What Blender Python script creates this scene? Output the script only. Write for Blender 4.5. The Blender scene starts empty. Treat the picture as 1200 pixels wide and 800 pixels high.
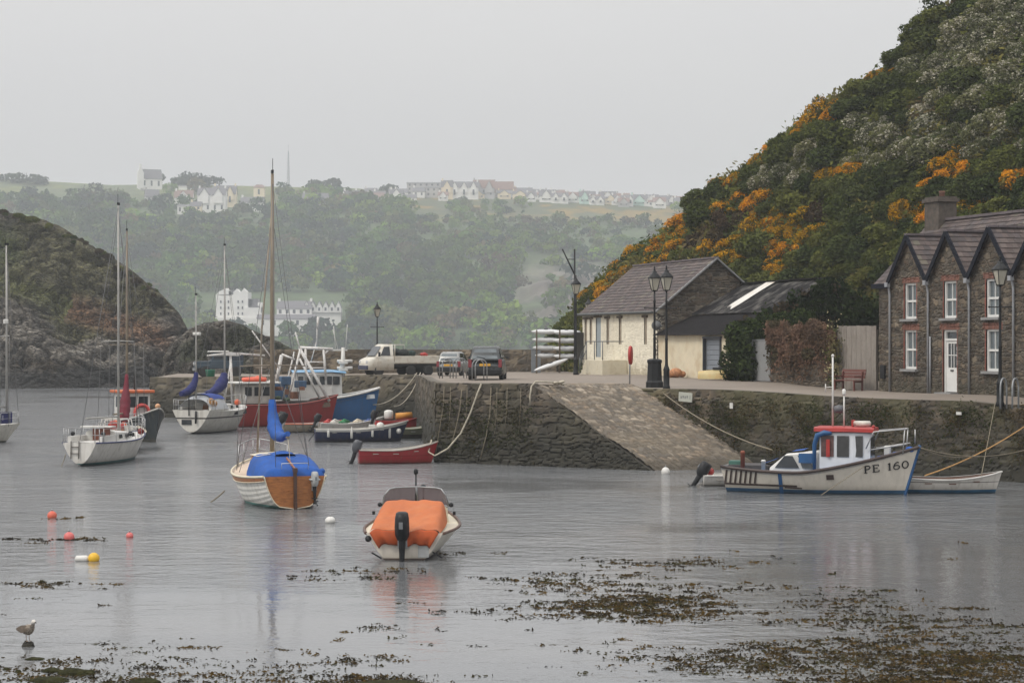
import bpy, math, random
import numpy as np
from mathutils import Vector, Matrix
from mathutils.geometry import delaunay_2d_cdt
random.seed(7)
RNG = np.random.default_rng(11)
SC = bpy.context.scene
COL = SC.collection
pi = math.pi
R = math.radians
# ---------------------------------------------------------------- camera model: a level lens 4.8 m over the water
FPX, CAMZ, HY = 2333.0, 4.8, 400.0
def pix(px, py, D): return Vector(((px-600)/FPX*D, D, CAMZ-(py-HY)/FPX*D))
def onz(px, py, z=0.0):
    D = (CAMZ-z)*FPX/(py-HY)
    return Vector(((px-600)/FPX*D, D, z))
def atD(px, D, z=0.0): return Vector(((px-600)/FPX*D, D, z))
# ---------------------------------------------------------------- noise
def _h(ix, iy, iz, seed):
    n = (ix.astype(np.int64)*374761393 + iy.astype(np.int64)*668265263 + iz.astype(np.int64)*2147483647 + seed*1274126177) & 0xFFFFFFFF
    n = ((n ^ (n >> 13))*1274126177) & 0xFFFFFFFF
    n = ((n ^ (n >> 16))*2246822519) & 0xFFFFFFFF
    return ((n ^ (n >> 15)) & 0xFFFFFF)/float(0xFFFFFF)
def vnoise(P, seed=0):
    P = np.asarray(P, float); i = np.floor(P).astype(np.int64); f = P-i; f = f*f*(3-2*f)
    o = 0
    for dx in (0, 1):
        for dy in (0, 1):
            for dz in (0, 1):
                w = (f[..., 0] if dx else 1-f[..., 0])*(f[..., 1] if dy else 1-f[..., 1])*(f[..., 2] if dz else 1-f[..., 2])
                o = o + w*_h(i[..., 0]+dx, i[..., 1]+dy, i[..., 2]+dz, seed)
    return o
def fbm(P, scale=1.0, oct=4, seed=0, gain=.5):
    P = np.asarray(P, float)*scale; a = 1.0; s = 0; t = 0
    for k in range(oct):
        s = s + a*(vnoise(P, seed+k)-.5); t += a; a *= gain; P = P*2.03+17.3
    return s/t*2
def cells(P, seed=0):
    """jittered-cell noise: hash and distance of the nearest cell point"""
    P = np.asarray(P, float); i = np.floor(P).astype(np.int64); best = np.full(P.shape[:-1], 9.); second = best.copy(); hh = np.zeros(P.shape[:-1])
    for dx in (-1, 0, 1):
        for dy in (-1, 0, 1):
            for dz in (-1, 0, 1):
                j = i+np.array([dx, dy, dz]); q = np.stack([_h(j[..., 0], j[..., 1], j[..., 2], seed+s) for s in (1, 2, 3)], -1); d = np.linalg.norm(j+q-P, axis=-1); h = _h(j[..., 0], j[..., 1], j[..., 2], seed+9)
                up = d < best; second = np.where(up, best, np.minimum(second, d)); hh = np.where(up, h, hh); best = np.where(up, d, best)
    return hh, second-best
def ss(a, b, x):
    t = np.clip((np.asarray(x, float)-a)/(b-a), 0, 1); return t*t*(3-2*t)
# ---------------------------------------------------------------- objects, names, labels
def tag(o, label=None, cat=None, group=None, kind=None):
    if label: o['label'] = label
    if cat: o['category'] = cat
    if group: o['group'] = group
    if kind: o['kind'] = kind
    return o
def thing(name, label, cat, loc=(0, 0, 0), rz=0.0, group=None):
    o = bpy.data.objects.new(name, None); COL.objects.link(o)
    o.empty_display_size = .3
    o.location = loc; o.rotation_euler = (0, 0, rz)
    return tag(o, label, cat, group)
def copy_tree(o, parent=None):
    c = o.copy(); COL.objects.link(c)
    if parent is not None: c.parent = parent
    for ch in list(o.children): copy_tree(ch, c)
    return c
class MB:
    def __init__(s): s.v = []; s.f = []; s.m = []; s.s = []; s.c = []; s.usec = False
    def add(s, V, F, m=0, smooth=False, cols=None):
        b = len(s.v); s.v += [tuple(map(float, p)) for p in V]
        for k, f in enumerate(F):
            s.f.append(tuple(i+b for i in f)); s.m.append(m); s.s.append(smooth)
            s.c.append(cols[k] if cols is not None else (.5, .5, .5))
        if cols is not None: s.usec = True
        return s
    def box(s, c, d, rz=0, m=0, ry=0, rx=0, taper=1.0):
        x, y, z = (q/2 for q in d)
        M = Matrix.Translation(c) @ Matrix.Rotation(rz, 4, 'Z') @ Matrix.Rotation(ry, 4, 'Y') @ Matrix.Rotation(rx, 4, 'X')
        V = [M @ Vector(p) for p in ((-x, -y, -z), (x, -y, -z), (x, y, -z), (-x, y, -z), (-x*taper, -y*taper, z), (x*taper, -y*taper, z), (x*taper, y*taper, z), (-x*taper, y*taper, z))]
        return s.add(V, [(3, 2, 1, 0), (4, 5, 6, 7), (0, 1, 5, 4), (1, 2, 6, 5), (2, 3, 7, 6), (3, 0, 4, 7)], m)
    def bar(s, a, b, w, h, m=0, up=(0, 0, 1)):
        a = Vector(a); b = Vector(b); t = (b-a).normalized(); u = Vector(up)
        if abs(t.dot(u)) > .98: u = Vector((1, 0, 0))
        sd = t.cross(u).normalized()*w/2; u = sd.cross(t).normalized()*h/2
        V = [a-sd-u, a+sd-u, a+sd+u, a-sd+u, b-sd-u, b+sd-u, b+sd+u, b-sd+u]
        return s.add(V, [(0, 1, 2, 3), (7, 6, 5, 4), (4, 5, 1, 0), (5, 6, 2, 1), (6, 7, 3, 2), (7, 4, 0, 3)], m)
    def tube(s, pts, r, n=8, m=0, caps=True, smooth=True):
        P = [Vector(p) for p in pts]; N = len(P)
        if N < 2: return s
        rr = r if isinstance(r, (list, tuple)) else [r]*N
        V = []; F = []; prev = None
        for i in range(N):
            t = (P[min(i+1, N-1)]-P[max(i-1, 0)])
            t = t.normalized() if t.length > 1e-9 else Vector((0, 0, 1))
            if prev is None:
                u = Vector((0, 0, 1)) if abs(t.z) < .9 else Vector((1, 0, 0))
                u = (u-t*u.dot(t)).normalized()
            else:
                u = prev-t*prev.dot(t); u = u.normalized() if u.length > 1e-6 else Vector((1, 0, 0))
            prev = u; w = t.cross(u)
            for k in range(n):
                a = 2*pi*k/n; V.append(P[i]+(u*math.cos(a)+w*math.sin(a))*rr[i])
        for i in range(N-1):
            for k in range(n):
                F.append((i*n+k, i*n+(k+1) % n, (i+1)*n+(k+1) % n, (i+1)*n+k))
        s.add(V, F, m, smooth)
        if caps:
            b = len(s.v)-len(V)
            s.f += [tuple(b+k for k in range(n))[::-1], tuple(b+(N-1)*n+k for k in range(n))]; s.m += [m, m]; s.s += [False, False]; s.c += [(.5, .5, .5)]*2
        return s
    def lathe(s, prof, c=(0, 0, 0), n=14, m=0, smooth=True, M=None):
        V = []; F = []
        for r, z in prof:
            for k in range(n):
                a = 2*pi*(k+.5)/n; V.append(Vector((r*math.cos(a), r*math.sin(a), z)))
        for i in range(len(prof)-1):
            for k in range(n): F.append((i*n+k, i*n+(k+1) % n, (i+1)*n+(k+1) % n, (i+1)*n+k))
        F += [tuple(range(n))[::-1], tuple((len(prof)-1)*n+k for k in range(n))]
        M = M or Matrix.Translation(c)
        return s.add([M @ v for v in V], F, m, smooth)
    def prism(s, poly, a, b, m=0, smooth=False):
        """poly: list of 3D points (planar); extruded along vector b-a (a offset, b offset)."""
        a = Vector(a); b = Vector(b); n = len(poly)
        V = [Vector(p)+a for p in poly]+[Vector(p)+b for p in poly]
        F = [tuple(range(n))[::-1], tuple(range(n, 2*n))]+[(i, (i+1) % n, n+(i+1) % n, n+i) for i in range(n)]
        return s.add(V, F, m, smooth)
    def grid(s, P, m=0, smooth=True, flip=False, closed=False, cols=None):
        nu = len(P); nv = len(P[0])
        V = [p for row in P for p in row]; F = []
        for i in range(nu-1):
            for j in range(nv if closed else nv-1):
                q = (i*nv+j, (i+1)*nv+j, (i+1)*nv+(j+1) % nv, i*nv+(j+1) % nv)
                F.append(q[::-1] if flip else q)
        return s.add(V, F, m, smooth, cols)
    def ball(s, c, r, m=0, n=12, k=8, sz=1.0, M=None):
        prof = [(max(1e-4, r*math.sin(pi*i/k)), -r*sz*math.cos(pi*i/k)) for i in range(k+1)]
        return s.lathe(prof, c, n, m, True, M)
    def build(s, name, mats, parent=None, bevel=0, loc=None, seg=2, fix=True):
        me = bpy.data.meshes.new(name); me.from_pydata(s.v, [], s.f)
        if not isinstance(mats, (list, tuple)): mats = [mats]
        for q in mats: me.materials.append(q)
        me.polygons.foreach_set('material_index', s.m); me.polygons.foreach_set('use_smooth', s.s)
        if s.usec:
            ca = me.color_attributes.new('Col', 'FLOAT_COLOR', 'CORNER')
            lt = np.array([len(f) for f in s.f]); c = np.repeat(np.array(s.c, float), lt, axis=0)
            ca.data.foreach_set('color', np.hstack([c, np.ones((len(c), 1))]).ravel())
        if fix:
            import bmesh
            bm = bmesh.new(); bm.from_mesh(me); bmesh.ops.recalc_face_normals(bm, faces=bm.faces); bm.to_mesh(me); bm.free()
        me.update()
        o = bpy.data.objects.new(name, me); COL.objects.link(o)
        if parent is not None: o.parent = parent
        if loc is not None: o.location = loc
        if bevel:
            md = o.modifiers.new('Bevel', 'BEVEL'); md.width = bevel; md.segments = seg; md.limit_method = 'ANGLE'; md.angle_limit = R(38)
        return o
def np_mesh(name, V, F, mats, cols=None, smooth=True, parent=None, midx=None):
    """V (n,3); F (m,4) or (m,3); cols per vertex (n,3)."""
    V = np.asarray(V, np.float32); F = np.asarray(F, np.int32); k = F.shape[1]
    me = bpy.data.meshes.new(name); me.vertices.add(len(V)); me.vertices.foreach_set('co', V.ravel())
    me.loops.add(F.size); me.loops.foreach_set('vertex_index', F.ravel())
    me.polygons.add(len(F)); me.polygons.foreach_set('loop_start', np.arange(0, F.size, k, dtype=np.int32))
    me.polygons.foreach_set('loop_total', np.full(len(F), k, np.int32))
    for q in (mats if isinstance(mats, (list, tuple)) else [mats]): me.materials.append(q)
    me.polygons.foreach_set('use_smooth', np.full(len(F), smooth, bool))
    if midx is not None: me.polygons.foreach_set('material_index', np.asarray(midx, np.int32))
    if cols is not None:
        ca = me.color_attributes.new('Col', 'FLOAT_COLOR', 'POINT')
        ca.data.foreach_set('color', np.hstack([cols, np.ones((len(cols), 1))]).astype(np.float32).ravel())
    me.update(calc_edges=True); me.validate()
    o = bpy.data.objects.new(name, me); COL.objects.link(o)
    if parent is not None: o.parent = parent
    return o
def grid_faces(nu, nv, keep=None):
    i, j = np.meshgrid(np.arange(nu-1), np.arange(nv-1), indexing='ij')
    F = np.stack([i*nv+j, (i+1)*nv+j, (i+1)*nv+j+1, i*nv+j+1], -1).reshape(-1, 4)
    return F if keep is None else F[keep.ravel()]
# ---------------------------------------------------------------- materials
def nodes(name):
    m = bpy.data.materials.new(name); m.use_nodes = True; nt = m.node_tree
    return m, nt, nt.nodes['Principled BSDF']
def N(nt, t, **k):
    n = nt.nodes.new(t)
    for a, b in k.items():
        if a.startswith('i_'): n.inputs[a[2:].replace('_', ' ')].default_value = b
        else: setattr(n, a, b)
    return n
def mixc(nt, fac, a, b, blend='MIX'):
    n = N(nt, 'ShaderNodeMix', data_type='RGBA', blend_type=blend)
    for sock, v in ((0, fac), (6, a), (7, b)):
        if hasattr(v, 'is_linked') or hasattr(v, 'links'): nt.links.new(v, n.inputs[sock])
        elif sock == 0: n.inputs[0].default_value = v
        else: n.inputs[sock].default_value = (*v[:3], 1)
    return n.outputs[2]
def math_(nt, op, a, b=None, c=None, clamp=False):
    n = N(nt, 'ShaderNodeMath', operation=op, use_clamp=clamp)
    for i, v in enumerate((a, b, c)):
        if v is None: continue
        if hasattr(v, 'links'): nt.links.new(v, n.inputs[i])
        else: n.inputs[i].default_value = v
    return n.outputs[0]
def noise_(nt, co, scale, detail=4, rough=.55, vscale=None):
    if vscale:
        mp = N(nt, 'ShaderNodeMapping'); mp.inputs['Scale'].default_value = vscale
        nt.links.new(co, mp.inputs[0]); co = mp.outputs[0]
    n = N(nt, 'ShaderNodeTexNoise'); n.inputs['Scale'].default_value = scale; n.inputs['Detail'].default_value = detail; n.inputs['Roughness'].default_value = rough
    nt.links.new(co, n.inputs['Vector']); return n.outputs['Fac']
def ramp_(nt, v, lo, hi):
    n = N(nt, 'ShaderNodeMapRange', clamp=True); nt.links.new(v, n.inputs[0])
    n.inputs[1].default_value = lo; n.inputs[2].default_value = hi; return n.outputs[0]
MATS = {}
def mat(name, col, rough=.55, var=.18, scale=4.0, metal=0.0, bump=0.0, bscale=30.0, attr=False, stain=None, sscale=6.0, spec=.5, vs=None, streak=None):
    """generic weathered material: colour varied by noise, an optional stain colour in patches / vertical streaks."""
    if name in MATS: return MATS[name]
    m, nt, b = nodes(name); L = nt.links.new
    co = N(nt, 'ShaderNodeTexCoord').outputs['Object']
    if attr:
        a = N(nt, 'ShaderNodeAttribute', attribute_name='Col'); base = a.outputs['Color']
    else: base = None
    f = ramp_(nt, noise_(nt, co, scale, 5, .6, vs), .3, .7)
    if base is None:
        c = mixc(nt, f, [q*(1-var) for q in col], [min(1, q*(1+var)) for q in col])
    else:
        lo = mixc(nt, 1.0, base, (1-var,)*3, 'MULTIPLY'); hi = mixc(nt, 1.0, base, (1+var,)*3, 'MULTIPLY'); c = mixc(nt, f, lo, hi)
    if stain:
        g = noise_(nt, co, sscale, 6, .65); c = mixc(nt, math_(nt, 'MULTIPLY', ramp_(nt, g, .5, .72), stain[3]), c, stain)
    if streak:
        g = noise_(nt, co, 1.0, 5, .6, (streak[4], streak[4], streak[4]*.06)); c = mixc(nt, math_(nt, 'MULTIPLY', ramp_(nt, g, .48, .72), streak[3]), c, streak)
    L(c, b.inputs['Base Color'])
    r2 = N(nt, 'ShaderNodeMapRange'); L(f, r2.inputs[0]); r2.inputs[3].default_value = max(.03, rough-.1); r2.inputs[4].default_value = min(1, rough+.1)
    L(r2.outputs[0], b.inputs['Roughness'])
    b.inputs['Metallic'].default_value = metal; b.inputs['Specular IOR Level'].default_value = spec
    if bump:
        bn = N(nt, 'ShaderNodeBump'); bn.inputs['Strength'].default_value = bump; bn.inputs['Distance'].default_value = .02
        L(noise_(nt, co, bscale, 5), bn.inputs['Height']); L(bn.outputs[0], b.inputs['Normal'])
    MATS[name] = m; return m
def hullmat(name, top, bottom, zl, stripe=None, zs=None, rough=.35, grime=(.16, .13, .08), gr=.5):
    """boat topsides with a boot line at height zl, an optional stripe between zs, grime above the waterline."""
    if name in MATS: return MATS[name]
    m, nt, b = nodes(name); L = nt.links.new
    co = N(nt, 'ShaderNodeTexCoord').outputs['Object']; sp = N(nt, 'ShaderNodeSeparateXYZ'); L(co, sp.inputs[0]); z = sp.outputs[2]
    n1 = ramp_(nt, noise_(nt, co, 2.2, 5, .6), .3, .7)
    c = mixc(nt, n1, [q*.88 for q in top], [min(1, q*1.06) for q in top])
    st = ramp_(nt, noise_(nt, co, 1.0, 5, .6, (7, 7, .5)), .5, .8)
    c = mixc(nt, math_(nt, 'MULTIPLY', st, gr), c, grime)
    if stripe:
        for (a, e) in zs:
            k = math_(nt, 'MULTIPLY', math_(nt, 'GREATER_THAN', z, a), math_(nt, 'LESS_THAN', z, e)); c = mixc(nt, k, c, stripe)
    zz = math_(nt, 'ADD', z, math_(nt, 'MULTIPLY', math_(nt, 'SUBTRACT', noise_(nt, co, 5, 4), .5), .05))
    gz = N(nt, 'ShaderNodeMapRange', clamp=True); L(zz, gz.inputs[0]); gz.inputs[1].default_value = zl+.16; gz.inputs[2].default_value = zl-.02
    c = mixc(nt, math_(nt, 'MULTIPLY', gz.outputs[0], .35), c, grime)
    bt = mixc(nt, n1, [q*.7 for q in bottom], [q*1.2 for q in bottom])
    c = mixc(nt, math_(nt, 'LESS_THAN', z, zl), c, bt)
    wz = N(nt, 'ShaderNodeMapRange', clamp=True); L(zz, wz.inputs[0]); wz.inputs[1].default_value = .07; wz.inputs[2].default_value = .0
    c = mixc(nt, math_(nt, 'MULTIPLY', wz.outputs[0], .7), c, (.03, .03, .02))
    L(c, b.inputs['Base Color']); b.inputs['Roughness'].default_value = rough
    MATS[name] = m; return m
def glass(name='dark_window_glass', col=(.03, .035, .04), rough=.08):
    return mat(name, col, rough=.12, var=.4, scale=1.5, spec=.7)
white = mat('white_paint', (.62, .61, .58), .45, .1, 3, stain=(.3, .27, .22, .35))
cream = mat('cream_paint', (.62, .56, .43), .5, .08, 3, stain=(.34, .27, .17, .4))
blackp = mat('black_paint', (.011, .012, .013), .5, .4, 5, spec=.3)
blackm = mat('black_plastic', (.013, .014, .016), .5, .3, 5, spec=.3)
greym = mat('grey_metal', (.32, .33, .34), .42, .15, 6, metal=.6)
steel = mat('stainless_tube', (.40, .40, .40), .4, .1, 6, metal=.7)
alu = mat('mast_aluminium', (.36, .35, .33), .5, .2, 3, metal=.3)
woodm = mat('varnished_wood', (.33, .125, .035), .35, .3, 2.5, vs=(2, 2, 9), stain=(.10, .035, .012, .5))
mastwood = mat('mast_timber', (.20, .16, .115), .5, .25, 2, vs=(6, 6, 1))
rope_w = mat('pale_rope', (.42, .38, .3), .85, .3, 12)
rope_d = mat('weathered_rope', (.2, .17, .12), .9, .3, 12)
rope_o = mat('orange_rope', (.42, .24, .09), .85, .2, 12)
wire = mat('rigging_wire', (.12, .12, .12), .5, .2, 4)
redp = mat('red_paint', (.36, .025, .02), .45, .2, 3, stain=(.2, .03, .02, .4))
orangep = mat('orange_plastic', (.58, .10, .03), .5, .15, 4)
bluecv = mat('blue_canvas', (.010, .075, .31), .8, .25, 3, bump=.5, bscale=9)
navycv = mat('navy_canvas', (.014, .018, .095), .85, .25, 3, bump=.5, bscale=9)
tyre = mat('tyre_rubber', (.018, .018, .018), .8, .2, 8)
glassd = glass()
glassl = mat('pale_window_glass', (.10, .12, .13), .1, .4, 1.2, spec=.8)
terracotta = mat('terracotta', (.17, .085, .06), .8, .2, 5)
def tmat(name, tint, rough=.1, alpha=.45):
    if name in MATS: return MATS[name]
    m, nt, b = nodes(name); b.inputs['Base Color'].default_value = (*tint, 1); b.inputs['Roughness'].default_value = rough
    b.inputs['Alpha'].default_value = alpha; MATS[name] = m; return m
# ---------------------------------------------------------------- foliage
def leafm(name, var=.25, tr=.3):
    if name in MATS: return MATS[name]
    m, nt, b = nodes(name); L = nt.links.new
    a = N(nt, 'ShaderNodeAttribute', attribute_name='Col')
    oi = N(nt, 'ShaderNodeObjectInfo')
    k = N(nt, 'ShaderNodeMapRange'); L(oi.outputs['Random'], k.inputs[0]); k.inputs[3].default_value = 1-var; k.inputs[4].default_value = 1+var
    hs = N(nt, 'ShaderNodeHueSaturation'); L(a.outputs['Color'], hs.inputs['Color']); L(k.outputs[0], hs.inputs['Value'])
    k2 = N(nt, 'ShaderNodeMapRange'); L(oi.outputs['Random'], k2.inputs[0]); k2.inputs[3].default_value = .515; k2.inputs[4].default_value = .485; L(k2.outputs[0], hs.inputs['Hue'])
    d = N(nt, 'ShaderNodeBsdfDiffuse'); t = N(nt, 'ShaderNodeBsdfTranslucent'); mx = N(nt, 'ShaderNodeMixShader'); mx.inputs[0].default_value = tr
    L(hs.outputs[0], d.inputs[0]); L(hs.outputs[0], t.inputs[0]); L(d.outputs[0], mx.inputs[1]); L(t.outputs[0], mx.inputs[2])
    L(mx.outputs[0], nt.nodes['Material Output'].inputs[0]); nt.nodes.remove(b)
    MATS[name] = m; return m
def quads(C, Nn, S, rng, asp=1.5):
    """quads centred C with normals ~Nn and sizes S"""
    n = len(C); r = rng.normal(size=(n, 3)); Nn = Nn/np.maximum(1e-6, np.linalg.norm(Nn, axis=1, keepdims=True))
    u = np.cross(Nn, r); u /= np.maximum(1e-6, np.linalg.norm(u, axis=1, keepdims=True)); w = np.cross(Nn, u)
    S = S[:, None]/2
    V = np.stack([C-u*S*asp*.2-w*S*.9, C+u*S*asp, C+u*S*asp*.1+w*S*.9, C-u*S*asp], 1).reshape(-1, 3)
    F = np.arange(4*n).reshape(n, 4); return V, F
def lumps_cloud(lumps, n, rng, shell=.55, below=.35):
    L = np.array(lumps, float); vol = (L[:, 3]*L[:, 4]*L[:, 5])**.67; k = rng.choice(len(L), n, p=vol/vol.sum())
    d = rng.normal(size=(n, 3)); d /= np.linalg.norm(d, axis=1, keepdims=True)
    d[:, 2] = np.where(d[:, 2] < -below, -d[:, 2], d[:, 2])
    r = shell+(1-shell)*rng.random(n)**.6
    C = L[k, :3]+d*r[:, None]*L[k, 3:6]
    return C, d, r, k
# ================================================================ camera, light, air
cam = bpy.data.cameras.new('camera'); camo = bpy.data.objects.new('camera', cam); COL.objects.link(camo); SC.camera = camo
cam.sensor_width = 36; cam.lens = FPX/1200*36; cam.clip_start = .5; cam.clip_end = 6000
camo.location = (0, 0, CAMZ); camo.rotation_euler = (R(90), 0, 0)
SUN_EL, SUN_DIR = 48.0, Vector((-.62, -.45, 0)).normalized()
W = bpy.data.worlds.new('World'); SC.world = W; W.use_nodes = True; nt = W.node_tree
bg = nt.nodes['Background']
sky = N(nt, 'ShaderNodeTexSky', sky_type='NISHITA'); sky.sun_disc = False; sky.sun_elevation = R(SUN_EL)
sky.sun_rotation = math.atan2(SUN_DIR.x, SUN_DIR.y); sky.dust_density = 6; sky.air_density = 1.2
hs = N(nt, 'ShaderNodeHueSaturation'); hs.inputs['Saturation'].default_value = .12; nt.links.new(sky.outputs[0], hs.inputs['Color'])
geo = N(nt, 'ShaderNodeNewGeometry'); 
tc = N(nt, 'ShaderNodeTexCoord')
cl = ramp_(nt, noise_(nt, tc.outputs['Generated'], 1.6, 4, .55, (1, 1, 3)), .25, .75)
cloud = mixc(nt, cl, (6.8, 6.75, 6.85), (7.2, 7.12, 7.05))
fc = mixc(nt, .9, hs.outputs[0], cloud)
# an overcast dome: about three times as bright overhead as along the horizon
zz = N(nt, 'ShaderNodeSeparateXYZ'); nt.links.new(tc.outputs['Generated'], zz.inputs[0])
zen = N(nt, 'ShaderNodeMapRange', clamp=True); nt.links.new(zz.outputs[2], zen.inputs[0]); zen.inputs[1].default_value = .085; zen.inputs[2].default_value = 1.0; zen.inputs[3].default_value = 1.0; zen.inputs[4].default_value = 2.7
fv = N(nt, 'ShaderNodeVectorMath', operation='SCALE'); nt.links.new(fc, fv.inputs[0]); nt.links.new(zen.outputs[0], fv.inputs['Scale']); fc = fv.outputs[0]
nt.links.new(fc, bg.inputs[0]); bg.inputs[1].default_value = .1
sl = bpy.data.lights.new('sun', 'SUN'); sl.energy = 1.5; sl.angle = R(14); sl.color = (1, .93, .82)
so = bpy.data.objects.new('sun', sl); COL.objects.link(so)
sd = Vector((SUN_DIR.x*math.cos(R(SUN_EL)), SUN_DIR.y*math.cos(R(SUN_EL)), math.sin(R(SUN_EL))))
so.rotation_euler = sd.to_track_quat('Z', 'Y').to_euler(); so.location = (0, 0, 60)
SC.view_settings.view_transform = 'Standard'; SC.view_settings.look = 'None'; SC.view_settings.gamma = 1; SC.view_settings.exposure = -.11
SC.cycles.use_denoising = True; SC.cycles.max_bounces = 6; SC.cycles.volume_bounces = 1; SC.cycles.transparent_max_bounces = 12
SC.cycles.sample_clamp_indirect = 4; SC.cycles.caustics_reflective = False; SC.cycles.caustics_refractive = False
hz = MB(); hz.box((0, 900, 76), (3600, 2000, 160)); hm = bpy.data.materials.new('haze_air'); hm.use_nodes = True; nt = hm.node_tree
nt.nodes.remove(nt.nodes['Principled BSDF']); pv = N(nt, 'ShaderNodeVolumePrincipled')
pv.inputs['Color'].default_value = (.90, .94, .98, 1); pv.inputs['Density'].default_value = .00036; pv.inputs['Anisotropy'].default_value = .25
nt.links.new(pv.outputs[0], nt.nodes['Material Output'].inputs['Volume'])
hzo = hz.build('haze', hm); tag(hzo, kind='stuff')
# ================================================================ water
m, nt, b = nodes('harbour_water'); L = nt.links.new; gp = N(nt, 'ShaderNodeNewGeometry').outputs['Position']
n1 = noise_(nt, gp, 1.0, 3, .5, (1.5, 2.2, 1)); n2 = noise_(nt, gp, 1.0, 3, .6, (5.0, 7.0, 1)); n3 = noise_(nt, gp, 1.0, 2, .5, (.22, .5, 1))
patch = ramp_(nt, noise_(nt, gp, 1.0, 5, .65, (.05, .085, 1)), .40, .60)
sp = N(nt, 'ShaderNodeSeparateXYZ'); L(gp, sp.inputs[0])
calm = N(nt, 'ShaderNodeMapRange', clamp=True); L(sp.outputs[1], calm.inputs[0]); calm.inputs[1].default_value = 42; calm.inputs[2].default_value = 70; calm.inputs[3].default_value = .12; calm.inputs[4].default_value = 1.0
amp = math_(nt, 'MULTIPLY', calm.outputs[0], math_(nt, 'ADD', .16, math_(nt, 'MULTIPLY', patch, .84)))
hgt = math_(nt, 'ADD', math_(nt, 'MULTIPLY', n1, .75), math_(nt, 'ADD', math_(nt, 'MULTIPLY', n2, .36), math_(nt, 'MULTIPLY', n3, .7)))
bn = N(nt, 'ShaderNodeBump'); bn.inputs['Distance'].default_value = .30; L(amp, bn.inputs['Strength']); L(hgt, bn.inputs['Height']); L(bn.outputs[0], b.inputs['Normal'])
silt = ramp_(nt, noise_(nt, gp, 1.0, 4, .6, (.1, .2, 1)), .35, .65)
L(mixc(nt, silt, (.135, .142, .150), (.175, .178, .182)), b.inputs['Base Color'])
rg_ = N(nt, 'ShaderNodeMapRange', clamp=True); L(sp.outputs[1], rg_.inputs[0]); rg_.inputs[1].default_value = 36; rg_.inputs[2].default_value = 85; rg_.inputs[3].default_value = .06; rg_.inputs[4].default_value = .09; b.inputs['Specular IOR Level'].default_value = .8; L(rg_.outputs[0], b.inputs['Roughness']); b.inputs['IOR'].default_value = 1.33
wv = [(-1700, 8), (1700, 8), (1700, 1800), (-1700, 1800)]
wo = MB().add([(x, y, 0) for x, y in wv], [(0, 1, 2, 3)]).build('water', m); tag(wo, kind='structure')
# ================================================================ interpolated profile helpers
def prof(pts):
    xs = [p[0] for p in pts]; ys = [p[1] for p in pts]
    return lambda x: np.interp(x, xs, ys)
# ================================================================ far hillside across the bay
SKY_F = prof([(-500, 205), (-100, 207), (0, 210), (60, 213), (130, 217), (200, 216), (330, 219), (420, 221), (500, 229), (600, 231), (700, 235), (800, 241), (900, 249), (1100, 262), (1700, 300)])
BAS_D = prof([(-500, 900), (300, 940), (600, 900), (760, 860), (1700, 800)])
def farP(px, b, bulge=0):
    px = np.asarray(px, float); b = np.asarray(b, float)
    Dt = 1420.0; zt = CAMZ-(SKY_F(px)-HY)/FPX*Dt
    D0 = BAS_D(px); t = np.clip(b, 0, 1); D = D0+(Dt-D0)*b
    z = np.where(b <= 1, -3+(zt+3)*t**.86, zt-(b-1)*12)
    X = (px-600)/FPX*D
    P = np.stack([X, D, z], -1)
    P[..., 2] += fbm(np.stack([X/90, D/90, 0*X], -1), 1, 4, 3)*7*np.sin(pi*np.clip(b, 0, 1))
    return P
A, B_ = np.meshgrid(np.linspace(-500, 1700, 520), np.concatenate([np.linspace(0, 1, 180), np.linspace(1.02, 1.5, 8)]), indexing='ij')
P = farP(A, B_)
def cliffmask(px, py):
    return np.clip(1.25-np.hypot((px-672)/80, (py-350)/46), 0, 1)
PYf = HY-(P[..., 2]-CAMZ)*FPX/P[..., 1]
nz = fbm(P, 1/40, 4, 21); nz2 = fbm(P, 1/12, 4, 5)
c = np.zeros(P.shape); c[:] = (.062, .092, .034); c += (nz[..., None]*np.array([.02, .02, .01]))
fields = ss(.80, .9, B_)*(A < 480); c = c*(1-fields[..., None])+fields[..., None]*np.where(nz[..., None] > 0, (.12, .135, .045), (.10, .12, .06))
heath = ss(.68, .82, B_)*(A > 470); hc = np.clip(.5+(nz2+nz*.8-.16)[..., None]*3, 0, 1)*np.array([.12, .045, -.012])+np.array([.064, .078, .032]); c = c*(1-heath[..., None])+heath[..., None]*hc
cm = cliffmask(A, PYf)*ss(-.35, .1, nz2+.15); c = c*(1-np.clip(cm*1.4, 0, 1)[..., None])+np.clip(cm*1.4, 0, 1)[..., None]*np.array([.112, .097, .082])*(1+nz2[..., None]*1.9)
P[..., 2] += cm*(fbm(P, 1/9, 4, 77)*9+(cells(P/11, 31)[0]-.5)*7)
c = np.clip(c, .01, .5)
tag(np_mesh('far_hill', P.reshape(-1, 3), grid_faces(*A.shape), mat('far_hill_ground', (1, 1, 1), .9, .38, .14, attr=True), c.reshape(-1, 3)), kind='structure')
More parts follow.
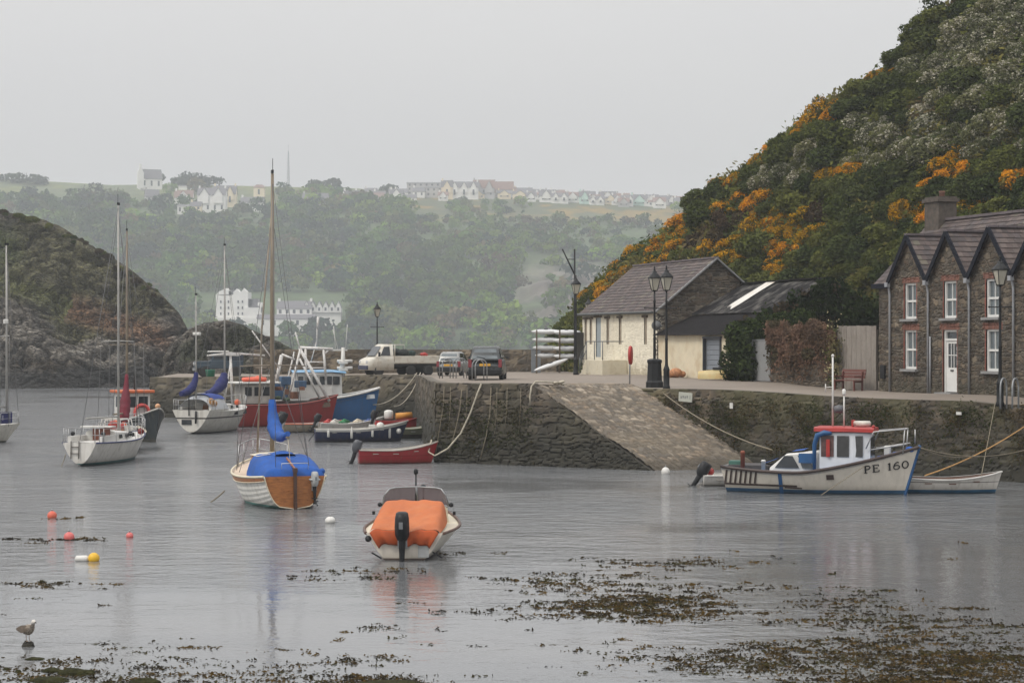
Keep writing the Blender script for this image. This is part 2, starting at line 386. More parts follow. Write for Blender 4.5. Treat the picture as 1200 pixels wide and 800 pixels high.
# the wood on it: crowns of leaf clumps; the wood reads as one mass, its foremost trees are built singly
LEAF = leafm('leaf_cards', .25, .25)
PALF = np.array([(.058, .115, .024), (.090, .155, .022), (.145, .215, .026), (.036, .074, .040), (.118, .135, .040), (.20, .265, .03), (.15, .115, .055)])
PW = np.array([.28, .24, .12, .16, .1, .05, .05])
def crown_lumps(r, h, rng, k=7):
    L = [(0, 0, h*.5, r*.8, r*.8, h*.5)]
    for i in range(k):
        a = rng.random()*2*pi; q = r*(.35+.35*rng.random()); L.append((math.cos(a)*q, math.sin(a)*q, h*(.18+.6*rng.random()), r*.45, r*.45, h*.24))
    return L
def crown(r, h, n, s, col, rng, k=7):
    Lm = crown_lumps(r, h, rng, k); C, d, rr, li = lumps_cloud(Lm, n, rng)
    V, F = quads(C, d+rng.normal(size=d.shape)*.5, s*(.6+.8*rng.random(n)), rng, 1.1)
    tint = (.72+.56*rng.random(len(Lm)))[li]*(.85+.3*rng.random(n)); cc = np.asarray(col)[None]*tint[:, None]
    return V, F, np.repeat(cc, 4, 0)
rng = np.random.default_rng(5)
VV = []; FF = []; CC = []; off = 0; cnt = 0
cand = 0
while cnt < 2700 and cand < 16000:
    cand += 1
    px = rng.uniform(-60, 860); bb = rng.random()**1.1*.93
    p = farP(np.array([px]), np.array([bb]))[0]; py = HY-(p[2]-CAMZ)*FPX/p[1]
    q = vnoise(np.array([[px/55, py/30, 1.0]]), 9)[0]
    if px > 470 and bb > .74 and q < .66: continue
    if bb > .8 and q < .55: continue
    if cliffmask(px, py) > .28 and rng.random() < .87: continue
    if 246 < px < 412 and 343 < py < 394: continue
    if 150 < px < 330 and 222 < py < 256 and rng.random() < .8: continue
    sc = rng.choice([.5, .75, 1.0, 1.3], p=[.25, .35, .28, .12])*rng.uniform(.85, 1.15)*(1 if px < 480 or bb < .5 else .6); r = 6.2*sc; h = 10*sc
    w = PW.copy()
    if px > 470: w = w*np.array([.5, .9, 2, .7, 1.2, 1.6, 1.8])
    k = rng.choice(7, p=w/w.sum()); V, F, C = crown(r, h, 120, 1.9*sc, PALF[k]*(.50+.95*q), rng, 5)
    V[:, :3] += p-np.array([0, 0, .12*h]); VV.append(V); FF.append(F+off); CC.append(C); off += len(V); cnt += 1
wood = np_mesh('far_wood', np.vstack(VV), np.vstack(FF), LEAF, np.vstack(CC), False); tag(wood, kind='stuff')
trunkm = mat('tree_bark', (.07, .055, .04), .9, .3, 5)
def tree(name, label, p, r, h, col, n=420, s=1.3, group='single trees on the far hillside', th=.25, seed=0, leaf=None):
    rg = np.random.default_rng(seed+77); t = thing(name, label, 'tree', Vector(p)-Vector((0, 0, h*.14 if th < .1 else 0)), 0, group)
    V, F, C = crown(r, h*(1-th*.6), n, s, col, rg, 8); V[:, 2] += h*th*.6
    np_mesh('crown', V, F, leaf or LEAF, C, False, t)
    tb = MB(); tb.tube([(0, 0, -.8), (0, 0, h*.3), (r*.05, 0, h*.62)], [h*.035, h*.026, h*.01], 7)
    for a in (0.4, 2.5, 4.4): tb.tube([(0, 0, h*.3), (math.cos(a)*r*.35, math.sin(a)*r*.35, h*.6)], [h*.016, h*.006], 5)
    tb.build('trunk', trunkm, t); return t
fp = lambda px, py, D: Vector(((px-600)/FPX*D, D, CAMZ-(py-HY)/FPX*D))
def far_on(px, py):
    bs = np.linspace(0, 1.0, 200); Q = farP(np.full(200, px), bs); y = HY-(Q[:, 2]-CAMZ)*FPX/Q[:, 1]; i = int(np.argmin(abs(y-py))); return Vector(Q[i])
g1 = 'bright green trees at the foot of the far hillside'
for i, (px, py, r, h) in enumerate([(452, 392, 9, 17), (436, 394, 7, 13), (470, 393, 8, 14), (486, 392, 7, 11), (424, 390, 6, 10), (505, 388, 8, 12)]):
    tree('broadleaf_tree', ['large rounded bright green tree on the far shore above the flatbed truck', 'bright green tree left of the big rounded far-shore tree', 'pale green tree touching the right of the big rounded far-shore tree', 'lower green tree between the far lamp and the rocky slope', 'small green tree at the end of the white shore terrace', 'dull green tree on the far shore above the silver car'][i], far_on(px, py), r, h, (.10, .125, .035) if i < 3 else (.07, .095, .035), 800, 1.5, g1, seed=i, th=.06)
for i, (px, py, r, h) in enumerate([(183, 219, 6, 11), (108, 243, 13, 18), (128, 250, 11, 15), (228, 219, 13, 12), (246, 220, 11, 10), (212, 220, 9, 9), (370, 222, 8, 8), (390, 222, 8, 9), (40, 216, 12, 8), (12, 214, 12, 8), (455, 226, 8, 7)]):
    tree('broadleaf_tree', ['lone round tree on the skyline above the white gabled church', 'broad dark tree below the left skyline fields', 'dark tree beside the broad dark tree below the fields', 'tallest tree of the skyline clump above the villas', 'second tree of the skyline clump above the villas', 'low tree at the left end of the skyline clump above the villas', 'small hazy tree left of the pair near the radio mast', 'small hazy tree on the skyline right of the radio mast', 'wide low hazy tree on the left skyline', 'wide hazy tree at the far left end of the skyline', 'hazy tree on the skyline left of the hilltop blocks'][i], far_on(px, py), r, h, (.035, .05, .03), 420, 1.8, 'trees along the far skyline', seed=40+i, th=.05)
# ================================================================ far buildings
wallw = mat('far_white_render', (.74, .73, .70), .7, .06, .3); wallc = mat('far_cream_render', (.72, .62, .44), .7, .06, .3); wallg = mat('far_grey_render', (.42, .41, .40), .7, .08, .3); wallgn = mat('far_green_render', (.45, .62, .55), .7, .08, .3)
roofs = mat('far_slate', (.13, .125, .135), .7, .12, .5); roofr = mat('far_red_tile', (.20, .125, .105), .7, .15, .5); darkw = mat('far_window', (.07, .08, .09), .3, .2, .5)
def house(label, px, py, w, h, d, rh, wm=wallw, rm=roofs, yaw=0.0, gab=0, name='house', D=None, win=(2, 2), chim=1, group=None, cat='house', hip=False):
    p = far_on(px, py) if D is None else fp(px, py, D)
    t = thing(name, label, cat, p, yaw, group)
    b = MB(); b.box((0, 0, h/2-2), (w, d, h+4))
    for s in (-1, 1):                                  # end gables
        b.add([(s*w/2*.998, -d/2, h), (s*w/2*.998, d/2, h), (s*w/2*.998, 0, h+rh)], [(0, 1, 2)])
    gw = w/max(1, gab)*.62
    for g in range(gab):
        gx = -w/2+(g+.5)*w/gab
        b.prism([(gx-gw/2, 0, h*.5), (gx+gw/2, 0, h*.5), (gx+gw/2, 0, h), (gx, 0, h+rh*.85), (gx-gw/2, 0, h)], (0, -d/2-.8, 0), (0, -d/2+.4, 0))
    b.build('wall', wm, t)
    r = MB(); o = .35; k = w/2*(.55 if hip else 1)
    r.add([(-w/2-o, -d/2-o, h-.2), (w/2+o, -d/2-o, h-.2), (k+(0 if hip else o), 0, h+rh), (-k-(0 if hip else o), 0, h+rh), (-w/2-o, d/2+o, h-.2), (w/2+o, d/2+o, h-.2)], [(0, 1, 2, 3), (5, 4, 3, 2), (0, 3, 4), (1, 5, 2)] if hip else [(0, 1, 2, 3), (5, 4, 3, 2)])
    for g in range(gab):
        gx = -w/2+(g+.5)*w/gab
        r.add([(gx-gw/2-.3, -d/2-1.1, h-.15), (gx, -d/2-1.1, h+rh*.85+.15), (gx+gw/2+.3, -d/2-1.1, h-.15), (gx-gw/2-.3, -d/8, h-.1), (gx, -d/8, h+rh*.85+.15), (gx+gw/2+.3, -d/8, h-.1)], [(0, 1, 4, 3), (1, 2, 5, 4)])
    ro = r.build('roof', rm, t, fix=False)
    for i in range(chim):
        c = MB(); x = (-w/2+.7) if i == 0 else (w/2-.7); c.box((x, 0, h+rh+.2), (1.1, .9, 2.2)); c.build('chimney', wm, ro)
    nx, ny = win
    for i in range(nx):
        for j in range(ny):
            q = MB(); ww = min(1.3, w/nx*.4); q.box((-w/2+(i+.5)*w/nx, -d/2-(.83 if gab and gab == nx else .02), h*(j+.55)/ny), (ww, .1, h/ny*.5)); q.build('window', darkw, t)
    return t
# the white hotel above the shore
hg = None
hD = far_on(330, 383).y-4
def hot(px, py): return fp(px, py, hD)
t = thing('hotel', 'big white many-storeyed shore hotel behind the tallest mast', 'hotel', hot(292, 376), 0)
b = MB(); k = hD/FPX
def hb(mb, x0, y0, x1, y1, d=10, m=0, yo=0): mb.box(((x0+x1)/2*k-292*k, d/2+yo, (376-(y0+y1)/2)*k), (abs(x1-x0)*k, d, abs(y1-y0)*k), m=m)
hb(b, 253, 345, 288, 378, 12); hb(b, 257, 341, 272, 346, 8); hb(b, 274, 342, 291, 376, 14, yo=-2); hb(b, 288, 360, 306, 378, 10, yo=-3); hb(b, 292, 350, 296, 362); hb(b, 302, 354, 306, 366)
hb(b, 253, 372, 330, 382, 9, yo=-3.4)
b.build('wall', wallw, t)
r = MB(); hb(r, 287, 350, 302, 360, 10); hb(r, 268, 340, 274, 345, 6); r.build('roof', roofs, t)
for cx in (265, 284): q = MB(); hb(q, cx, 337.5, cx+1.6, 344, 1.2, yo=4); q.build('chimney', wallw, t)
def hg_(mb, xc, y0, w, h, yo): mb.prism([((xc-w/2-292)*k, 0, (376-y0)*k), ((xc+w/2-292)*k, 0, (376-y0)*k), ((xc-292)*k, 0, (376-y0+h)*k)], (0, yo-.2, 0), (0, yo+7, 0))
for n_, (xc, y0, w, h, yo) in enumerate([(256.5, 345.2, 6.6, 3.6, .1), (264.5, 341.2, 14, 3.4, .1), (278, 342.2, 7.4, 3.8, -1.9), (286.5, 342.2, 7.6, 3.8, -1.9), (299, 360.2, 13, 4.5, -2.9)]): q = MB(); hg_(q, xc, y0, w, h, yo); q.build('gable', wallw if n_ < 4 else roofs, t)
for cy in (352, 359, 366):
    for cx in (258, 262.5, 267, 279, 284):
        q = MB(); hb(q, cx, cy, cx+1.6, cy+3, .5, yo=-.3 if cx < 274 else -2.3); q.build('window', darkw, t)
house('white shore villa with grey slate roof between the hotel and the gabled terrace', 346, 379, 17, 7.5, 10, 3.6, win=(5, 2), D=hD+1, chim=2)
house('low white boathouse range under the shore villa', 336, 384, 28, 4.5, 7, 2, win=(5, 1), D=hD-8, chim=0)
t = thing('terrace', 'white shore terrace with a row of six pointed gables', 'terrace', fp(378, 378, hD-1), 0)
b = MB(); r = MB(); kk = hD/FPX
b.box((0, 4, 2.5), (43*kk, 8, 9.2))
ro = None
for g in range(6):
    gx = (g-2.5)*7.4*kk
    b.prism([(gx-3.4*kk, 0, 5), (gx+3.4*kk, 0, 5), (gx+3.4*kk, 0, 7.4), (gx, 0, 10.4), (gx-3.4*kk, 0, 7.4)], (0, -1.0, 0), (0, 3, 0))
    r.add([(gx-3.7*kk, -1.3, 7.2), (gx, -1.3, 10.6), (gx+3.7*kk, -1.3, 7.2), (gx-3.7*kk, 7, 7.2), (gx, 7, 10.6), (gx+3.7*kk, 7, 7.2)], [(0, 1, 4, 3), (1, 2, 5, 4)])
b.build('wall', wallw, t); r.build('roof', roofs, t, fix=False)
for g in range(6):
    gx = (g-2.5)*7.4*kk
    q = MB(); q.box((gx, -1.05, 6.6), (1.0, .12, 1.6)); q.build('window', darkw, t)
    if g < 4: q = MB(); q.box((gx, -.06, 1.2), (2.0, .1, 2.2)); q.build('window', darkw, t)
# village on the shoulder
house('white gabled church with a small bell gable on the far left shoulder', 176, 222, 15, 7, 9, 7, name='church', cat='church', win=(3, 1), yaw=.4)
b = MB(); b.prism([(-2.2, 0, 0), (2.2, 0, 0), (2.2, 0, 11), (.7, 0, 14), (.7, 0, 17), (-.7, 0, 17), (-.7, 0, 14), (-2.2, 0, 11)], (0, -1, 0), (0, 1.2, 0)); q = bpy.data.objects['church']; bo = b.build('bell_gable', wallw, q, loc=(-8, -5, 0))
house('long low white shed in the field beside the church', 219, 222, 11, 2.2, 5, .8, name='field_shed', cat='shed', win=(0, 0), chim=0)
house('red roofed house left of the big white villa', 216, 241, 12, 5, 8, 5, rm=roofr, gab=1, win=(2, 1))
house('big white villa with tall chimneys on the far shoulder', 249, 249, 18, 11, 10, 5, gab=2, win=(4, 2), chim=2)
house('white flat fronted annex below the big villa', 218, 251, 10, 5, 7, 1.2, win=(3, 1), chim=0)
house('cream house below the big white villa', 230, 253, 7, 6, 6, 3, wm=wallc, win=(2, 2))
house('stone coloured double gabled house right of the big white villa', 264, 242, 15, 8, 9, 6, wm=wallc, gab=2, win=(2, 1), chim=2)
house('white bungalow under a grey roof left of the tallest mast', 296, 247, 15, 5, 8, 4, win=(3, 1), yaw=-.1)
house('small square cream house left of the tallest mast', 304, 232, 7.5, 7, 6, 2, wm=wallc, rm=roofr, win=(1, 1), chim=0, hip=True)
house('grey terrace cottage half hidden by trees below the church', 178, 238, 9, 4, 7, 5, wm=wallg, win=(2, 1), yaw=.3)
house('low grey row of houses right of the tallest mast', 370, 241, 17, 5, 8, 3.5, wm=wallg, win=(4, 1))
house('white house end at the right of the low grey row', 410, 240, 9, 5, 8, 4.5, wm=wallw, yaw=.5, win=(2, 1))
house('red roofed bungalow left of the hilltop blocks', 440, 237, 12, 3.5, 8, 3, wm=wallg, rm=roofr, win=(2, 1))
house('small white gabled house below the hilltop blocks', 465, 236, 9, 4.5, 8, 4, gab=1, win=(2, 1))
house('white cottage low on the slope below the hilltop blocks', 481, 239, 8, 4, 6, 2.5, win=(2, 1), chim=0)
house('grey flat topped block on the far hilltop, tallest of the row', 497, 229, 24, 8.5, 12, 1, wm=wallg, name='apartment_block', cat='block', win=(6, 3), chim=0)
house('pale grey block joined to the right of the tallest hilltop block', 509, 231, 12, 6.5, 10, 1, wm=wallg, name='apartment_block', cat='block', win=(3, 2), chim=0)
house('cream ended house at the left of the tall white hilltop hotel', 524, 233, 8, 8, 8, 5, wm=wallc, gab=1, win=(1, 1))
house('tall white hilltop hotel with three roof gables', 544, 233, 20, 7.5, 10, 4.5, gab=3, win=(3, 1), chim=2, name='guest_house', cat='hotel')
house('grey roofed pale wing right of the tall white hilltop hotel', 567, 232, 15, 7, 9, 6, wm=wallg, gab=2, win=(3, 1), rm=roofr)
house('red roofed house on the skyline right of the white hilltop hotel', 590, 229, 14, 5, 8, 6, wm=wallg, rm=roofr, win=(2, 1))
house('low cream house over the orange gorse on the skyline', 613, 230, 13, 4, 8, 3, wm=wallc, win=(2, 1))
gz = 'small pale gabled houses in the hazy hilltop row'; LB = 'small pale gabled house in the hazy hilltop row above the rocky slope'
for i, px in enumerate([640, 656, 671, 685, 699, 712, 723, 735, 749, 763]):
    house(LB, px, 236.5+i*.55+.8*math.sin(i*2.1), 9.5+2.2*math.sin(i*1.7), 3.9+.8*math.sin(i*2.9), 8, 3.6+.9*math.cos(i*2.3), wm=[wallw, wallw, wallw, wallgn, wallw][i % 5], gab=1+(i % 3 == 1), win=(2, 1), group=gz, chim=1, rm=[roofs, roofr][i % 4 == 2])
for i, px in enumerate([628, 650, 690, 730, 776, 792, 806]):
    house('grey hazy house with dark roof in the upper hilltop row', px, 231.5+i*1.4, 11+3*math.sin(i*1.9), 3.4, 8, 3.0, wm=wallg, rm=[roofs, roofr][i % 2], win=(3, 1), group='grey houses in the upper hilltop row')
rgh = np.random.default_rng(8)
for i in range(34):
    px = 424+i*11.7+rgh.uniform(-4, 4)
    if 478 < px < 575 and i % 2: continue
    house('tiny pale house in the continuous hazy band of the hilltop town', px, (231.5 if px < 620 else 233+(px-620)*.05)+rgh.uniform(-2.5, 3.5), rgh.uniform(6, 11), rgh.uniform(2.8, 4.2), 7, rgh.uniform(2, 3.4), wm=[wallw, wallw, wallg, wallc][rgh.integers(0, 4)], rm=[roofs, roofs, roofr][rgh.integers(0, 3)], gab=int(rgh.integers(0, 2)), win=(2, 1), group='tiny pale houses of the hilltop town', chim=1)
t = thing('radio_mast', 'tall thin lattice radio mast on the far skyline', 'mast', far_on(338, 220), 0)
b = MB()
for s in ((-.9, -.9), (.9, -.9), (0, .9)): b.tube([(s[0], s[1], 0), (s[0]*.25, s[1]*.25, 26)], .16, 5)
for k in range(12): z = k*2.1; f = 1-.75*z/26; b.bar((-.9*f, -.9*f, z), (.9*f*.95, -.9*f*.95, z+2), .13, .13); b.bar((.9*f, -.9*f, z), (0, .9*f, z+2), .13, .13)
b.tube([(0, 0, 25), (0, 0, 31)], .1, 5); b.build('lattice', mat('mast_grey', (.25, .26, .28), .6), t)
cliffm, nt, b = nodes('cliff_ground'); L = nt.links.new; co = N(nt, 'ShaderNodeNewGeometry').outputs['Position']
at_ = N(nt, 'ShaderNodeAttribute', attribute_name='Col').outputs['Color']; n1 = noise_(nt, co, .9, 8, .68, (1, .6, 1.5)); n2 = noise_(nt, co, .28, 7, .66, (1, .6, 1.7))
vo = N(nt, 'ShaderNodeTexVoronoi', feature='DISTANCE_TO_EDGE'); mp = N(nt, 'ShaderNodeMapping'); mp.inputs['Rotation'].default_value = (0, .55, 0); mp.inputs['Scale'].default_value = (.34, .34, .9); wn_ = N(nt, 'ShaderNodeMix', data_type='VECTOR'); wn_.inputs[0].default_value = .35; nz_ = N(nt, 'ShaderNodeTexNoise'); nz_.inputs['Scale'].default_value = .5; L(co, nz_.inputs['Vector']); ad = N(nt, 'ShaderNodeVectorMath', operation='ADD'); L(co, ad.inputs[0]); L(nz_.outputs['Color'], ad.inputs[1]); L(ad.outputs[0], mp.inputs[0]); L(mp.outputs[0], vo.inputs['Vector'])
ck = ramp_(nt, vo.outputs['Distance'], .0, .14); c = mixc(nt, ramp_(nt, n1, .34, .66), mixc(nt, 1., at_, (.45,)*3, 'MULTIPLY'), mixc(nt, 1., at_, (1.55,)*3, 'MULTIPLY')); c = mixc(nt, ramp_(nt, n2, .38, .62), mixc(nt, 1., c, (.68,)*3, 'MULTIPLY'), mixc(nt, 1., c, (1.25,)*3, 'MULTIPLY')); c = mixc(nt, math_(nt, 'MULTIPLY', math_(nt, 'SUBTRACT', 1, ck), .45), c, (.03, .027, .022)); L(c, b.inputs['Base Color']); b.inputs['Roughness'].default_value = .92
hh = math_(nt, 'ADD', math_(nt, 'MULTIPLY', ck, .5), math_(nt, 'ADD', n1, n2)); bn = N(nt, 'ShaderNodeBump'); bn.inputs['Distance'].default_value = .9; bn.inputs['Strength'].default_value = 1; L(hh, bn.inputs['Height']); L(bn.outputs[0], b.inputs['Normal'])
# ================================================================ left headland and pier-end rock
def loft_rock(name, base, skyl, Db, Dt, px0, px1, nu, nb, amp, seed, colfn, back=40, zb=-1.5, over=14):
    A, B_ = np.meshgrid(np.linspace(px0, px1, nu), np.concatenate([np.linspace(0, 1, nb), np.linspace(1.03, 1.6, over)]), indexing='ij')
    D0 = Db(A); D1 = Dt(A); zt = CAMZ-(skyl(A)-HY)/FPX*D1
    t = np.clip(B_, 0, 1); D = D0+(D1-D0)*t+np.clip(B_-1, 0, 1)*back/.6
    z = zb+(zt-zb)*(t**.92)-np.clip(B_-1, 0, 1)**1.5*6
    P = np.stack([(A-600)/FPX*D, D, z], -1)
    env = (np.clip(t*6, 0, 1)*np.clip((1.02-t)*9, .12, 1))[..., None]
    Q = P.copy(); Q[..., 0] += P[..., 2]*.8                  # tilted strata
    ridge = 1-abs(fbm(Q*np.array([1, 1, 1.8]), 1/7, 4, seed)); big = fbm(Q, 1/22, 3, seed+9); fine = fbm(Q*np.array([1, 1, 2.2]), 1/1.8, 4, seed+30)
    Qw = Q+fbm(P, 1/3, 2, seed+60)[..., None]*1.6; h1, e1 = cells(Qw*np.array([.26, .26, .5]), seed+70); h2, e2 = cells(Qw*np.array([.8, .8, 1.7]), seed+80)
    blk = (h1-.5)*1.5+(h2-.5)*.55-.9*ss(.22, .0, e1)-.35*ss(.2, .0, e2)
    n = np.array([.1, -.8, .55])
    P = P+n*((ridge-.75)*amp*1.2+big*amp*1.3+fine*amp*.22+blk*.75)[..., None]*env
    fine = fine*.55+(h1-.5)*.5+(h2-.5)*.55-.7*ss(.16, 0, e1)-.4*ss(.14, 0, e2)
    c = colfn(A, B_, P, ridge, big, fine)
    return np_mesh(name, P.reshape(-1, 3), grid_faces(*A.shape), cliffm, np.clip(c, .01, .6).reshape(-1, 3)), A, B_, P
def head_col(A, B_, P, ridge, big, fine):
    py = HY-(P[..., 2]-CAMZ)*FPX/P[..., 1]
    c = np.zeros(P.shape); c[:] = (.175, .157, .132); c *= (.62+.75*ss(.45, 1.0, ridge)+fine*.5)[..., None]
    lt = ss(.05, .4, fine+big*.5); c = c*(1-lt[..., None]*.6)+lt[..., None]*.6*np.array([.33, .305, .27])
    nz = fbm(P, 1/6, 4, 61)
    gr = ss(-.05, .2, nz+.45*big+.06+(B_-.55)*.55); c = c*(1-gr[..., None]*.9)+gr[..., None]*.9*np.array([.135, .128, .056])
    # grassy ledge sloping down to the right, rusty bracken below its far end
    led = 328+(A-0)*.36; lw = 16
    g = np.clip(1.4-abs(py-led-nz*10)/lw, 0, 1)*ss(215, 185, A)*.9; c = c*(1-g[..., None])+g[..., None]*np.where((A+nz*40)[..., None] > 95, (.22, .12, .065), (.16, .17, .055))
    g = np.clip(1.2-abs(py-288-nz*14)/26, 0, 1)*ss(40, 10, A); c = c*(1-g[..., None])+g[..., None]*np.array([.09, .115, .034])
    g = np.clip(1.2-np.hypot((A-60)/50, (py-430)/12)+nz*.6, 0, 1); c = c*(1-g[..., None]*.8)+g[..., None]*.8*np.array([.12, .082, .04])
    g = ss(.93, 1.0, B_+nz*.08); c = c*(1-g[..., None]*.75)+g[..., None]*.75*np.array([.055, .045, .022])
    tide = ss(2.6, 1.3, P[..., 2]+nz*1.2); return c*(1-tide[..., None])+tide[..., None]*np.array([.03, .028, .025])
HSK = prof([(-200, 234), (-60, 240), (0, 246), (40, 252), (70, 265), (100, 283), (130, 301), (160, 321), (190, 346), (210, 366), (222, 388), (228, 425), (233, 452), (240, 465)])
ho, *_ = loft_rock('headland', None, HSK, prof([(-200, 190), (0, 200), (170, 206), (240, 212)]), prof([(-200, 238), (0, 232), (150, 226), (240, 216)]), -200, 240, 420, 260, 3.0, 100, head_col); tag(ho, kind='structure')
ho.name = 'headland_hill'
def rock_col(A, B_, P, ridge, big, fine):
    c = np.zeros(P.shape); c[:] = (.125, .11, .09); c *= (.7+.6*ss(.5, 1, ridge)+fine*.5)[..., None]
    nz = fbm(P, 1/4, 4, 63); g = ss(.0, .3, nz+.3*(A-262)/60); c = c*(1-g[..., None])+g[..., None]*np.array([.05, .056, .026])
    tide = ss(2.4, 1.2, P[..., 2]+nz); return c*(1-tide[..., None])+tide[..., None]*np.array([.03, .028, .025])
RSK = prof([(176, 462), (190, 424), (205, 400), (222, 386), (240, 378), (268, 376), (290, 383), (315, 394), (345, 410), (375, 428), (410, 448)])
ro_, *_ = loft_rock('rock_knoll', None, RSK, prof([(176, 166), (410, 142)]), prof([(176, 172), (260, 172), (410, 156)]), 176, 410, 220, 120, 1.9, 300, rock_col, back=20); tag(ro_, kind='structure'); ro_.name = 'rocky_hill'
# ================================================================ the wooded hill behind the cottages
NSK = prof([(600, 425), (640, 400), (672, 376), (690, 356), (715, 332), (745, 306), (775, 285), (805, 262), (822, 240), (838, 222), (858, 212), (885, 192), (910, 175), (945, 146), (980, 128), (1012, 112), (1040, 92), (1066, 60), (1085, 38), (1105, 16), (1150, -25), (1250, -90), (1420, -150), (1700, -170)])
NDB = prof([(600, 156), (640, 140), (700, 130), (780, 125), (905, 116), (1000, 108), (1060, 102), (1200, 92), (1420, 78), (1700, 64)])
NDT = prof([(600, 162), (640, 150), (700, 142), (820, 136), (900, 131), (1000, 125), (1100, 121), (1200, 119), (1420, 112), (1700, 104)])
def nearP(px, b):
    px = np.asarray(px, float); b = np.asarray(b, float); D0 = NDB(px); D1 = NDT(px); zt = CAMZ-(NSK(px)-HY)/FPX*D1; zb = 2.4
    t = np.clip(b, 0, 1); D = D0+(D1-D0)*t+np.clip(b-1, 0, 2)*50; z = zb+(zt-zb)*t-np.clip(b-1, 0, 2)*14
    P = np.stack([(px-600)/FPX*D, D, z], -1); e = np.clip(t*5, 0, 1)
    P[..., 2] += fbm(P, 1/9, 3, 41)*1.1*e; return P
A, B_ = np.meshgrid(np.linspace(600, 1700, 220), np.concatenate([np.linspace(0, 1, 90), np.linspace(1.04, 2, 10)]), indexing='ij')
P = nearP(A, B_); nz = fbm(P, 1/4, 4, 8)
c = np.zeros(P.shape); c[:] = (.036, .042, .018); c = c*(1+.5*nz[..., None]); g = ss(.1, .4, fbm(P, 1/7, 4, 88)); c = c*(1-g[..., None]*.6)+g[..., None]*.6*np.array([.06, .045, .025])
tag(np_mesh('wooded_hill', P.reshape(-1, 3), grid_faces(*A.shape), mat('hill_soil', (1, 1, 1), .95, .3, 1.5, attr=True, bump=1, bscale=4), np.clip(c, .005, .5).reshape(-1, 3)), kind='structure')
rng = np.random.default_rng(21)
GRN = np.array([(.086, .100, .028), (.112, .122, .032), (.062, .078, .027), (.140, .130, .040), (.128, .100, .046)])
def bush_mesh(kind, seed, n=3400):
    rg = np.random.default_rng(seed); k = 13
    L = [(0, 0, .42, .72, .72, .62)]
    for i in range(k):
        a = rg.random()*2*pi; q = .3+.55*rg.random(); s = .26+.2*rg.random(); el = rg.random()*1.35; L.append((math.cos(a)*.62*math.cos(el), math.sin(a)*.62*math.cos(el), .28+.6*math.sin(el), s, s, s))
    if kind == 'gorse':
        L = [(x, y, z, a, bb, cc*1.1) for x, y, z, a, bb, cc in L]
    C, d, r, li = lumps_cloud(L, n, rg, .6, .6)
    sz = {'green': .10, 'gorse': .08, 'thorn': .08, 'brown': .085}[kind]
    V, F = quads(C, d+rg.normal(size=d.shape)*.75, sz*(.6+.8*rg.random(n)), rg, 1.5)
    lt = (.75+.5*rg.random(len(L)))[li]; base = GRN[rg.integers(0, 4)]
    col = base[None]*(lt*(.8+.4*rg.random(n)))[:, None]
    if kind == 'brown': col = np.array([.07, .052, .030])[None]*(lt*(.7+.6*rg.random(n)))[:, None]
    fl = fbm(C, 2.6, 3, seed)
    if kind == 'gorse':
        on = (fl+d[:, 2]*.25+(r-.8)*.8+.03 > 0)&(rg.random(n) < .9); col[on] = np.array([.60, .31, .016])[None]*(.6+.55*rg.random(on.sum()))[:, None]; col[~on] *= np.array([1.3, 1.0, .9])
    if kind == 'thorn':
        on = (fl*1.3+d[:, 2]*.2+(r-.8)*.9 > .08)&(rg.random(n) < .5); col[on] = np.array([.50, .47, .37])[None]*(.6+.55*rg.random(on.sum()))[:, None]; col[~on] = np.array([.14, .145, .07])*(.7+.6*rg.random((~on).sum()))[:, None]
    o = np_mesh('bush_src', V, F, LEAF, np.repeat(np.clip(col, 0, 1), 4, 0), False); me = o.data; bpy.data.objects.remove(o); return me
BM = {k: [bush_mesh(k, s*13+i) for s in range(v)] for i, (k, v) in enumerate([('green', 7), ('gorse', 5), ('thorn', 4), ('brown', 3)])}
def inell(px, py, E): return max((1.3-math.hypot(((px-x)*math.cos(a)+(py-y)*math.sin(a))/rx, (-(px-x)*math.sin(a)+(py-y)*math.cos(a))/ry)) for x, y, rx, ry, a in E)
EG = [(800, 268, 30, 12, -.7), (1000, 105, 24, 8, -.5), (885, 190, 22, 8, -.5), (945, 285, 20, 9, -.3), (780, 330, 24, 10, -.5), (830, 255, 20, 10, -.5), (725, 318, 60, 22, -.72), (700, 345, 30, 26, -.7), (965, 132, 52, 17, -.52), (925, 155, 26, 12, -.5), (985, 112, 40, 9, -.6), (845, 218, 14, 8, -.5), (905, 270, 40, 16, -.4), (915, 310, 22, 18, 0), (1120, 205, 26, 15, -.7), (1098, 232, 18, 10, 0), (1195, 206, 12, 12, 0), (860, 300, 24, 10, 0), (880, 240, 34, 9, -.4), (865, 205, 30, 8, -.55), (1040, 88, 12, 6, 0), (770, 300, 30, 14, -.6), (1080, 255, 16, 9, 0), (1140, 245, 14, 8, 0), (990, 205, 26, 7, -.3)]
ET = [(1000, 185, 70, 18, -.45), (1110, 70, 40, 20, -.6), (1130, 140, 90, 34, -.45), (1185, 60, 40, 40, 0), (1090, 130, 50, 14, -.5), (960, 190, 60, 17, -.45), (1060, 160, 100, 22, -.48), (1150, 110, 70, 26, -.5), (1175, 30, 34, 24, -.4), (1195, 110, 20, 30, 0), (1170, 175, 46, 14, -.2), (925, 205, 30, 12, -.4), (1020, 190, 40, 10, -.3), (1120, 95, 40, 12, -.6), (1010, 160, 20, 14, -.5)]
EB = [(850, 270, 50, 20, -.4), (890, 320, 30, 20, 0), (800, 320, 30, 16, -.5), (960, 250, 30, 10, -.4), (1120, 175, 30, 9, -.3)]
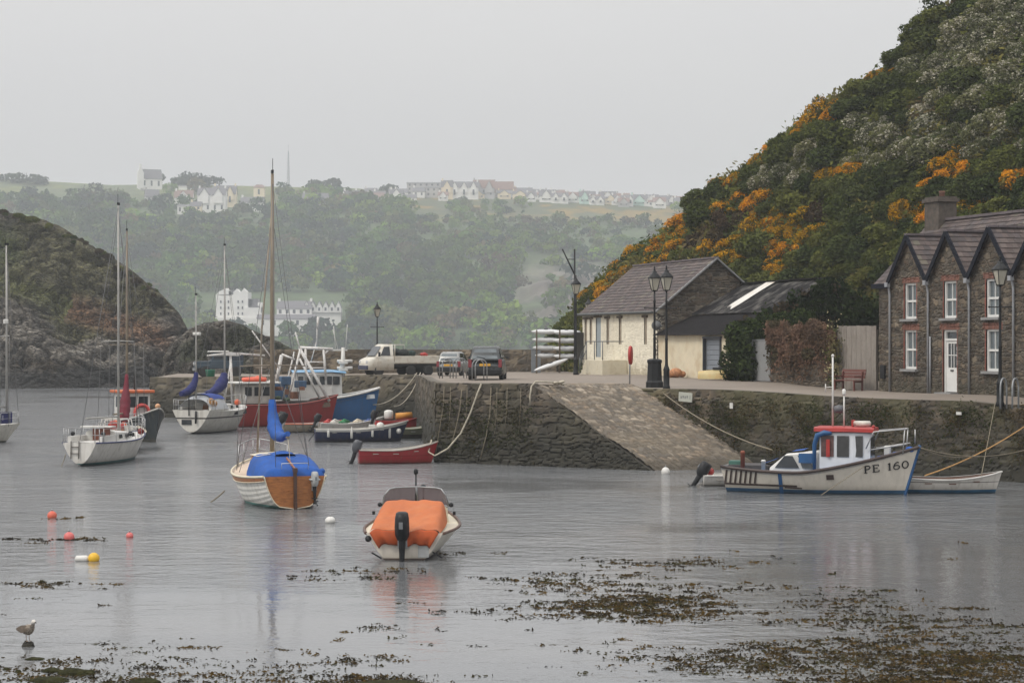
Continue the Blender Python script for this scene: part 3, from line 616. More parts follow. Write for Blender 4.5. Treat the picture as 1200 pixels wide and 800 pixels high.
INFO = {'green': ('green_shrub', 'dark green leafy shrub growing on the steep hill behind the cottages', 'shrub', 'green shrubs covering the steep hill'),
        'gorse': ('gorse_bush', 'gorse bush in orange-yellow flower on the steep hill behind the sheds', 'gorse bush', 'flowering gorse bushes on the steep hill'),
        'thorn': ('blossom_thorn', 'pale whitish blossoming thorn bush high on the steep hill', 'thorn bush', 'whitish blossoming thorn bushes on the hill'),
        'brown': ('brown_shrub', 'brownish half bare shrub among the gorse on the steep hill', 'shrub', 'brownish shrubs on the steep hill')}
cnts = {k: 0 for k in INFO}; placed = []
def put_bush(kind, p, s, rg):
    nm, lb, ct, gr = INFO[kind]; o = bpy.data.objects.new(nm, BM[kind][rg.integers(0, len(BM[kind]))]); COL.objects.link(o)
    o.location = p; o.rotation_euler = (rg.uniform(-.15, .15), rg.uniform(-.15, .15), rg.random()*6.28); o.scale = (s*rg.uniform(.9, 1.25), s*rg.uniform(.9, 1.25), s*rg.uniform(.75, 1.05)); cnts[kind] += 1
    return tag(o, lb, ct, gr)
tries = 0
while tries < 9000 and len(placed) < 640:
    tries += 1
    px = rng.uniform(655, 1290); bb = rng.uniform(.02, 1.02); p = nearP(np.array([px]), np.array([bb]))[0]; py = HY-(p[2]-CAMZ)*FPX/p[1]
    if py < -40 or (py > 345 and px > 770): continue
    g, t, w = inell(px, py, EG), inell(px, py, ET), inell(px, py, EB); x = rng.random()
    kind = 'gorse' if (g > .12 and g > t-.05) else 'thorn' if (t > .2 and x < .9) else 'brown' if w > .3 and x < .5 else 'green'
    if kind == 'gorse' and x > .9: kind = 'green'
    s = {'green': rng.uniform(.95, 1.75), 'gorse': rng.uniform(.7, 1.2), 'thorn': rng.uniform(.85, 1.4), 'brown': rng.uniform(.8, 1.3)}[kind]
    if any((q[0]-px)**2+((q[1]-py)*1.2)**2 < ((q[2]+s)*7.0)**2 for q in placed): continue
    if cnts[kind] >= 295: continue
    placed.append((px, py, s)); put_bush(kind, Vector(p)-Vector((0, 0, .25*s)), s, rng)
# undergrowth between the shrubs
n = 150000; px = rng.uniform(650, 1330, n); bb = rng.uniform(0, 1.02, n); C = nearP(px, bb); C = C+rng.normal(size=C.shape)*np.array([.25, .25, .2])+np.array([0, 0, .12])+np.array([0, 0, 1])*(rng.random((n, 1))**2*.55)
Nn = np.tile([0, -.6, .8], (n, 1))+rng.normal(size=(n, 3))*.7; V, F = quads(C, Nn, .17*(.5+rng.random(n)), rng, 1.7)
q = fbm(C, 1/2.5, 3, 12); cc = GRN[(vnoise(C/3.0, 3)*4.99).astype(int)]*(.8+.4*rng.random(n))[:, None]*(1+.5*q[:, None])
tag(np_mesh('undergrowth', V, F, LEAF, np.repeat(np.clip(cc, .004, 1), 4, 0), False), kind='stuff')
# scrub on the headland skyline
for i in range(38):
    px = rng.uniform(-20, 205); D = 231-px*.04; y = float(HSK(px)); p = fp(px, y+rng.uniform(-1, 7), D-rng.uniform(0, 4))
    k = rng.choice(['green', 'brown', 'gorse'], p=[.49, .5, .01])
    o = put_bush(k, p-Vector((0, 0, .5)), rng.uniform(.35, .75), rng)
    o['label'] = {'green': 'small dark scrub bush along the rocky headland top', 'brown': 'brown heathy bush along the rocky headland top', 'gorse': 'orange flecked gorse bush along the rocky headland top'}[k]; o['group'] = {'green': 'dark scrub bushes', 'brown': 'brown heathy bushes', 'gorse': 'gorse bushes'}[k]+' along the headland top'
# two open-crowned saplings on the skyline
for i, (px, py, D, r, h) in enumerate([(1092, 44, 121, 1.1, 2.8), (1066, 62, 122, .8, 1.8)]):
    tree('sapling', ['taller airy sapling on the skyline of the steep hill', 'shorter airy sapling on the skyline of the steep hill'][i], fp(px, py, D), r, h, (.045, .06, .025), 420, .16, 'saplings on the hill skyline', .35, 300+i)
# ================================================================ quay levels and plan
GPT = np.array([(-23, 127, 2.48), (-14, 124, 2.58), (-6, 119, 2.76), (-9, 125, 2.66), (-2, 125, 2.72), (-3.5, 118, 2.78), (-1.2, 98, 2.95), (-3, 79.4, 3.1), (.82, 77, 3.12), (4.8, 80, 2.86), (15, 70.3, 2.66), (17.5, 68, 2.57), (25, 61, 2.45), (3.95, 111, 3.05), (7.33, 100.6, 3.09), (10.2, 91.3, 3.06), (11.5, 88.5, 2.98), (13.8, 84.5, 2.8), (15.1, 82, 2.74), (18.5, 73.2, 2.83), (-17, 133, 2.5), (0, 130, 2.75)])
def gz(x, y):
    d = (GPT[:, 0]-x)**2+(GPT[:, 1]-y)**2+.02; w = 1/d**1.6; return float((w*GPT[:, 2]).sum()/w.sum())
def G(px, D): x = (px-600)/FPX*D; return Vector((x, D, gz(x, D)))
def Gy(px, py):
    D = 1.85*FPX/(py-HY)
    for _ in range(12): D = (CAMZ-gz((px-600)/FPX*D, D))*FPX/(py-HY)
    return G(px, D)
A0, A1, C1, T1, B1, T2, B2, R1, R2 = [Vector(p) for p in ((-23.0, 126.5), (-5.75, 118.5), (-3.0, 79.4), (.82, 77.0), (5.3, 74.1), (4.8, 80.0), (10.4, 75.6), (17.5, 68.0), (30.2, 56.0))]
def dens(a, b, s=1.0):
    k = max(1, int((b-a).length/s)); return [a.lerp(b, i/k) for i in range(k)]
loop = dens(A0, A1)+dens(A1, C1)+dens(C1, T1)+dens(T1, T2)+dens(T2, R1)+dens(R1, R2, 4)
back = [R2, Vector((46, 64)), Vector((42, 96)), Vector((24, 124)), Vector((4.5, 137)), Vector((-23.5, 140))]
for a, b in zip(back[:-1], back[1:]): loop += dens(a, b, 4)
loop += dens(back[-1], A0, 3)
pts = [p for p in loop]; n0 = len(pts); edges = [(i, (i+1) % n0) for i in range(n0)]
for i in range(900): 
    pts.append(Vector((RNG.uniform(-24, 40), RNG.uniform(56, 139))))
vv, ee, ff, *_ = delaunay_2d_cdt(pts, edges, [], 1, 1e-4)
ff = [f for f in ff if all(True for i in f)]
pav, nt_, pb = nodes('quay_surface'); L = nt_.links.new; co = N(nt_, 'ShaderNodeTexCoord').outputs['Object']
c1 = mixc(nt_, ramp_(nt_, noise_(nt_, co, .35, 6, .65), .3, .7), (.175, .145, .118), (.245, .205, .168))
c1 = mixc(nt_, math_(nt_, 'MULTIPLY', ramp_(nt_, noise_(nt_, co, 1.4, 6, .7), .52, .7), .55), c1, (.13, .115, .10))
c1 = mixc(nt_, math_(nt_, 'MULTIPLY', ramp_(nt_, noise_(nt_, co, 26, 3, .7), .55, .75), .35), c1, (.34, .30, .25))
L(c1, pb.inputs['Base Color']); pb.inputs['Roughness'].default_value = .85
bn = N(nt_, 'ShaderNodeBump'); bn.inputs['Distance'].default_value = .02; bn.inputs['Strength'].default_value = .6; L(noise_(nt_, co, 9, 6), bn.inputs['Height']); L(bn.outputs[0], pb.inputs['Normal'])
qo = MB().add([(v.x, v.y, gz(v.x, v.y)) for v in vv], ff).build('quay_pavement', pav); tag(qo, kind='structure')
for pl in qo.data.polygons:
    if pl.normal.z < 0: pl.flip()
# ================================================================ masonry
def stones(U, Z, cw, ch, seed):
    rg = np.random.default_rng(seed); P = np.stack([U, Z, 0*U], -1)
    U = U+.3*cw*fbm(P, 1/(cw*.9), 2, seed)*2; Z = Z+.42*ch*fbm(P, 1/(cw*1.2), 2, seed+5)*2
    Z0 = Z.min()-1; hs = ch*rg.uniform(.5, 1.75, int((Z.max()-Z0)/ch*1.8)+6); zb = Z0+np.concatenate([[0], np.cumsum(hs)])
    row = np.clip(np.searchsorted(zb, Z)-1, 0, len(zb)-2); du = np.minimum(Z-zb[row], zb[row+1]-Z); edge = du.copy(); sid = np.zeros(U.shape, np.int64)
    for r in np.unique(row):
        k = row == r; w = cw*rg.uniform(.35, 2.2, int((U.max()-U.min()+4*cw)/cw*2.2)+6); ub = U.min()-2*cw*rg.random()-cw+np.concatenate([[0], np.cumsum(w)])
        q = np.clip(np.searchsorted(ub, U[k])-1, 0, len(ub)-2); edge[k] = np.minimum(edge[k], np.minimum(U[k]-ub[q], ub[q+1]-U[k])); sid[k] = r*4001+q
    return sid, edge
QPAL = [(.105, .082, .056), (.082, .064, .044), (.135, .11, .078), (.064, .053, .04), (.095, .078, .06)]
CPAL = [(.092, .071, .050), (.120, .093, .064), (.066, .052, .038), (.138, .113, .082), (.098, .082, .064), (.084, .060, .042)]
stonem = mat('rubble_stone', (1, 1, 1), .88, .22, 5, attr=True, bump=.7, bscale=16)
wetstone = mat('quay_stone', (1, 1, 1), .8, .25, 4, attr=True, bump=.8, bscale=12)
def stone_wall(name, p0, p1, zlo, zhi, cw=.34, ch=.2, res=.07, relief=.035, pal=QPAL, mortar=(.10, .09, .075), thick=.45, batter=0.0, seed=1, openings=(), colfn=None, m=None, parent=None, origin=None, cap=(.12, .105, .085), mw=.018):
    p0 = Vector(p0[:2]); p1 = Vector(p1[:2]); ln = (p1-p0).length; d = (p1-p0)/ln; n = Vector((d.y, -d.x))
    if n.dot(p0+p1) > 0: n = -n
    zl = zlo if callable(zlo) else (lambda u: np.full(np.shape(u), zlo, float)); zh = zhi if callable(zhi) else (lambda u: np.full(np.shape(u), zhi, float))
    u = np.linspace(0, ln, max(2, int(ln/res)+1)); zmin = float(np.min(zl(u))); zmax = float(np.max(zh(u))); z = np.linspace(zmin, zmax, max(2, int((zmax-zmin)/res)+1))
    for a, b, c, e in openings: u = np.union1d(u, [a, b]); z = np.union1d(z, [c, e])
    U, Z = np.meshgrid(u, z, indexing='ij'); Z = np.clip(Z, zl(u)[:, None], zh(u)[:, None])
    sid, edge = stones(U, Z, cw, ch, seed); face = ss(0, mw*1.8, edge)
    hsh = _h(sid, sid*0, sid*0, seed+3); h2 = _h(sid, sid*0+1, sid*0, seed+7); h3 = _h(sid, sid*0+2, sid*0, seed+9)
    P3 = np.stack([U, Z, 0*U], -1); fz = fbm(P3, 4, 3, seed)
    disp = relief*(face-.6)+relief*.9*(h2-.5)*face+relief*.4*fz; disp[:, -1] *= .3
    for a, b, c, e in openings:
        k = (U > a-.12)&(U < b+.12)&(Z > c-.12)&(Z < e+.12); disp[k] *= .3
    off = disp+batter*(zmax-Z)
    X = p0.x+d.x*U+n.x*off; Y = p0.y+d.y*U+n.y*off
    PAL = np.array(pal); c = PAL[(hsh*len(pal)*.9999).astype(int)]*(.55+.9*h3)[..., None]; c = c*(1+.25*fz[..., None])*(1+.5*fbm(P3, .55, 4, seed+40)[..., None])
    c = face[..., None]*c+(1-face[..., None])*np.array(mortar)
    if colfn: c = colfn(U, Z, c, fz)
    O = origin if origin is not None else Vector((0, 0, 0))
    V = np.stack([X-O[0], Y-O[1], Z-O[2]], -1); uc = (u[:-1]+u[1:])/2; zc = .5*(z[:-1]+z[1:])
    keep = np.ones((len(u)-1, len(z)-1), bool)
    for a, b, e, f in openings: keep &= ~(((uc > a)&(uc < b))[:, None]&((zc > e)&(zc < f))[None])
    Zq = Z; keep &= (Zq[:-1, 1:]-Zq[:-1, :-1]+Zq[1:, 1:]-Zq[1:, :-1]) > 1e-4
    F = grid_faces(len(u), len(z), keep); V = V.reshape(-1, 3); c = c.reshape(-1, 3); nu, nz = len(u), len(z)
    top = np.arange(nu)*nz+nz-1; bk = V[top]-np.array([n.x, n.y, 0])*thick; V = np.vstack([V, bk]); c = np.vstack([c, np.tile(cap, (nu, 1))*(.8+.5*RNG.random((nu, 1)))]); b0 = nu*nz
    F2 = np.stack([top[:-1], top[1:], b0+np.arange(1, nu), b0+np.arange(nu-1)], -1)
    lo = V[b0:].copy(); lo[:, 2] = zl(u)-O[2]; V = np.vstack([V, lo]); c = np.vstack([c, np.tile(pal[1], (nu, 1))]); b1 = b0+nu
    F3 = np.stack([b0+np.arange(nu-1), b0+np.arange(1, nu), b1+np.arange(1, nu), b1+np.arange(nu-1)], -1)
    F = np.vstack([F, F2, F3]); e0 = np.arange(nz); ex = []
    for ii, bb in ((0, 0), (nu-1, nu-1)): ex.append([ii*nz, ii*nz+nz-1, b0+bb, b1+bb])
    F = np.vstack([F, np.array(ex)])
    o = np_mesh(name, V, F, m or stonem, np.clip(c, .004, .9), False, parent)
    o['_n'] = (n.x, n.y); return o
def quaycol(wl=1.25, green=.35, seed=0, veg=0.0):
    def f(U, Z, c, fz):
        P = np.stack([U, Z*.35, 0*U], -1); st = fbm(P, 1.6, 4, seed+1); bg = fbm(np.stack([U, Z, 0*U], -1), .8, 4, seed+2)
        g = np.clip(ss(-.1, .35, st+bg*.5)*green, 0, 1)[..., None]; c = c*(1-g)+g*np.array([.058, .056, .028])
        dk = (ss(-.05, .4, fbm(np.stack([U*2, Z*.12, 0*U], -1), 1.1, 4, seed+4))*.5)[..., None]; c = c*(1-dk)+dk*np.array([.045, .038, .03])
        if veg: v = (ss(.1, .35, bg+st*.6+.2*(Z-1.5))*veg)[..., None]; c = c*(1-v)+v*np.array([.075, .07, .028])
        t = ss(wl+.22, wl-.22, Z+.5*bg+.18*st)[..., None]; c = c*(1-t)+t*np.array([.022, .021, .015])*(1+.6*fz[..., None])
        t = ss(2.35, 1.3, Z+.4*bg)[..., None]*.6; return c*(1-t)+t*np.array([.035, .032, .022])
    return f
def topz(p0, p1): 
    ln = (p1-p0).length
    return lambda u: np.array([gz(*(p0.lerp(p1, float(k)/ln))) for k in np.atleast_1d(u)])+.06
S = lambda name, lab, *a, **k: tag(stone_wall(name, *a, **k), lab, 'quay wall')
S('quay_wall', 'dark rubble front wall of the outer pier behind the moored trawlers', A0, A1, -.7, topz(A0, A1), .6, .32, .12, .07, m=wetstone, seed=3, batter=.03, colfn=quaycol(1.0, .3, 3), pal=[(.15, .125, .085), (.12, .10, .07), (.19, .16, .11), (.10, .085, .065)], cap=(.17, .16, .09))
S('quay_wall', 'return quay wall hung with ropes running towards the parked cars', A1, C1, -.7, topz(A1, C1), .5, .28, .12, .06, m=wetstone, seed=5, batter=.03, colfn=quaycol(1.2, .4, 5))
zs = lambda u: np.where(np.asarray(u) < (T1-C1).length, np.array([gz(*(C1.lerp(T1, min(1, float(k)/(T1-C1).length)))) for k in np.atleast_1d(u)])+.06, 3.11-(np.asarray(u)-(T1-C1).length)/((B1-T1).length)*3.16)
S('quay_wall', 'dark weedy quay wall below the parked cars, cut down along the slipway', C1, T1+(B1-T1)*1.0, -.8, zs, .38, .22, .06, .07, m=wetstone, seed=8, batter=.04, colfn=quaycol(1.05, .45, 8), thick=.4)
S('quay_wall', 'long mossy quay wall below the cottages from the slipway rightwards', T2, R2, -.8, topz(T2, R2), .4, .22, .075, .05, m=wetstone, seed=12, batter=.05, colfn=quaycol(.75, .4, 12, .55), thick=.5, pal=[(.10, .076, .05), (.078, .06, .042), (.125, .097, .066), (.066, .053, .039)])
# tufts and weed growing on the right-hand wall and along the edges
rg = np.random.default_rng(31)
def wall_tufts(p0, p1, n, zf, s, cols, seed, off=.12, clumps=60):
    rg = np.random.default_rng(seed); d = (p1-p0).normalized(); nn = Vector((d.y, -d.x)); nn = -nn if nn.dot(p0+p1) > 0 else nn; ln = (p1-p0).length
    cu = rg.random(clumps)*ln; cz = zf(rg.random(clumps)); k = rg.integers(0, clumps, n); u = cu[k]+rg.normal(size=n)*.22; z = cz[k]+rg.normal(size=n)*.12-abs(rg.normal(size=n))*.3
    C = np.stack([p0.x+d.x*u+nn.x*off, p0.y+d.y*u+nn.y*off, z], -1)+rg.normal(size=(n, 3))*.05
    V, F = quads(C, np.tile([nn.x, nn.y, .2], (n, 1))+rg.normal(size=(n, 3))*.6, s*(.5+rg.random(n)), rg, 2.0)
    return V, F, np.repeat(np.array(cols)[(_h(k, k*0, k*0, seed)*len(cols)*.999).astype(int)]*(.7+.6*rg.random(n))[:, None], 4, 0)
a = wall_tufts(T2, R1+(R2-R1)*.25, 15000, lambda r: 2.6-2.0*r**1.4, .042, [(.055, .06, .02), (.075, .06, .028), (.04, .048, .016), (.09, .062, .03)], 5, .13, 260)
b = wall_tufts(C1, T1, 2600, lambda r: 2.6-2.0*r, .05, [(.045, .05, .018), (.06, .05, .025)], 6, .12, 40)
c_ = wall_tufts(T2, B2+(R1-B2)*.12, 4600, lambda r: 1.6-1.5*r, .06, [(.16, .09, .035), (.12, .075, .035), (.09, .06, .03)], 7, .16, 46)
VV = np.vstack([a[0], b[0], c_[0]]); FF = np.vstack([a[1], b[1]+len(a[0]), c_[1]+len(a[0])+len(b[0])])
tag(np_mesh('wall_weeds', VV, FF, LEAF, np.vstack([a[2], b[2], c_[2]]), False), kind='stuff')
# slipway: a cobbled ramp down into the water
nu, nv = 170, 240
sU, sV = np.meshgrid(np.linspace(-.35, 1.18, nu), np.linspace(0.0, 1, nv), indexing='ij')
le = lambda s, a, b: a+(b-a)*s
SX = (T1.x+(B1.x-T1.x)*sU)*(1-sV)+(T2.x+(B2.x-T2.x)*sU)*sV; SY = (T1.y+(B1.y-T1.y)*sU)*(1-sV)+(T2.y+(B2.y-T2.y)*sU)*sV
SZ = np.where(sU < 0, 3.075, 3.075-3.05*np.clip(sU, 0, 2)**1.04)
sid, edge = stones(sV.ravel()*9.0, sU.ravel()*6.0, .26, .17, 44); sid = sid.reshape(sU.shape); fc_ = ss(0, .05, edge.reshape(sU.shape)); h1 = _h(sid, sid*0, sid*0, 3); h2 = _h(sid, sid*0+1, sid*0, 4)
SZ = SZ+.10*fbm(np.stack([SX, SY, 0*SX], -1), .9, 3, 15)*np.clip(sU*5, 0, 1)+.05*fc_+.05*(h2-.5)*fc_-.03
pal = np.array([(.19, .158, .122), (.155, .132, .105), (.25, .21, .162), (.125, .108, .088), (.205, .16, .115)])
c = pal[(h1*4.99).astype(int)]*(.6+.8*h2)[..., None]; c = c*fc_[..., None]+(1-fc_[..., None])*np.array([.12, .10, .075]); P3 = np.stack([SX, SY, SZ], -1); nz = fbm(P3, 1.1, 4, 6)
gk = (ss(.1, .4, nz)*.5)[..., None]; c = c*(1-gk)+gk*np.array([.15, .125, .09]); wt = ss(.62, .12, SZ+nz*.25)[..., None]; c = c*(1-wt)+wt*np.array([.075, .062, .046])
tag(np_mesh('slipway', P3.reshape(-1, 3), grid_faces(nu, nv), mat('slip_cobbles', (1, 1, 1), .8, .2, 6, attr=True, bump=.4, bscale=14), np.clip(c, .01, .7).reshape(-1, 3), False), kind='structure')
# parapet behind the pier
p0, p1 = Vector((-18.0, 138.6)), Vector((3.0, 134.5))
tag(stone_wall('parapet_wall', p0, p1, 2.2, 4.25, .5, .26, .1, .05, QPAL, seed=17, thick=.7), 'low dark rubble parapet along the back of the pier', 'parapet wall')
# ================================================================ slate helper
slate = mat('purple_slate', (1, 1, 1), .75, .16, 3, attr=True, bump=.25, bscale=20)
def slates(mb, O, du, dv, rows, vlen, ufn, seed, sw=.3, lift=.02, pal=((.080, .060, .056), (.094, .070, .064), (.066, .052, .049), (.105, .081, .073), (.074, .060, .060)), lich=.06):
    """O eave origin, du along the eave, dv up the slope; ufn(v)->(u0,u1)"""
    rg = np.random.default_rng(seed); O = Vector(O); du = Vector(du).normalized(); dv = Vector(dv).normalized(); nn = du.cross(dv)
    if nn.z < 0: nn = -nn
    ch = vlen/rows
    for r in range(rows):
        v0 = r*ch; v1 = min(vlen, v0+ch*1.12); a, b = ufn(v0); a1, b1 = ufn(v1); u = a-(r % 2)*sw*.5
        while u < b:
            w = sw*rg.uniform(.85, 1.15); x0 = max(a, u); x1 = min(b, u+w); y0 = min(max(x0, a1), b1); y1 = min(max(x1, a1), b1); u += w
            if x1-x0 < .02: continue
            j = rg.uniform(-.006, .006); V = [O+du*(x0+.004)+dv*(v0+j)+nn*lift*1.6, O+du*(x1-.004)+dv*(v0+j)+nn*lift*(1.6+rg.uniform(-.3, .3)), O+du*y1+dv*v1+nn*.004, O+du*y0+dv*v1+nn*.004]
            c = np.array(pal[rg.integers(0, len(pal))])*rg.uniform(.8, 1.22)
            if rg.random() < lich: c = c*.6+np.array((.2, .19, .13))*.4
            if y1-y0 < .01: V = V[:3]; F = [(0, 1, 2)]
            else: F = [(0, 1, 2, 3)]
            mb.add(V, F, 0, False, [tuple(c)])
# ================================================================ sheds
FD = Vector((-.2995, .9541)); ND = Vector((.9541, .2995))          # along the street (away), inland
def V3(p, z): return Vector((p.x, p.y, z))
S0 = Vector((7.33, 100.6)); LEN1 = 11.3; HW1 = 3.18; Z1E, Z1R, ZB = 6.39, 8.99, 2.95
shed = thing('stone_shed', 'tall whitewashed quayside shed with a purple slate roof and slit windows', 'shed', V3(S0, ZB))
O = Vector((S0.x, S0.y, ZB))
whitewash = mat('whitewashed_stone', (1, 1, 1), .85, .1, 2.5, attr=True, bump=.5, bscale=9)
slots = [.85, 2.15, 4.15, 5.95, 7.85, 9.75]
dl = [LEN1-s for s in slots]
op = []
for i, s in enumerate([1.6, 5.3, 7.2, 9.9, 10.75]): op.append((s-.2, s+.2, 4.65, 6.02))
op.append((8.3, 9.1, 3.95, 6.1))
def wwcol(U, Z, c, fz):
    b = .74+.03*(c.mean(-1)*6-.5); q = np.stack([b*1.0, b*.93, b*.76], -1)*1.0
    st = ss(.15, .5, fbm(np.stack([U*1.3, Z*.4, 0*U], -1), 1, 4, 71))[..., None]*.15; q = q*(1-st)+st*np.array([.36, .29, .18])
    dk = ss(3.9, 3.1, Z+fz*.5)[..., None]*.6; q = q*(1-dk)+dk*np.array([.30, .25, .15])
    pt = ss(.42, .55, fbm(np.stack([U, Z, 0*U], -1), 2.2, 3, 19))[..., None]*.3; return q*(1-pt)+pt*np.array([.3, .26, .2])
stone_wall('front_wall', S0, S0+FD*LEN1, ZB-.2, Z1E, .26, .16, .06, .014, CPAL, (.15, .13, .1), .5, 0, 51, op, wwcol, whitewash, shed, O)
gw = stone_wall('gable_wall', S0, S0+ND*2*HW1, ZB-.2, lambda u: Z1E+(Z1R-Z1E)*(1-abs(np.asarray(u)-HW1)/HW1), .24, .14, .05, .04, CPAL, (.11, .1, .085), .4, 0, 52, (), None, stonem, shed, O)
bb = MB(); q = [S0+FD*LEN1, S0+FD*LEN1+ND*2*HW1, S0+ND*2*HW1]
bb.add([V3(q[0], ZB-.2)-O, V3(q[1], ZB-.2)-O, V3(q[1], Z1E)-O, V3(q[0]+ND*HW1, Z1R)-O, V3(q[0], Z1E)-O], [(0, 1, 2, 3, 4)]); bb.add([V3(q[1], ZB-.2)-O, V3(q[2], ZB-.2)-O, V3(q[2], Z1E)-O, V3(q[1], Z1E)-O], [(0, 1, 2, 3)])
bb.build('rear_wall', stonem, shed)
rb = MB(); sl1 = math.hypot(HW1+.25, (Z1R-Z1E)*(HW1+.25)/HW1); dvz = Vector((ND.x*HW1, ND.y*HW1, Z1R-Z1E)); dvb = Vector((-ND.x*HW1, -ND.y*HW1, Z1R-Z1E))
e0 = S0-FD*.22-ND*.25; ze = Z1E-.25*(Z1R-Z1E)/HW1+.06
slates(rb, V3(e0, ze)-O, V3(FD, 0), dvz, 17, sl1, lambda v: (0, LEN1+.44), 61)
e1 = S0-FD*.22+ND*(2*HW1+.25); slates(rb, V3(e1, ze)-O, V3(FD, 0), dvb, 17, sl1, lambda v: (0, LEN1+.44), 62)
rb.build('roof', slate, shed, fix=False)
ub = MB(); r0 = S0-FD*.2+ND*HW1
for sgn, ee in ((1, S0-FD*.2-ND*.22), (-1, S0-FD*.2+ND*(2*HW1+.22))):
    ub.bar(V3(ee, ze+.01)-O, V3(r0, Z1R+.04)-O, .2, .07)
ub.build('verge_coping', mat('lead_grey', (.2, .2, .2), .7, .15, 3), shed)
rt = MB()
for k in range(24): a = r0+FD*(k*(LEN1+.4)/24); rt.bar(V3(a+FD*.01, Z1R+.08)-O, V3(a+FD*(LEN1+.4)/24*.97, Z1R+.08+.012*(k % 3))-O, .26, .09)
rt.build('ridge_tile', mat('ridge_slate', (.12, .1, .105), .7, .2, 2), shed)
gt = MB(); gt.tube([V3(S0-ND*.3-FD*.1, Z1E-.12)-O, V3(S0-ND*.3+FD*(LEN1+.1), Z1E-.1)-O], .07, 8); gt.build('gutter', mat('dark_gutter', (.06, .065, .065), .5, .2, 3), shed)
timber = mat('old_dark_timber', (.10, .075, .05), .8, .3, 3, vs=(5, 5, 1)); slitm = mat('shed_boarding', (.30, .25, .19), .8, .3, 3); doorg = mat('pale_blue_grey_door', (.30, .34, .36), .6, .15, 2)
for i, (a, b, z0, z1) in enumerate(op):
    w = MB(); c = S0+FD*((a+b)/2)+ND*.07; w.box(V3(c, (z0+z1)/2)-O, (b-a+.05, .05, z1-z0+.04), rz=math.atan2(FD.y, FD.x))
    f = w.build('door' if i == 5 else 'window', doorg if i == 5 else slitm, shed)
    l = MB(); c = S0+FD*((a+b)/2)-ND*.03; l.box(V3(c, z1+.07)-O, (b-a+.3, .12, .12), rz=math.atan2(FD.y, FD.x)); l.build('lintel', timber, f)
nb = MB(); c = S0+FD*LEN1*.985-ND*.07; nb.box(V3(c, 4.55)-O, (.1, .9, 1.5), rz=math.atan2(ND.y, ND.x)+pi/2)
tag(nb.build('notice_board', mat('board_dark', (.03, .03, .03), .5, .3, 3), None, loc=O), 'dark upright framed board fixed at the far end of the white shed front', 'notice board')
# the landing with steps and rail against the front
ld = thing('stair_landing', 'small whitewashed landing with thin iron rail against the shed front', 'landing', V3(S0+FD*5.5-ND*.72, ZB)); lz = MB()
c0 = S0+FD*5.5-ND*.72; rz = math.atan2(FD.y, FD.x)
lz.box((0, 0, .35), (2.6, 1.4, 1.05), rz=rz)
for k in range(4): q = FD*(1.3+.14+.26*k); lz.box((q.x, q.y, .27-.1*k), (.27, 1.34, .92-.21*k), rz=rz)
lz.build('platform', mat('landing_render', (.60, .55, .43), .85, .12, 2, stain=(.34, .28, .18, .7), sscale=2), ld, .02); rl = MB()
P = lambda a, b, z: tuple((FD*a+ND*b).to_3d()+Vector((0, 0, z)))
for a, zb, zt in ((-1.25, .85, 1.85), (0, .85, 1.85), (1.25, .85, 1.85), (2.35, .1, 1.0)): rl.tube([P(a, -.66, zb-.1), P(a, -.66, zt)], .025, 6)
rl.tube([P(-1.25, .5, 1.85), P(-1.25, -.66, 1.85), P(1.25, -.66, 1.85), P(2.35, -.66, 1.0)], .025, 6); rl.tube([P(1.25, -.66, 1.4), P(2.35, -.66, .55)], .02, 6)
for k in range(7): a = 1.25+1.1*k/6; rl.tube([P(a, -.66, 1.0-.85*k/6), P(a, -.66, 1.83-.85*k/6)], .014, 5)
rl.build('railing', mat('rail_grey', (.1, .11, .12), .5, .2, 5), ld)
# ---- lower shed with corrugated roof
S2 = S0-FD*9.8; HW2 = 4.66; ZE2, ZR2 = 5.25, 7.69; L2 = 9.65
shed2 = thing('corrugated_shed', 'low cream shed with a dark corrugated roof and one white roof strip', 'shed', V3(S2, ZB)); O2 = V3(S2, ZB)
creamb = mat('cream_blockwork', (.66, .59, .44), .8, .07, 2, stain=(.42, .27, .12, .5), sscale=1.3, bump=.3, bscale=6)
w = MB(); fw = FD*L2; dm0, dm1 = 1.65, 3.7
def wl(mb, a, b, z0, z1, n0=0.0, th=.3): 
    c = S2+FD*((a+b)/2)+ND*(n0+th/2); mb.box(V3(c, (z0+z1)/2)-O2, (b-a, th, z1-z0), rz=rz)
wl(w, 0, dm0, ZB-.2, ZE2-.05); wl(w, dm1, L2-.03, ZB-.2, ZE2-.05); wl(w, dm0, dm1, ZE2-.22, ZE2-.05)
wl(w, 0, L2, ZB-.2, ZE2-.1, 2*HW2-.3)
w.build('wall', creamb, shed2)
g = MB(); g.prism([V3(S2+FD*.15, ZB-.2)-O2, V3(S2+FD*.15+ND*2*HW2, ZB-.2)-O2, V3(S2+FD*.15+ND*2*HW2, ZE2-.06)-O2, V3(S2+FD*.15+ND*HW2, ZR2-.06)-O2, V3(S2+FD*.15, ZE2-.06)-O2], V3(-FD*.15, 0), V3(FD*.15, 0)); g.build('gable_wall', mat('gable_rubble', (.11, .09, .07), .9, .4, 4), shed2)
dmb = MB(); 
for k in range(9):
    a = dm0+.06+(dm1-dm0-.12)*0; z0 = ZB+.05+k*.235; c = S2+FD*((dm0+dm1)/2)+ND*.1; dmb.box(V3(c, z0+.11)-O2, (dm1-dm0-.14, .05, .225), rz=rz, rx=.08)
dr = dmb.build('door', mat('blue_grey_shutter', (.19, .21, .24), .5, .12, 3), shed2)
fr = MB()
for a in (dm0+.035, dm1-.035): c = S2+FD*a-ND*.02; fr.box(V3(c, (ZB+ZE2-.22)/2)-O2, (.1, .14, ZE2-.25-ZB), rz=rz)
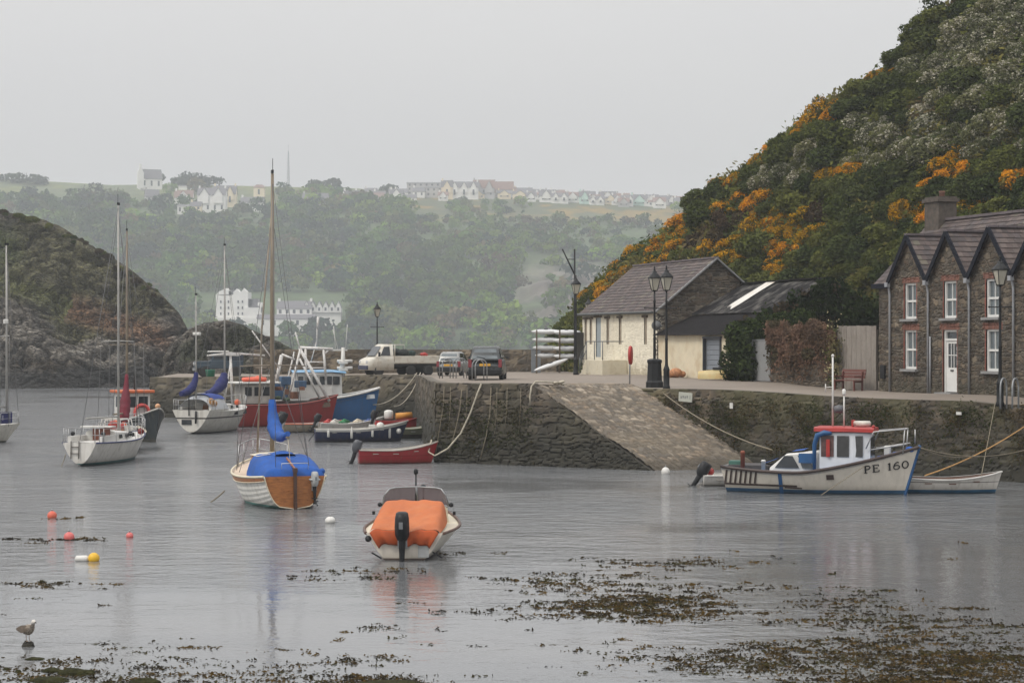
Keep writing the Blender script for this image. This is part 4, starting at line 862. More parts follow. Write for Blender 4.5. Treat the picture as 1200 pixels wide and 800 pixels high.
c = S2+FD*((dm0+dm1)/2)-ND*.02; fr.box(V3(c, ZE2-.26)-O2, (dm1-dm0+.1, .14, .1), rz=rz); fr.build('frame', mat('frame_dark', (.035, .04, .05), .5), dr)
cr_ = mat('corrugated_black', (.014, .013, .014), .8, .35, 1.2, streak=(.22, .21, .19, .6, 1.6), spec=.12); crs = mat('corrugated_dark_low', (.012, .011, .012), .85, .3, 1.6, spec=.1, stain=(.045, .04, .036, .5))
clear = mat('translucent_sheet', (.62, .60, .56), .4, .08, 1.0, stain=(.40, .28, .16, .6), sscale=.9)
def corr(mb, u0, u1, n0, n1, z0, z1, m=0, lift=0.0):
    nu = int((u1-u0)/.04); rows = []
    for i in range(nu+1):
        u = u0+(u1-u0)*i/nu; h = .022*math.cos(u/.15*2*pi)+lift; r = []
        for k in range(9):
            f = k/8; q = S2+FD*u+ND*(n0+(n1-n0)*f); r.append(V3(q, z0+(z1-z0)*f+h+.008*math.sin(u*1.7+k))-O2)
        rows.append(r)
    mb.grid(rows, m, True)
nk = 1.87; zk = ZE2-.02+(ZR2-ZE2)*nk/HW2-.1
def corr_obj(nm, segs, m, par):
    mb = MB()
    for s in segs: corr(mb, *s)
    o = mb.build(nm, m, par); return o
ro = corr_obj('roof', [(-.2, L2, nk-.1, HW2, zk+.06, ZR2+.03), (-.2, L2, 2*HW2+.3, HW2, ZE2-.16, ZR2+.03)], cr_, shed2)
# the streaks run down the slope: orient by mapping object coordinates
corr_obj('lower_roof', [(-.2, L2+.02, -.3, nk, ZE2-.14, zk)], crs, ro)
corr_obj('roof_light', [(5.4, 6.5, nk+.25, HW2-.12, zk+.16+.05, ZR2+.03, 0, .03)], clear, ro)
vg = MB(); vg.bar(V3(S2-FD*.2+ND*HW2, ZR2+.08)-O2, V3(S2+FD*L2+ND*HW2, ZR2+.08)-O2, .34, .06); vg.build('ridge_cap', crs, ro)
# ivy over the gable, hedge at its foot, old wall with creeper
IVY = [(.026, .038, .014), (.034, .048, .016), (.020, .030, .013)]
def plane_leaves(fn, n, s, cols, seed, nn, jit=.14, asp=1.2):
    rg = np.random.default_rng(seed); C = fn(rg, n); C = C+rg.normal(size=C.shape)*jit; V, F = quads(C, np.tile(nn, (len(C), 1))+rg.normal(size=C.shape)*.6, s*(.6+.8*rg.random(len(C))), rg, asp)
    q = fbm(C, 1.3, 3, seed); i = ((vnoise(C*1.4, seed)*.999)*len(cols)).astype(int); return V, F, np.repeat(np.array(cols)[i]*((1+.6*q)*(.75+.5*rg.random(len(C))))[:, None], 4, 0)
def gfn(rg, n):
    u = rg.random(n)*(2*HW2+.6)-.3; zt = ZE2+(ZR2-ZE2)*np.clip(1-abs(u-HW2)/HW2, -.1, 1)+.06+.12*np.sin(u*5); z = ZB+(zt-ZB)*rg.random(n)**.8
    q = np.stack([S2.x+ND.x*u-FD.x*.22, S2.y+ND.y*u-FD.y*.22, z], -1); return q
Vi, Fi, Ci = plane_leaves(gfn, 15000, .15, IVY+[(.06, .045, .028)], 14, (-FD.x, -FD.y, .1), .16)
iv = np_mesh('ivy', Vi-np.array(O2), Fi, LEAF, Ci, False); iv.location = O2; tag(iv, 'dark ivy covering the gable of the corrugated shed', 'ivy')
def hedge_obj(name, label, cat, boxes, n, s, cols, seed, origin):
    rg = np.random.default_rng(seed); b = np.array(boxes); k = rg.choice(len(b), n, p=(b[:, 3]*b[:, 4]*b[:, 5])**.67/((b[:, 3]*b[:, 4]*b[:, 5])**.67).sum())
    d = rg.normal(size=(n, 3)); d /= np.linalg.norm(d, axis=1, keepdims=True); r = .55+.45*rg.random(n)**.6; C = b[k, :3]+d*r[:, None]*b[k, 3:]
    C[:, 2] = np.maximum(C[:, 2], .02); V, F = quads(C, d+rg.normal(size=d.shape)*.6, s*(.6+.8*rg.random(n)), rg, 1.3); q = fbm(C, 1.8, 3, seed)
    c = np.array(cols)[(rg.random(n)*len(cols)).astype(int)]*((1+.7*q)*(.75+.5*rg.random(n)))[:, None]; o = np_mesh(name, V, F, LEAF, np.repeat(np.clip(c, .003, 1), 4, 0), False); o.location = origin; return tag(o, label, cat)
hO = G(872, 89.6)
hb_ = []
for px, D, zc, rx, rz_ in [(862, 90.6, .8, .8, 1.0), (872, 90, 1.6, .85, .95), (884, 90.6, 2.1, .95, .8), (866, 90.3, 2.2, .75, .55), (900, 90.8, 2.4, .95, .6), (920, 90.6, 2.6, .95, .55), (876, 89.9, .65, .65, .75), (940, 90.5, 2.7, .85, .6), (905, 91.2, 1.3, 1.05, 1.3)]:
    q = G(px, D)-hO; hb_.append((q.x, q.y, zc, rx, .7, rz_))
hedge_obj('hedge', 'dark green overgrown hedge beside the grey metal gate', 'hedge', hb_, 9000, .12, IVY+[(.045, .062, .02)], 23, hO)
# garden wall, metal gate, wooden fence
gA, gB = G(880, 90), G(903.5, 88.5); wB = G(981, 84.5); fB = G(1027, 82.4)
gt = thing('metal_gate', 'plain grey sheet metal gate between hedge and old stone wall', 'gate', gA); d = (gB-gA); ln = d.length; a = math.atan2(d.y, d.x)
m_ = MB(); m_.box((d.x/2, d.y/2, .92), (ln-.06, .05, 1.82), rz=a); m_.build('panel', mat('gate_sheet', (.25, .255, .26), .5, .12, 1.5, stain=(.17, .15, .13, .5)), gt)
m_ = MB()
for s in (.02, .98): m_.box((d.x*s, d.y*s, .96), (.07, .09, 1.92), rz=a)
m_.box((d.x/2, d.y/2, 1.84), (ln, .08, .07), rz=a); m_.build('frame', greym, gt)
gw_ = stone_wall('garden_wall', (gB.x, gB.y), (wB.x, wB.y), 2.6, 5.36, .26, .16, .06, .05, CPAL, (.10, .09, .075), .5, 0, 81); tag(gw_, 'old rubble garden wall overgrown with a dry brown creeper', 'stone wall')
dd = Vector((wB.x-gB.x, wB.y-gB.y)); nn = Vector((dd.y, -dd.x)).normalized(); nn = -nn if nn.dot(Vector((gB.x, gB.y))) > 0 else nn
def crf(rg, n):
    u = rg.random(n); z = 5.5+.14*np.sin(u*11)+.08*np.sin(u*27+1)-abs(rg.normal(size=n))*.8; z = np.where(u > .93, z-.3*rg.random(n), z)
    return np.stack([gB.x+dd.x*u+nn.x*(.13+.12*rg.random(n)), gB.y+dd.y*u+nn.y*(.13+.12*rg.random(n)), np.maximum(z, 3.1)], -1)
Vc, Fc, Cc = plane_leaves(crf, 14000, .06, [(.12, .085, .06), (.10, .07, .045), (.16, .105, .07), (.07, .06, .035), (.085, .05, .035)], 33, (nn.x, nn.y, .3), .07, 2.6)
cp = np_mesh('creeper', Vc-np.array(gB), Fc, LEAF, Cc, False); cp.location = gB; tag(cp, 'dry brown creeper hanging over the old garden wall', 'creeper')
fl = lambda rg, n: np.stack([wB.x-.15+rg.normal(size=n)*.16, wB.y-.25+rg.normal(size=n)*.15, 4.2+rg.normal(size=n)*.65], -1)
Vf, Ff, Cf = plane_leaves(fl, 900, .075, [(.06, .07, .02), (.33, .30, .17), (.05, .06, .02), (.12, .11, .05)], 35, (nn.x, nn.y, .3), .1, 1.2)
fo = np_mesh('climbing_plant', Vf-np.array(wB), Ff, LEAF, Cf, False); fo.location = wB; tag(fo, 'pale flowered climber at the corner of garden wall and wooden fence', 'climbing plant')
fe = thing('wooden_fence', 'tall grey weathered board fence beside the first cottage', 'fence', wB); d = fB-wB; ln = d.length; a = math.atan2(d.y, d.x); m_ = MB(); nb_ = int(ln/.145)
greywood = mat('grey_fence_board', (.24, .215, .19), .85, .2, 2, vs=(9, 9, .8), stain=(.16, .13, .11, .6), sscale=3)
for k in range(nb_):
    s = (k+.5)/nb_; m_.box((d.x*s, d.y*s, 1.32+RNG.uniform(-.02, .02)), (ln/nb_*.94, .03+.012*(k % 2), 2.66), rz=a)
m_.build('board_panel', greywood, fe)
for s in (.01, .5, .99): p = MB(); p.box((d.x*s+.05, d.y*s+.12, 1.2), (.1, .1, 2.6), rz=a); p.build('post', greywood, fe)
# ================================================================ cottages
CF = Vector((.3195, -.9476)); CN = Vector((.9476, .3195)); Q0 = Vector((15.1, 81.9)); CZ = 2.6
CE, CR, CAP, GS, GU, NG = 7.2, 9.72, 8.97, 3.0, 1.03, 6
cl_ = GU+GS*NG; O3 = V3(Q0, CZ)
cot = thing('stone_cottage', 'terrace of brown stone cottages with pointed gables and white sash windows', 'cottage', O3)
ops = []; wins = []
for k in range(NG):
    u = GU+GS*(k+.5); ops.append((u-.46, u+.46, 5.70, 7.12)); wins.append('w')
    if k % 3 == 1: ops.append((u-.5, u+.5, 2.84, 5.25)); wins.append('d')
    else: ops.append((u-.46, u+.46, 3.70, 5.25)); wins.append('w')
zt = lambda u: np.where((np.asarray(u) < GU), CE, CE+(CAP-CE)*(1-abs(((np.asarray(u)-GU) % GS)-GS/2)/(GS/2)))
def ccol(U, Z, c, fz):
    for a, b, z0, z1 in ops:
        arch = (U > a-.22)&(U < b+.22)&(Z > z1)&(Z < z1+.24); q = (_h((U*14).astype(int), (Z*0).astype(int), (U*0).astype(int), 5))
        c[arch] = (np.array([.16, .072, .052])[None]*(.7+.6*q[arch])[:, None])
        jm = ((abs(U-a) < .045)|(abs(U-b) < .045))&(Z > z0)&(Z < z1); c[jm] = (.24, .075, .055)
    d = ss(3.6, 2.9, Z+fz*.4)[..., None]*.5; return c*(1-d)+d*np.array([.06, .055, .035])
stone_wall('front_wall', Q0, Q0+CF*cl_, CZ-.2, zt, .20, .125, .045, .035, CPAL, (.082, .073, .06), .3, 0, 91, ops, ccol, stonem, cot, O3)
b = MB(); DEP = 5.1; q = lambda u, n, z: V3(Q0+CF*u+CN*n, z)-O3
for u in (0, cl_): b.add([q(u, .0, CZ-.2), q(u, DEP, CZ-.2), q(u, DEP, CE), q(u, DEP/2, CR-.05), q(u, 0, CE)], [(0, 1, 2, 3, 4)])
b.add([q(0, DEP, CZ-.2), q(cl_, DEP, CZ-.2), q(cl_, DEP, CE), q(0, DEP, CE)], [(0, 1, 2, 3)]); b.build('side_wall', mat('cottage_rubble', (.13, .105, .08), .9, .4, 4), cot)
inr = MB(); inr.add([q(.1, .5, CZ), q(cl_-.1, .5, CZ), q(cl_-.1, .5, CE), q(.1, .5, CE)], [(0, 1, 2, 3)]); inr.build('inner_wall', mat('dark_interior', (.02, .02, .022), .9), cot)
r = MB(); ups = (CR-CE)/(DEP/2)
dv1 = Vector((CN.x, CN.y, ups)); sl_ = math.hypot(1, ups)*(DEP/2+.15)
slates(r, q(-.25, -.15, CE-.15*ups+.05), V3(CF, 0), dv1, 15, sl_, lambda v: (0, cl_+.3) if v > sl_*.26 else (0, GU+.22), 101, .28)
slates(r, q(-.25, DEP+.15, CE-.15*ups+.05), V3(CF, 0), Vector((-CN.x, -CN.y, ups)), 15, sl_, lambda v: (0, cl_+.3), 102, .28)
gr_ = (CAP-CE)/(GS/2); gl = math.hypot(GS/2+.02, (GS/2+.02)*gr_)
for k in range(NG):
    uc = GU+GS*(k+.5)
    for s in (1, -1):
        dvv = V3(CF, 0)*(-s)+Vector((0, 0, gr_)); ce = math.hypot(1, gr_)
        slates(r, q(uc+s*(GS/2+.02), -.2, CE-.02*gr_+.05), V3(CN, 0), dvv, 9, gl, lambda v: (0, max(.25, (CE+v/ce*gr_-CE)/ups+.32)), 110+k*2+s, .28)
ro = r.build('roof', slate, cot, fix=False)
rd = MB()
for k in range(40): u = -.25+(cl_+.5)*k/40; rd.bar(q(u, DEP/2, CR+.09), q(u+(cl_+.5)/40*.96, DEP/2, CR+.09), .26, .1)
for k in range(NG):
    u = GU+GS*(k+.5); n1 = (CAP-CE)/ups
    for j in range(5): rd.bar(q(u, -.22+(n1+.22)*j/5, CAP+.1), q(u, -.22+(n1+.22)*(j+.95)/5, CAP+.1), .22, .08)
rd.build('ridge_tile', mat('ridge_slate', (.12, .1, .105), .7), ro)
bgm = mat('bargeboard_blue_black', (.010, .012, .019), .8, .3, 4, spec=.15)
for k in range(NG):
    u = GU+GS*(k+.5); m_ = MB()
    for s in (1, -1): m_.bar(q(u+s*(GS/2+.0), -.2, CE-.03), q(u, -.2, CAP+.03), .06, .19, up=(CF.x*0, 0, 1))
    m_.build('bargeboard', bgm, cot)
fa = MB(); fa.bar(q(-.25, -.2, CE-.14), q(GU, -.2, CE-.14), .06, .2); fa.build('fascia', bgm, cot)
dpm = mat('grey_downpipe', (.28, .29, .31), .5, .12, 4)
for k in range(NG+1):
    u = GU+GS*k; m_ = MB(); m_.tube([q(u, -.17, CE-.05), q(u, -.12, CE-.3), q(u, -.085, CE-.5), q(u, -.085, CZ+.1)], .048, 8)
    m_.box(q(u, -.2, CE-.1), (.2, .16, .18), rz=math.atan2(CF.y, CF.x)); m_.build('downpipe', dpm, cot)
m_ = MB(); m_.tube([q(GU+GS*1+.14, -.07, 5.0), q(GU+GS*1+.14, -.07, CZ+.1)], .035, 6); m_.build('downpipe', dpm, cot)
whitef = mat('sash_white', (.68, .68, .66), .4, .05, 3); rzc = math.atan2(CF.y, CF.x); sillm = mat('slate_sill', (.24, .24, .24), .7, .15, 4)
def fb(mb, u0, u1, z0, z1, n0, th): 
    c = Q0+CF*((u0+u1)/2)+CN*n0; mb.box(V3(c, (z0+z1)/2)-O3, (u1-u0, th, z1-z0), rz=rzc)
curt = mat('net_curtain', (.40, .40, .38), .9, .15, 5)
for (a, b_, z0, z1), kd in zip(ops, wins):
    f = MB(); e = .075
    fb(f, a-.01, a+e, z0, z1, .12, .12); fb(f, b_-e, b_+.01, z0, z1, .12, .12); fb(f, a+e, b_-e, z1-e, z1+.01, .12, .12)
    if kd == 'w':
        fb(f, a+e, b_-e, z0-.01, z0+e+.02, .12, .12); zm = (z0+z1)/2; fb(f, a+e, b_-e, zm-.04, zm+.04, .13, .08); um = (a+b_)/2; fb(f, um-.018, um+.018, z0+e, z1-e, .135, .06)
        fo_ = f.build('window', whitef, cot); p = MB(); fb(p, a+e-.01, b_-e+.01, z0+e-.01, z1-e+.01, .15, .012); p.build('pane', glassl, fo_)
        s = MB(); fb(s, a-.14, b_+.14, z0-.1, z0-.005, .0, .3); s.build('sill', sillm, fo_)
    else:
        fb(f, a+e, b_-e, z1-.42, z1-.34, .12, .12); fo_ = f.build('door_frame', whitef, cot); p = MB(); fb(p, a+e-.01, b_-e+.01, z1-.34, z1-e, .15, .012); p.build('pane', glassd, fo_)
        d = MB(); fb(d, a+e+.005, b_-e-.005, z0+.02, z0+.95, .13, .05); zz0, zz1 = z0+.95, z1-.43
        for x0, x1 in ((a+e+.005, a+e+.11), (b_-e-.11, b_-e-.005)): fb(d, x0, x1, zz0, zz1, .13, .05)
        fb(d, a+e+.11, b_-e-.11, zz1-.1, zz1, .13, .05); um = (a+b_)/2
        for x in (um-.1, um+.1): fb(d, x-.015, x+.015, zz0, zz1-.1, .13, .04)
        fb(d, a+e+.11, b_-e-.11, (zz0+zz1)/2-.05, (zz0+zz1)/2-.02, .13, .04); do = d.build('door', whitef, cot)
        g_ = MB(); fb(g_, a+e+.1, b_-e-.1, zz0, zz1-.09, .14, .01); g_.build('pane', glassd, do); h = MB(); fb(h, um-.1, um+.1, z0+.82, z0+.87, .09, .04); h.build('letterbox', blackp, do)
        st = MB(); fb(st, a-.1, b_+.1, CZ, z0-.005, -.1, .5); st.build('doorstep', sillm, cot)
ch = MB(); c0 = Q0+CF*.55+CN*(DEP/2); ch.box(V3(c0, CR+.2)-O3, (1.1, .85, 1.3), rz=rzc); ch.box(V3(c0, CR+.88)-O3, (1.3, 1.0, .14), rz=rzc); ch.box(V3(c0, CR+.99)-O3, (1.12, .86, .08), rz=rzc)
co_ = ch.build('chimney', mat('chimney_stone', (.085, .07, .058), .9, .4, 5, bump=.8, bscale=8), cot)
for s in (.12,): p = MB(); p.lathe([(.1, 0), (.12, .03), (.11, .16), (.13, .18), (.13, .24), (.09, .24)], V3(c0+CF*s, CR+1.03)-O3, 10); p.build('chimney_pot', terracotta, co_)
hb2 = MB(); hb2.box(q(.42, -.05, 3.55), (.34, .1, .55), rz=rzc); hb2.build('meter_box', blackm, cot)
# lower stone pier at the fence end
b = MB(); w1 = Vector((fB.x, fB.y)); 
# ================================================================ street lamps
lampg = mat('lamp_glass', (.42, .40, .33), .2, .12, 3)
def lamp(label, p, h=5.0, rz=.3, pedestal=False):
    t = thing('street_lamp', label, 'street lamp', p, rz, 'black heritage street lamps'); k = h/5.0
    b = MB(); b.lathe([(.15, 0), (.15, .12), (.125, .16), (.125, .75), (.14, .78), (.11, .86), (.075, .95), (.06, 1.05), (.055, 2.0), (.07, 2.03), (.05, 2.08), (.042, 3.7*k), (.06, 3.74*k), (.04, 3.78*k), (.035, 4.2*k)], n=12); b.build('post', blackp, t)
    c = MB(); c.tube([(-.42, 0, 3.45*k), (.42, 0, 3.45*k)], .02, 6); c.ball((-.43, 0, 3.45*k), .035); c.ball((.43, 0, 3.45*k), .035); c.build('ladder_bar', blackp, t)
    l = MB(); z0 = 4.18*k
    l.lathe([(.05, z0-.02), (.12, z0+.02), (.125, z0+.05)], n=4)
    for a in range(4):
        x, y = math.cos(pi/4+a*pi/2), math.sin(pi/4+a*pi/2); l.tube([(x*.13, y*.13, z0+.03), (x*.27, y*.27, z0+.55)], .016, 5)
    l.lathe([(.30, z0+.54), (.30, z0+.58), (.12, z0+.76), (.10, z0+.78), (.10, z0+.82), (.05, z0+.86)], n=4); lo = l.build('lantern', blackp, t)
    g = MB(); g.lathe([(.115, z0+.05), (.245, z0+.54)], n=4, smooth=False); g.build('glass', lampg, lo)
    f = MB(); f.lathe([(.03, z0+.84), (.05, z0+.88), (.02, z0+.93), (.035, z0+.97), (.012, z0+1.06)], n=8); f.build('finial', blackp, lo)
    return t
lamp('black street lamp rising behind the cab of the flatbed truck', atD(442, 134, gz(*atD(442, 134).xy)), 4.55)
def lampat(px, pyb, pyt, lab, **k): p = Gy(px, pyb); h = (pyb-pyt)*p.y/FPX; return lamp(lab, p, h-.22, **k), p
_, lp675 = lampat(675, 439, 322, 'black street lamp in front of the far end of the white shed')
_, lpA = lampat(767, 454, 313, 'black street lamp on a broad black pedestal at the slipway top')
lampat(781, 456, 312, 'slim black street lamp beside the one on a pedestal at the slipway')
lampat(1172, 468, 292, 'black street lamp standing in front of the cottages')
lamp('black street lamp against the gorse behind the white shed', pix(690, 350, 127)-Vector((0, 0, 5)), 4.9)
pd = MB(); pd.lathe([(.38, 0), (.38, .22), (.33, .3), (.30, 1.0), (.33, 1.05), (.33, 1.15), (.2, 1.2)], n=8, smooth=False)
tag(pd.build('lamp_pedestal', blackp, None, .01, lpA), 'stout black cast pedestal round the foot of the slipway lamp', 'pedestal')
dk = thing('derrick_pole', 'thin dark derrick pole with a slanting arm beside the far shed lamp', 'derrick', G(673.4, lp675.y+1.0)); b = MB(); hD_ = (438-290)*lp675.y/FPX
b.tube([(0, 0, 0), (0, 0, hD_)], .045, 8); b.build('pole', blackp, dk); b = MB(); s_ = lp675.y/FPX; b.tube([(.0, 0, hD_-30*s_), (-14.5*s_, 0, hD_)], .04, 6); b.build('arm', blackp, dk); b = MB(); b.tube([(0, 0, hD_-12*s_), (-8.5*s_, 0, hD_-12*s_)], .022, 6); b.build('stay', blackp, dk)
# hoop rails at the quay edge
hp = mat('galvanised_hoop', (.27, .28, .29), .5, .2, 5, metal=.4)
def hoops(label, p, rz, n, w=.55, gap=.32, h=1.0):
    t = thing('hoop_rail', label, 'hoop rail', p, rz, 'galvanised ladder hoops on the quay edge')
    for i in range(n):
        y = (i-(n-1)/2)*gap; m_ = MB(); pts = [(-w/2, y, 0)]+[(-w/2*math.cos(pi*k/10), y, h-w/2+w/2*math.sin(pi*k/10)) for k in range(11)]+[(w/2, y, 0)]
        m_.tube(pts, .03, 6); m_.build('hoop', hp, t)
    return t
hoops('pair of galvanised hoops behind the silver hatchback, left of two', Gy(523, 443), .5, 2, .6)
hoops('pair of galvanised hoops behind the silver hatchback, right of two', Gy(539, 443), .5, 2, .6)
hoops('pair of galvanised hoops just behind the dark hatchback', Gy(562, 446), .5, 2, .62)
hoops('pair of galvanised hoops at the wall edge before the cottages', Gy(1183, 470), 1.0, 2, .62, .4)
# lifebuoy post
lb = thing('lifebuoy_post', 'thin post with a red lifebuoy housing at the top of the slipway', 'lifebuoy', Gy(738, 456)); b = MB(); b.tube([(0, 0, 0), (0, 0, 1.75)], .03, 6); b.build('post', greym, lb)
b = MB(); b.lathe([(.16, -.05), (.30, -.06), (.33, 0), (.30, .06), (.16, .05)], M=Matrix.Translation((0.03, 0, 1.38)) @ Matrix.Rotation(R(78), 4, 'Z') @ Matrix.Rotation(R(90), 4, 'X') @ Matrix.Scale(1.2, 4, (0, 1, 0)), n=20); b.build('housing', redp, lb)
# satellite-like round mirror near lamps
mr = thing('round_mirror', 'grey round traffic mirror on the whitewashed shed corner behind the lamps', 'mirror', V3(S2+FD*9.0-ND*.35, 5.6)); b = MB(); Mx = Matrix.Rotation(R(90), 4, 'X') @ Matrix.Rotation(R(0), 4, 'Z')
b.lathe([(.02, -.01), (.22, 0), (.24, .02), (.24, .05)], M=Matrix.Rotation(R(-15), 4, 'Z') @ Mx, n=20); b.build('disc', mat('mirror_grey', (.10, .105, .11), .5, .2, 3), mr); b = MB(); b.tube([(0, .05, 0), (.3, .3, .0)], .03, 6); b.build('bracket', greym, mr)
# wall sign
sp_ = T2.lerp(R1, (2.95)/(R1-T2).length); wn = Vector(((R1-T2).normalized().y, -(R1-T2).normalized().x)); wn = -wn if wn.dot(T2) > 0 else wn
sg = thing('wall_sign', 'small pale rectangular sign fixed near the top of the cottage quay wall', 'sign', (sp_.x+wn.x*.24, sp_.y+wn.y*.24, gz(*sp_)-.25), math.atan2((R1-T2).y, (R1-T2).x)); b = MB(); b.box((0, 0, 0), (.66, .03, .36), ry=.06)
b.build('board', mat('sign_pale', (.42, .43, .38), .5, .08, 3), sg); b = MB()
for k, x in enumerate([-.2, -.1, 0, .1]): b.box((x, -.018, -.01+.02*(k % 2)), (.06, .008, .1), ry=.06)
b.box((.24, -.018, 0), (.03, .008, .16), ry=.06); b.build('lettering', mat('sign_ink', (.2, .21, .2), .6), sg)
for i, (px, py, lab) in enumerate([(861, 475, 'small white plate on the quay wall right of the pale sign'), (1127, 484, 'small white plate high on the quay wall below the cottage door')]):
    for s in np.linspace(0, 1, 400):
        q = T2.lerp(R2, float(s))
        if 600+q.x/q.y*FPX > px: break
    b = MB(); b.box((0, 0, 0), (.2 if i else .14, .03, .1 if i else .22), rz=math.atan2((R1-T2).y, (R1-T2).x)); o = b.build('wall_plate', white, None, loc=(q.x+wn.x*.22, q.y+wn.y*.22, CAMZ-(py-HY)/FPX*q.y)); tag(o, lab, 'plate')
# bench
bp = G(996, 83.2)-Vector((0, .55, 0)); bp.z = gz(bp.x, bp.y); bn_ = thing('park_bench', 'dark red brown wooden bench in front of the grey board fence', 'bench', bp, math.atan2((fB-wB).y, (fB-wB).x)); bw = mat('bench_wood', (.13, .045, .035), .6, .25, 3, vs=(1, 8, 8)); b = MB()
for k in range(4): b.box((0, -.06-.12*k, .44), (1.45, .1, .035))
b.build('seat', bw, bn_); b = MB()
for k in range(3): b.box((0, .06+.03*k, .58+.13*k), (1.45, .03, .11), rx=-.15)
b.build('backrest', bw, bn_)
for s in (-.6, .6): b = MB(); b.box((s, .02, .4), (.06, .06, .8)); b.box((s, -.42, .22), (.06, .06, .44)); b.box((s, -.2, .6), (.06, .5, .05)); b.box((s, -.2, .38), (.05, .42, .06)); b.build('leg', bw, bn_)
# parked grp things: yellowed upturned dinghy by the shutter, orange bundle
ud = MB(); P_ = []
for i in range(15):
    t = i/14; w_ = .33*math.sin(pi*min(1, .12+t*.9))**.5; P_.append([((t-.5)*1.7, -w_*math.cos(pi*k/8), .02+(.42*math.sin(pi*k/8)**.55)*(.85+.15*math.sin(pi*t))) for k in range(9)])
ud.grid(P_, 0, True); qd = G(840, 91.6); uo = thing('upturned_tender', 'small yellowed upturned plastic tender by the grey shutter', 'dinghy', qd, -.35); ud.build('hull', mat('yellowed_plastic', (.52, .42, .2), .5, .15, 2, stain=(.5, .25, .06, .8), sscale=2.5), uo); b = MB(); b.box((.1, 0, .5), (.55, .3, .1)); b.build('cushion', blackm, uo, .03)
q = G(792, 96.6); b = MB(); b.ball((0, 0, .22), .32, sz=.75); b.ball((.3, .05, .16), .2, sz=.8); b.ball((-.28, -.03, .14), .18); o = b.build('net_bundle', mat('orange_net', (.42, .2, .1), .9, .4, 9, bump=1, bscale=20), None, loc=q); tag(o, 'small faded orange net bundle lying against the shed wall', 'bundle')
# kayak rack
kr = thing('kayak_rack', 'open timber rack stacked with white boats beside the white shed', 'rack', G(655, 112)); rk = kr.location.copy(); b = MB(); fx = rk.y/FPX
for s in (-26, 1, 19):
    for y_ in (0, 1.6): b = MB(); b.box((s*fx, y_, 1.15), (.08, .08, 2.5)); b.build('upright', timber, kr)
for j, z in enumerate([.25, .72, 1.15, 1.6, 2.02]):
    for s in (-26, 1, 19): m_ = MB(); m_.box((s*fx, .8, z), (.06, 1.9, .06)); m_.build('crossbar', timber, kr)
kwh = mat('kayak_white', (.64, .65, .66), .35, .06, 2, stain=(.4, .4, .38, .4))
def kayak(lab, p, L_, w_, h_, rz=0, ry=0.0, flip=False):
    rows = []
    for i in range(19):
        t = i/18*2-1; e = (1-abs(t)**2.6)**.75; rows.append([(t*L_/2, w_/2*e*math.cos(2*pi*k/10), (h_/2*e*math.sin(2*pi*k/10)*(1 if math.sin(2*pi*k/10) > 0 else .75))+h_*.14*abs(t)**3) for k in range(10)])
    t = thing('kayak', lab, 'kayak', p, rz, 'white boats on the rack'); t.rotation_euler = (0, ry, rz); m_ = MB(); m_.grid(rows, 0, True, closed=True); m_.build('hull', kwh, t)
    c = MB(); c.lathe([(.0, 0), (w_*.26, 0), (w_*.3, .03), (w_*.24, .05)], (0, 0, h_*.43), 12); c.build('cockpit_rim', blackm, t); return t
lv = ['topmost', 'second from the top', 'third from the top', 'fourth from the top']
for j, z in enumerate([2.28, 1.82, 1.37, .93]):
    kayak(f'white boat at the left of the rack, {lv[j]}', rk+Vector((-15*fx, .5+.1*j, z)), [1.7, 1.6, 1.5, 1.25][j], .5, .34)
    kayak(f'white boat at the right of the rack, {lv[j]}', rk+Vector((9*fx, .4, z-.04)), [1.7, 1.6, 1.55, 1.5][j], .5, .36)
kayak('white boat lying slanted at the foot of the rack', rk+Vector((-9*fx, -.6, .42)), 2.1, .5, .32, .2, -.32)
b = MB(); b.box((0, 0, .75), (.62, .6, 1.5)); b.box((0, 0, 1.53), (.68, .66, .08)); o = b.build('grey_bin', mat('bin_grey', (.15, .165, .18), .5, .15, 3), None, .02, G(628, 131)); tag(o, 'dark grey upright bin between the parapet and the white boats', 'bin')
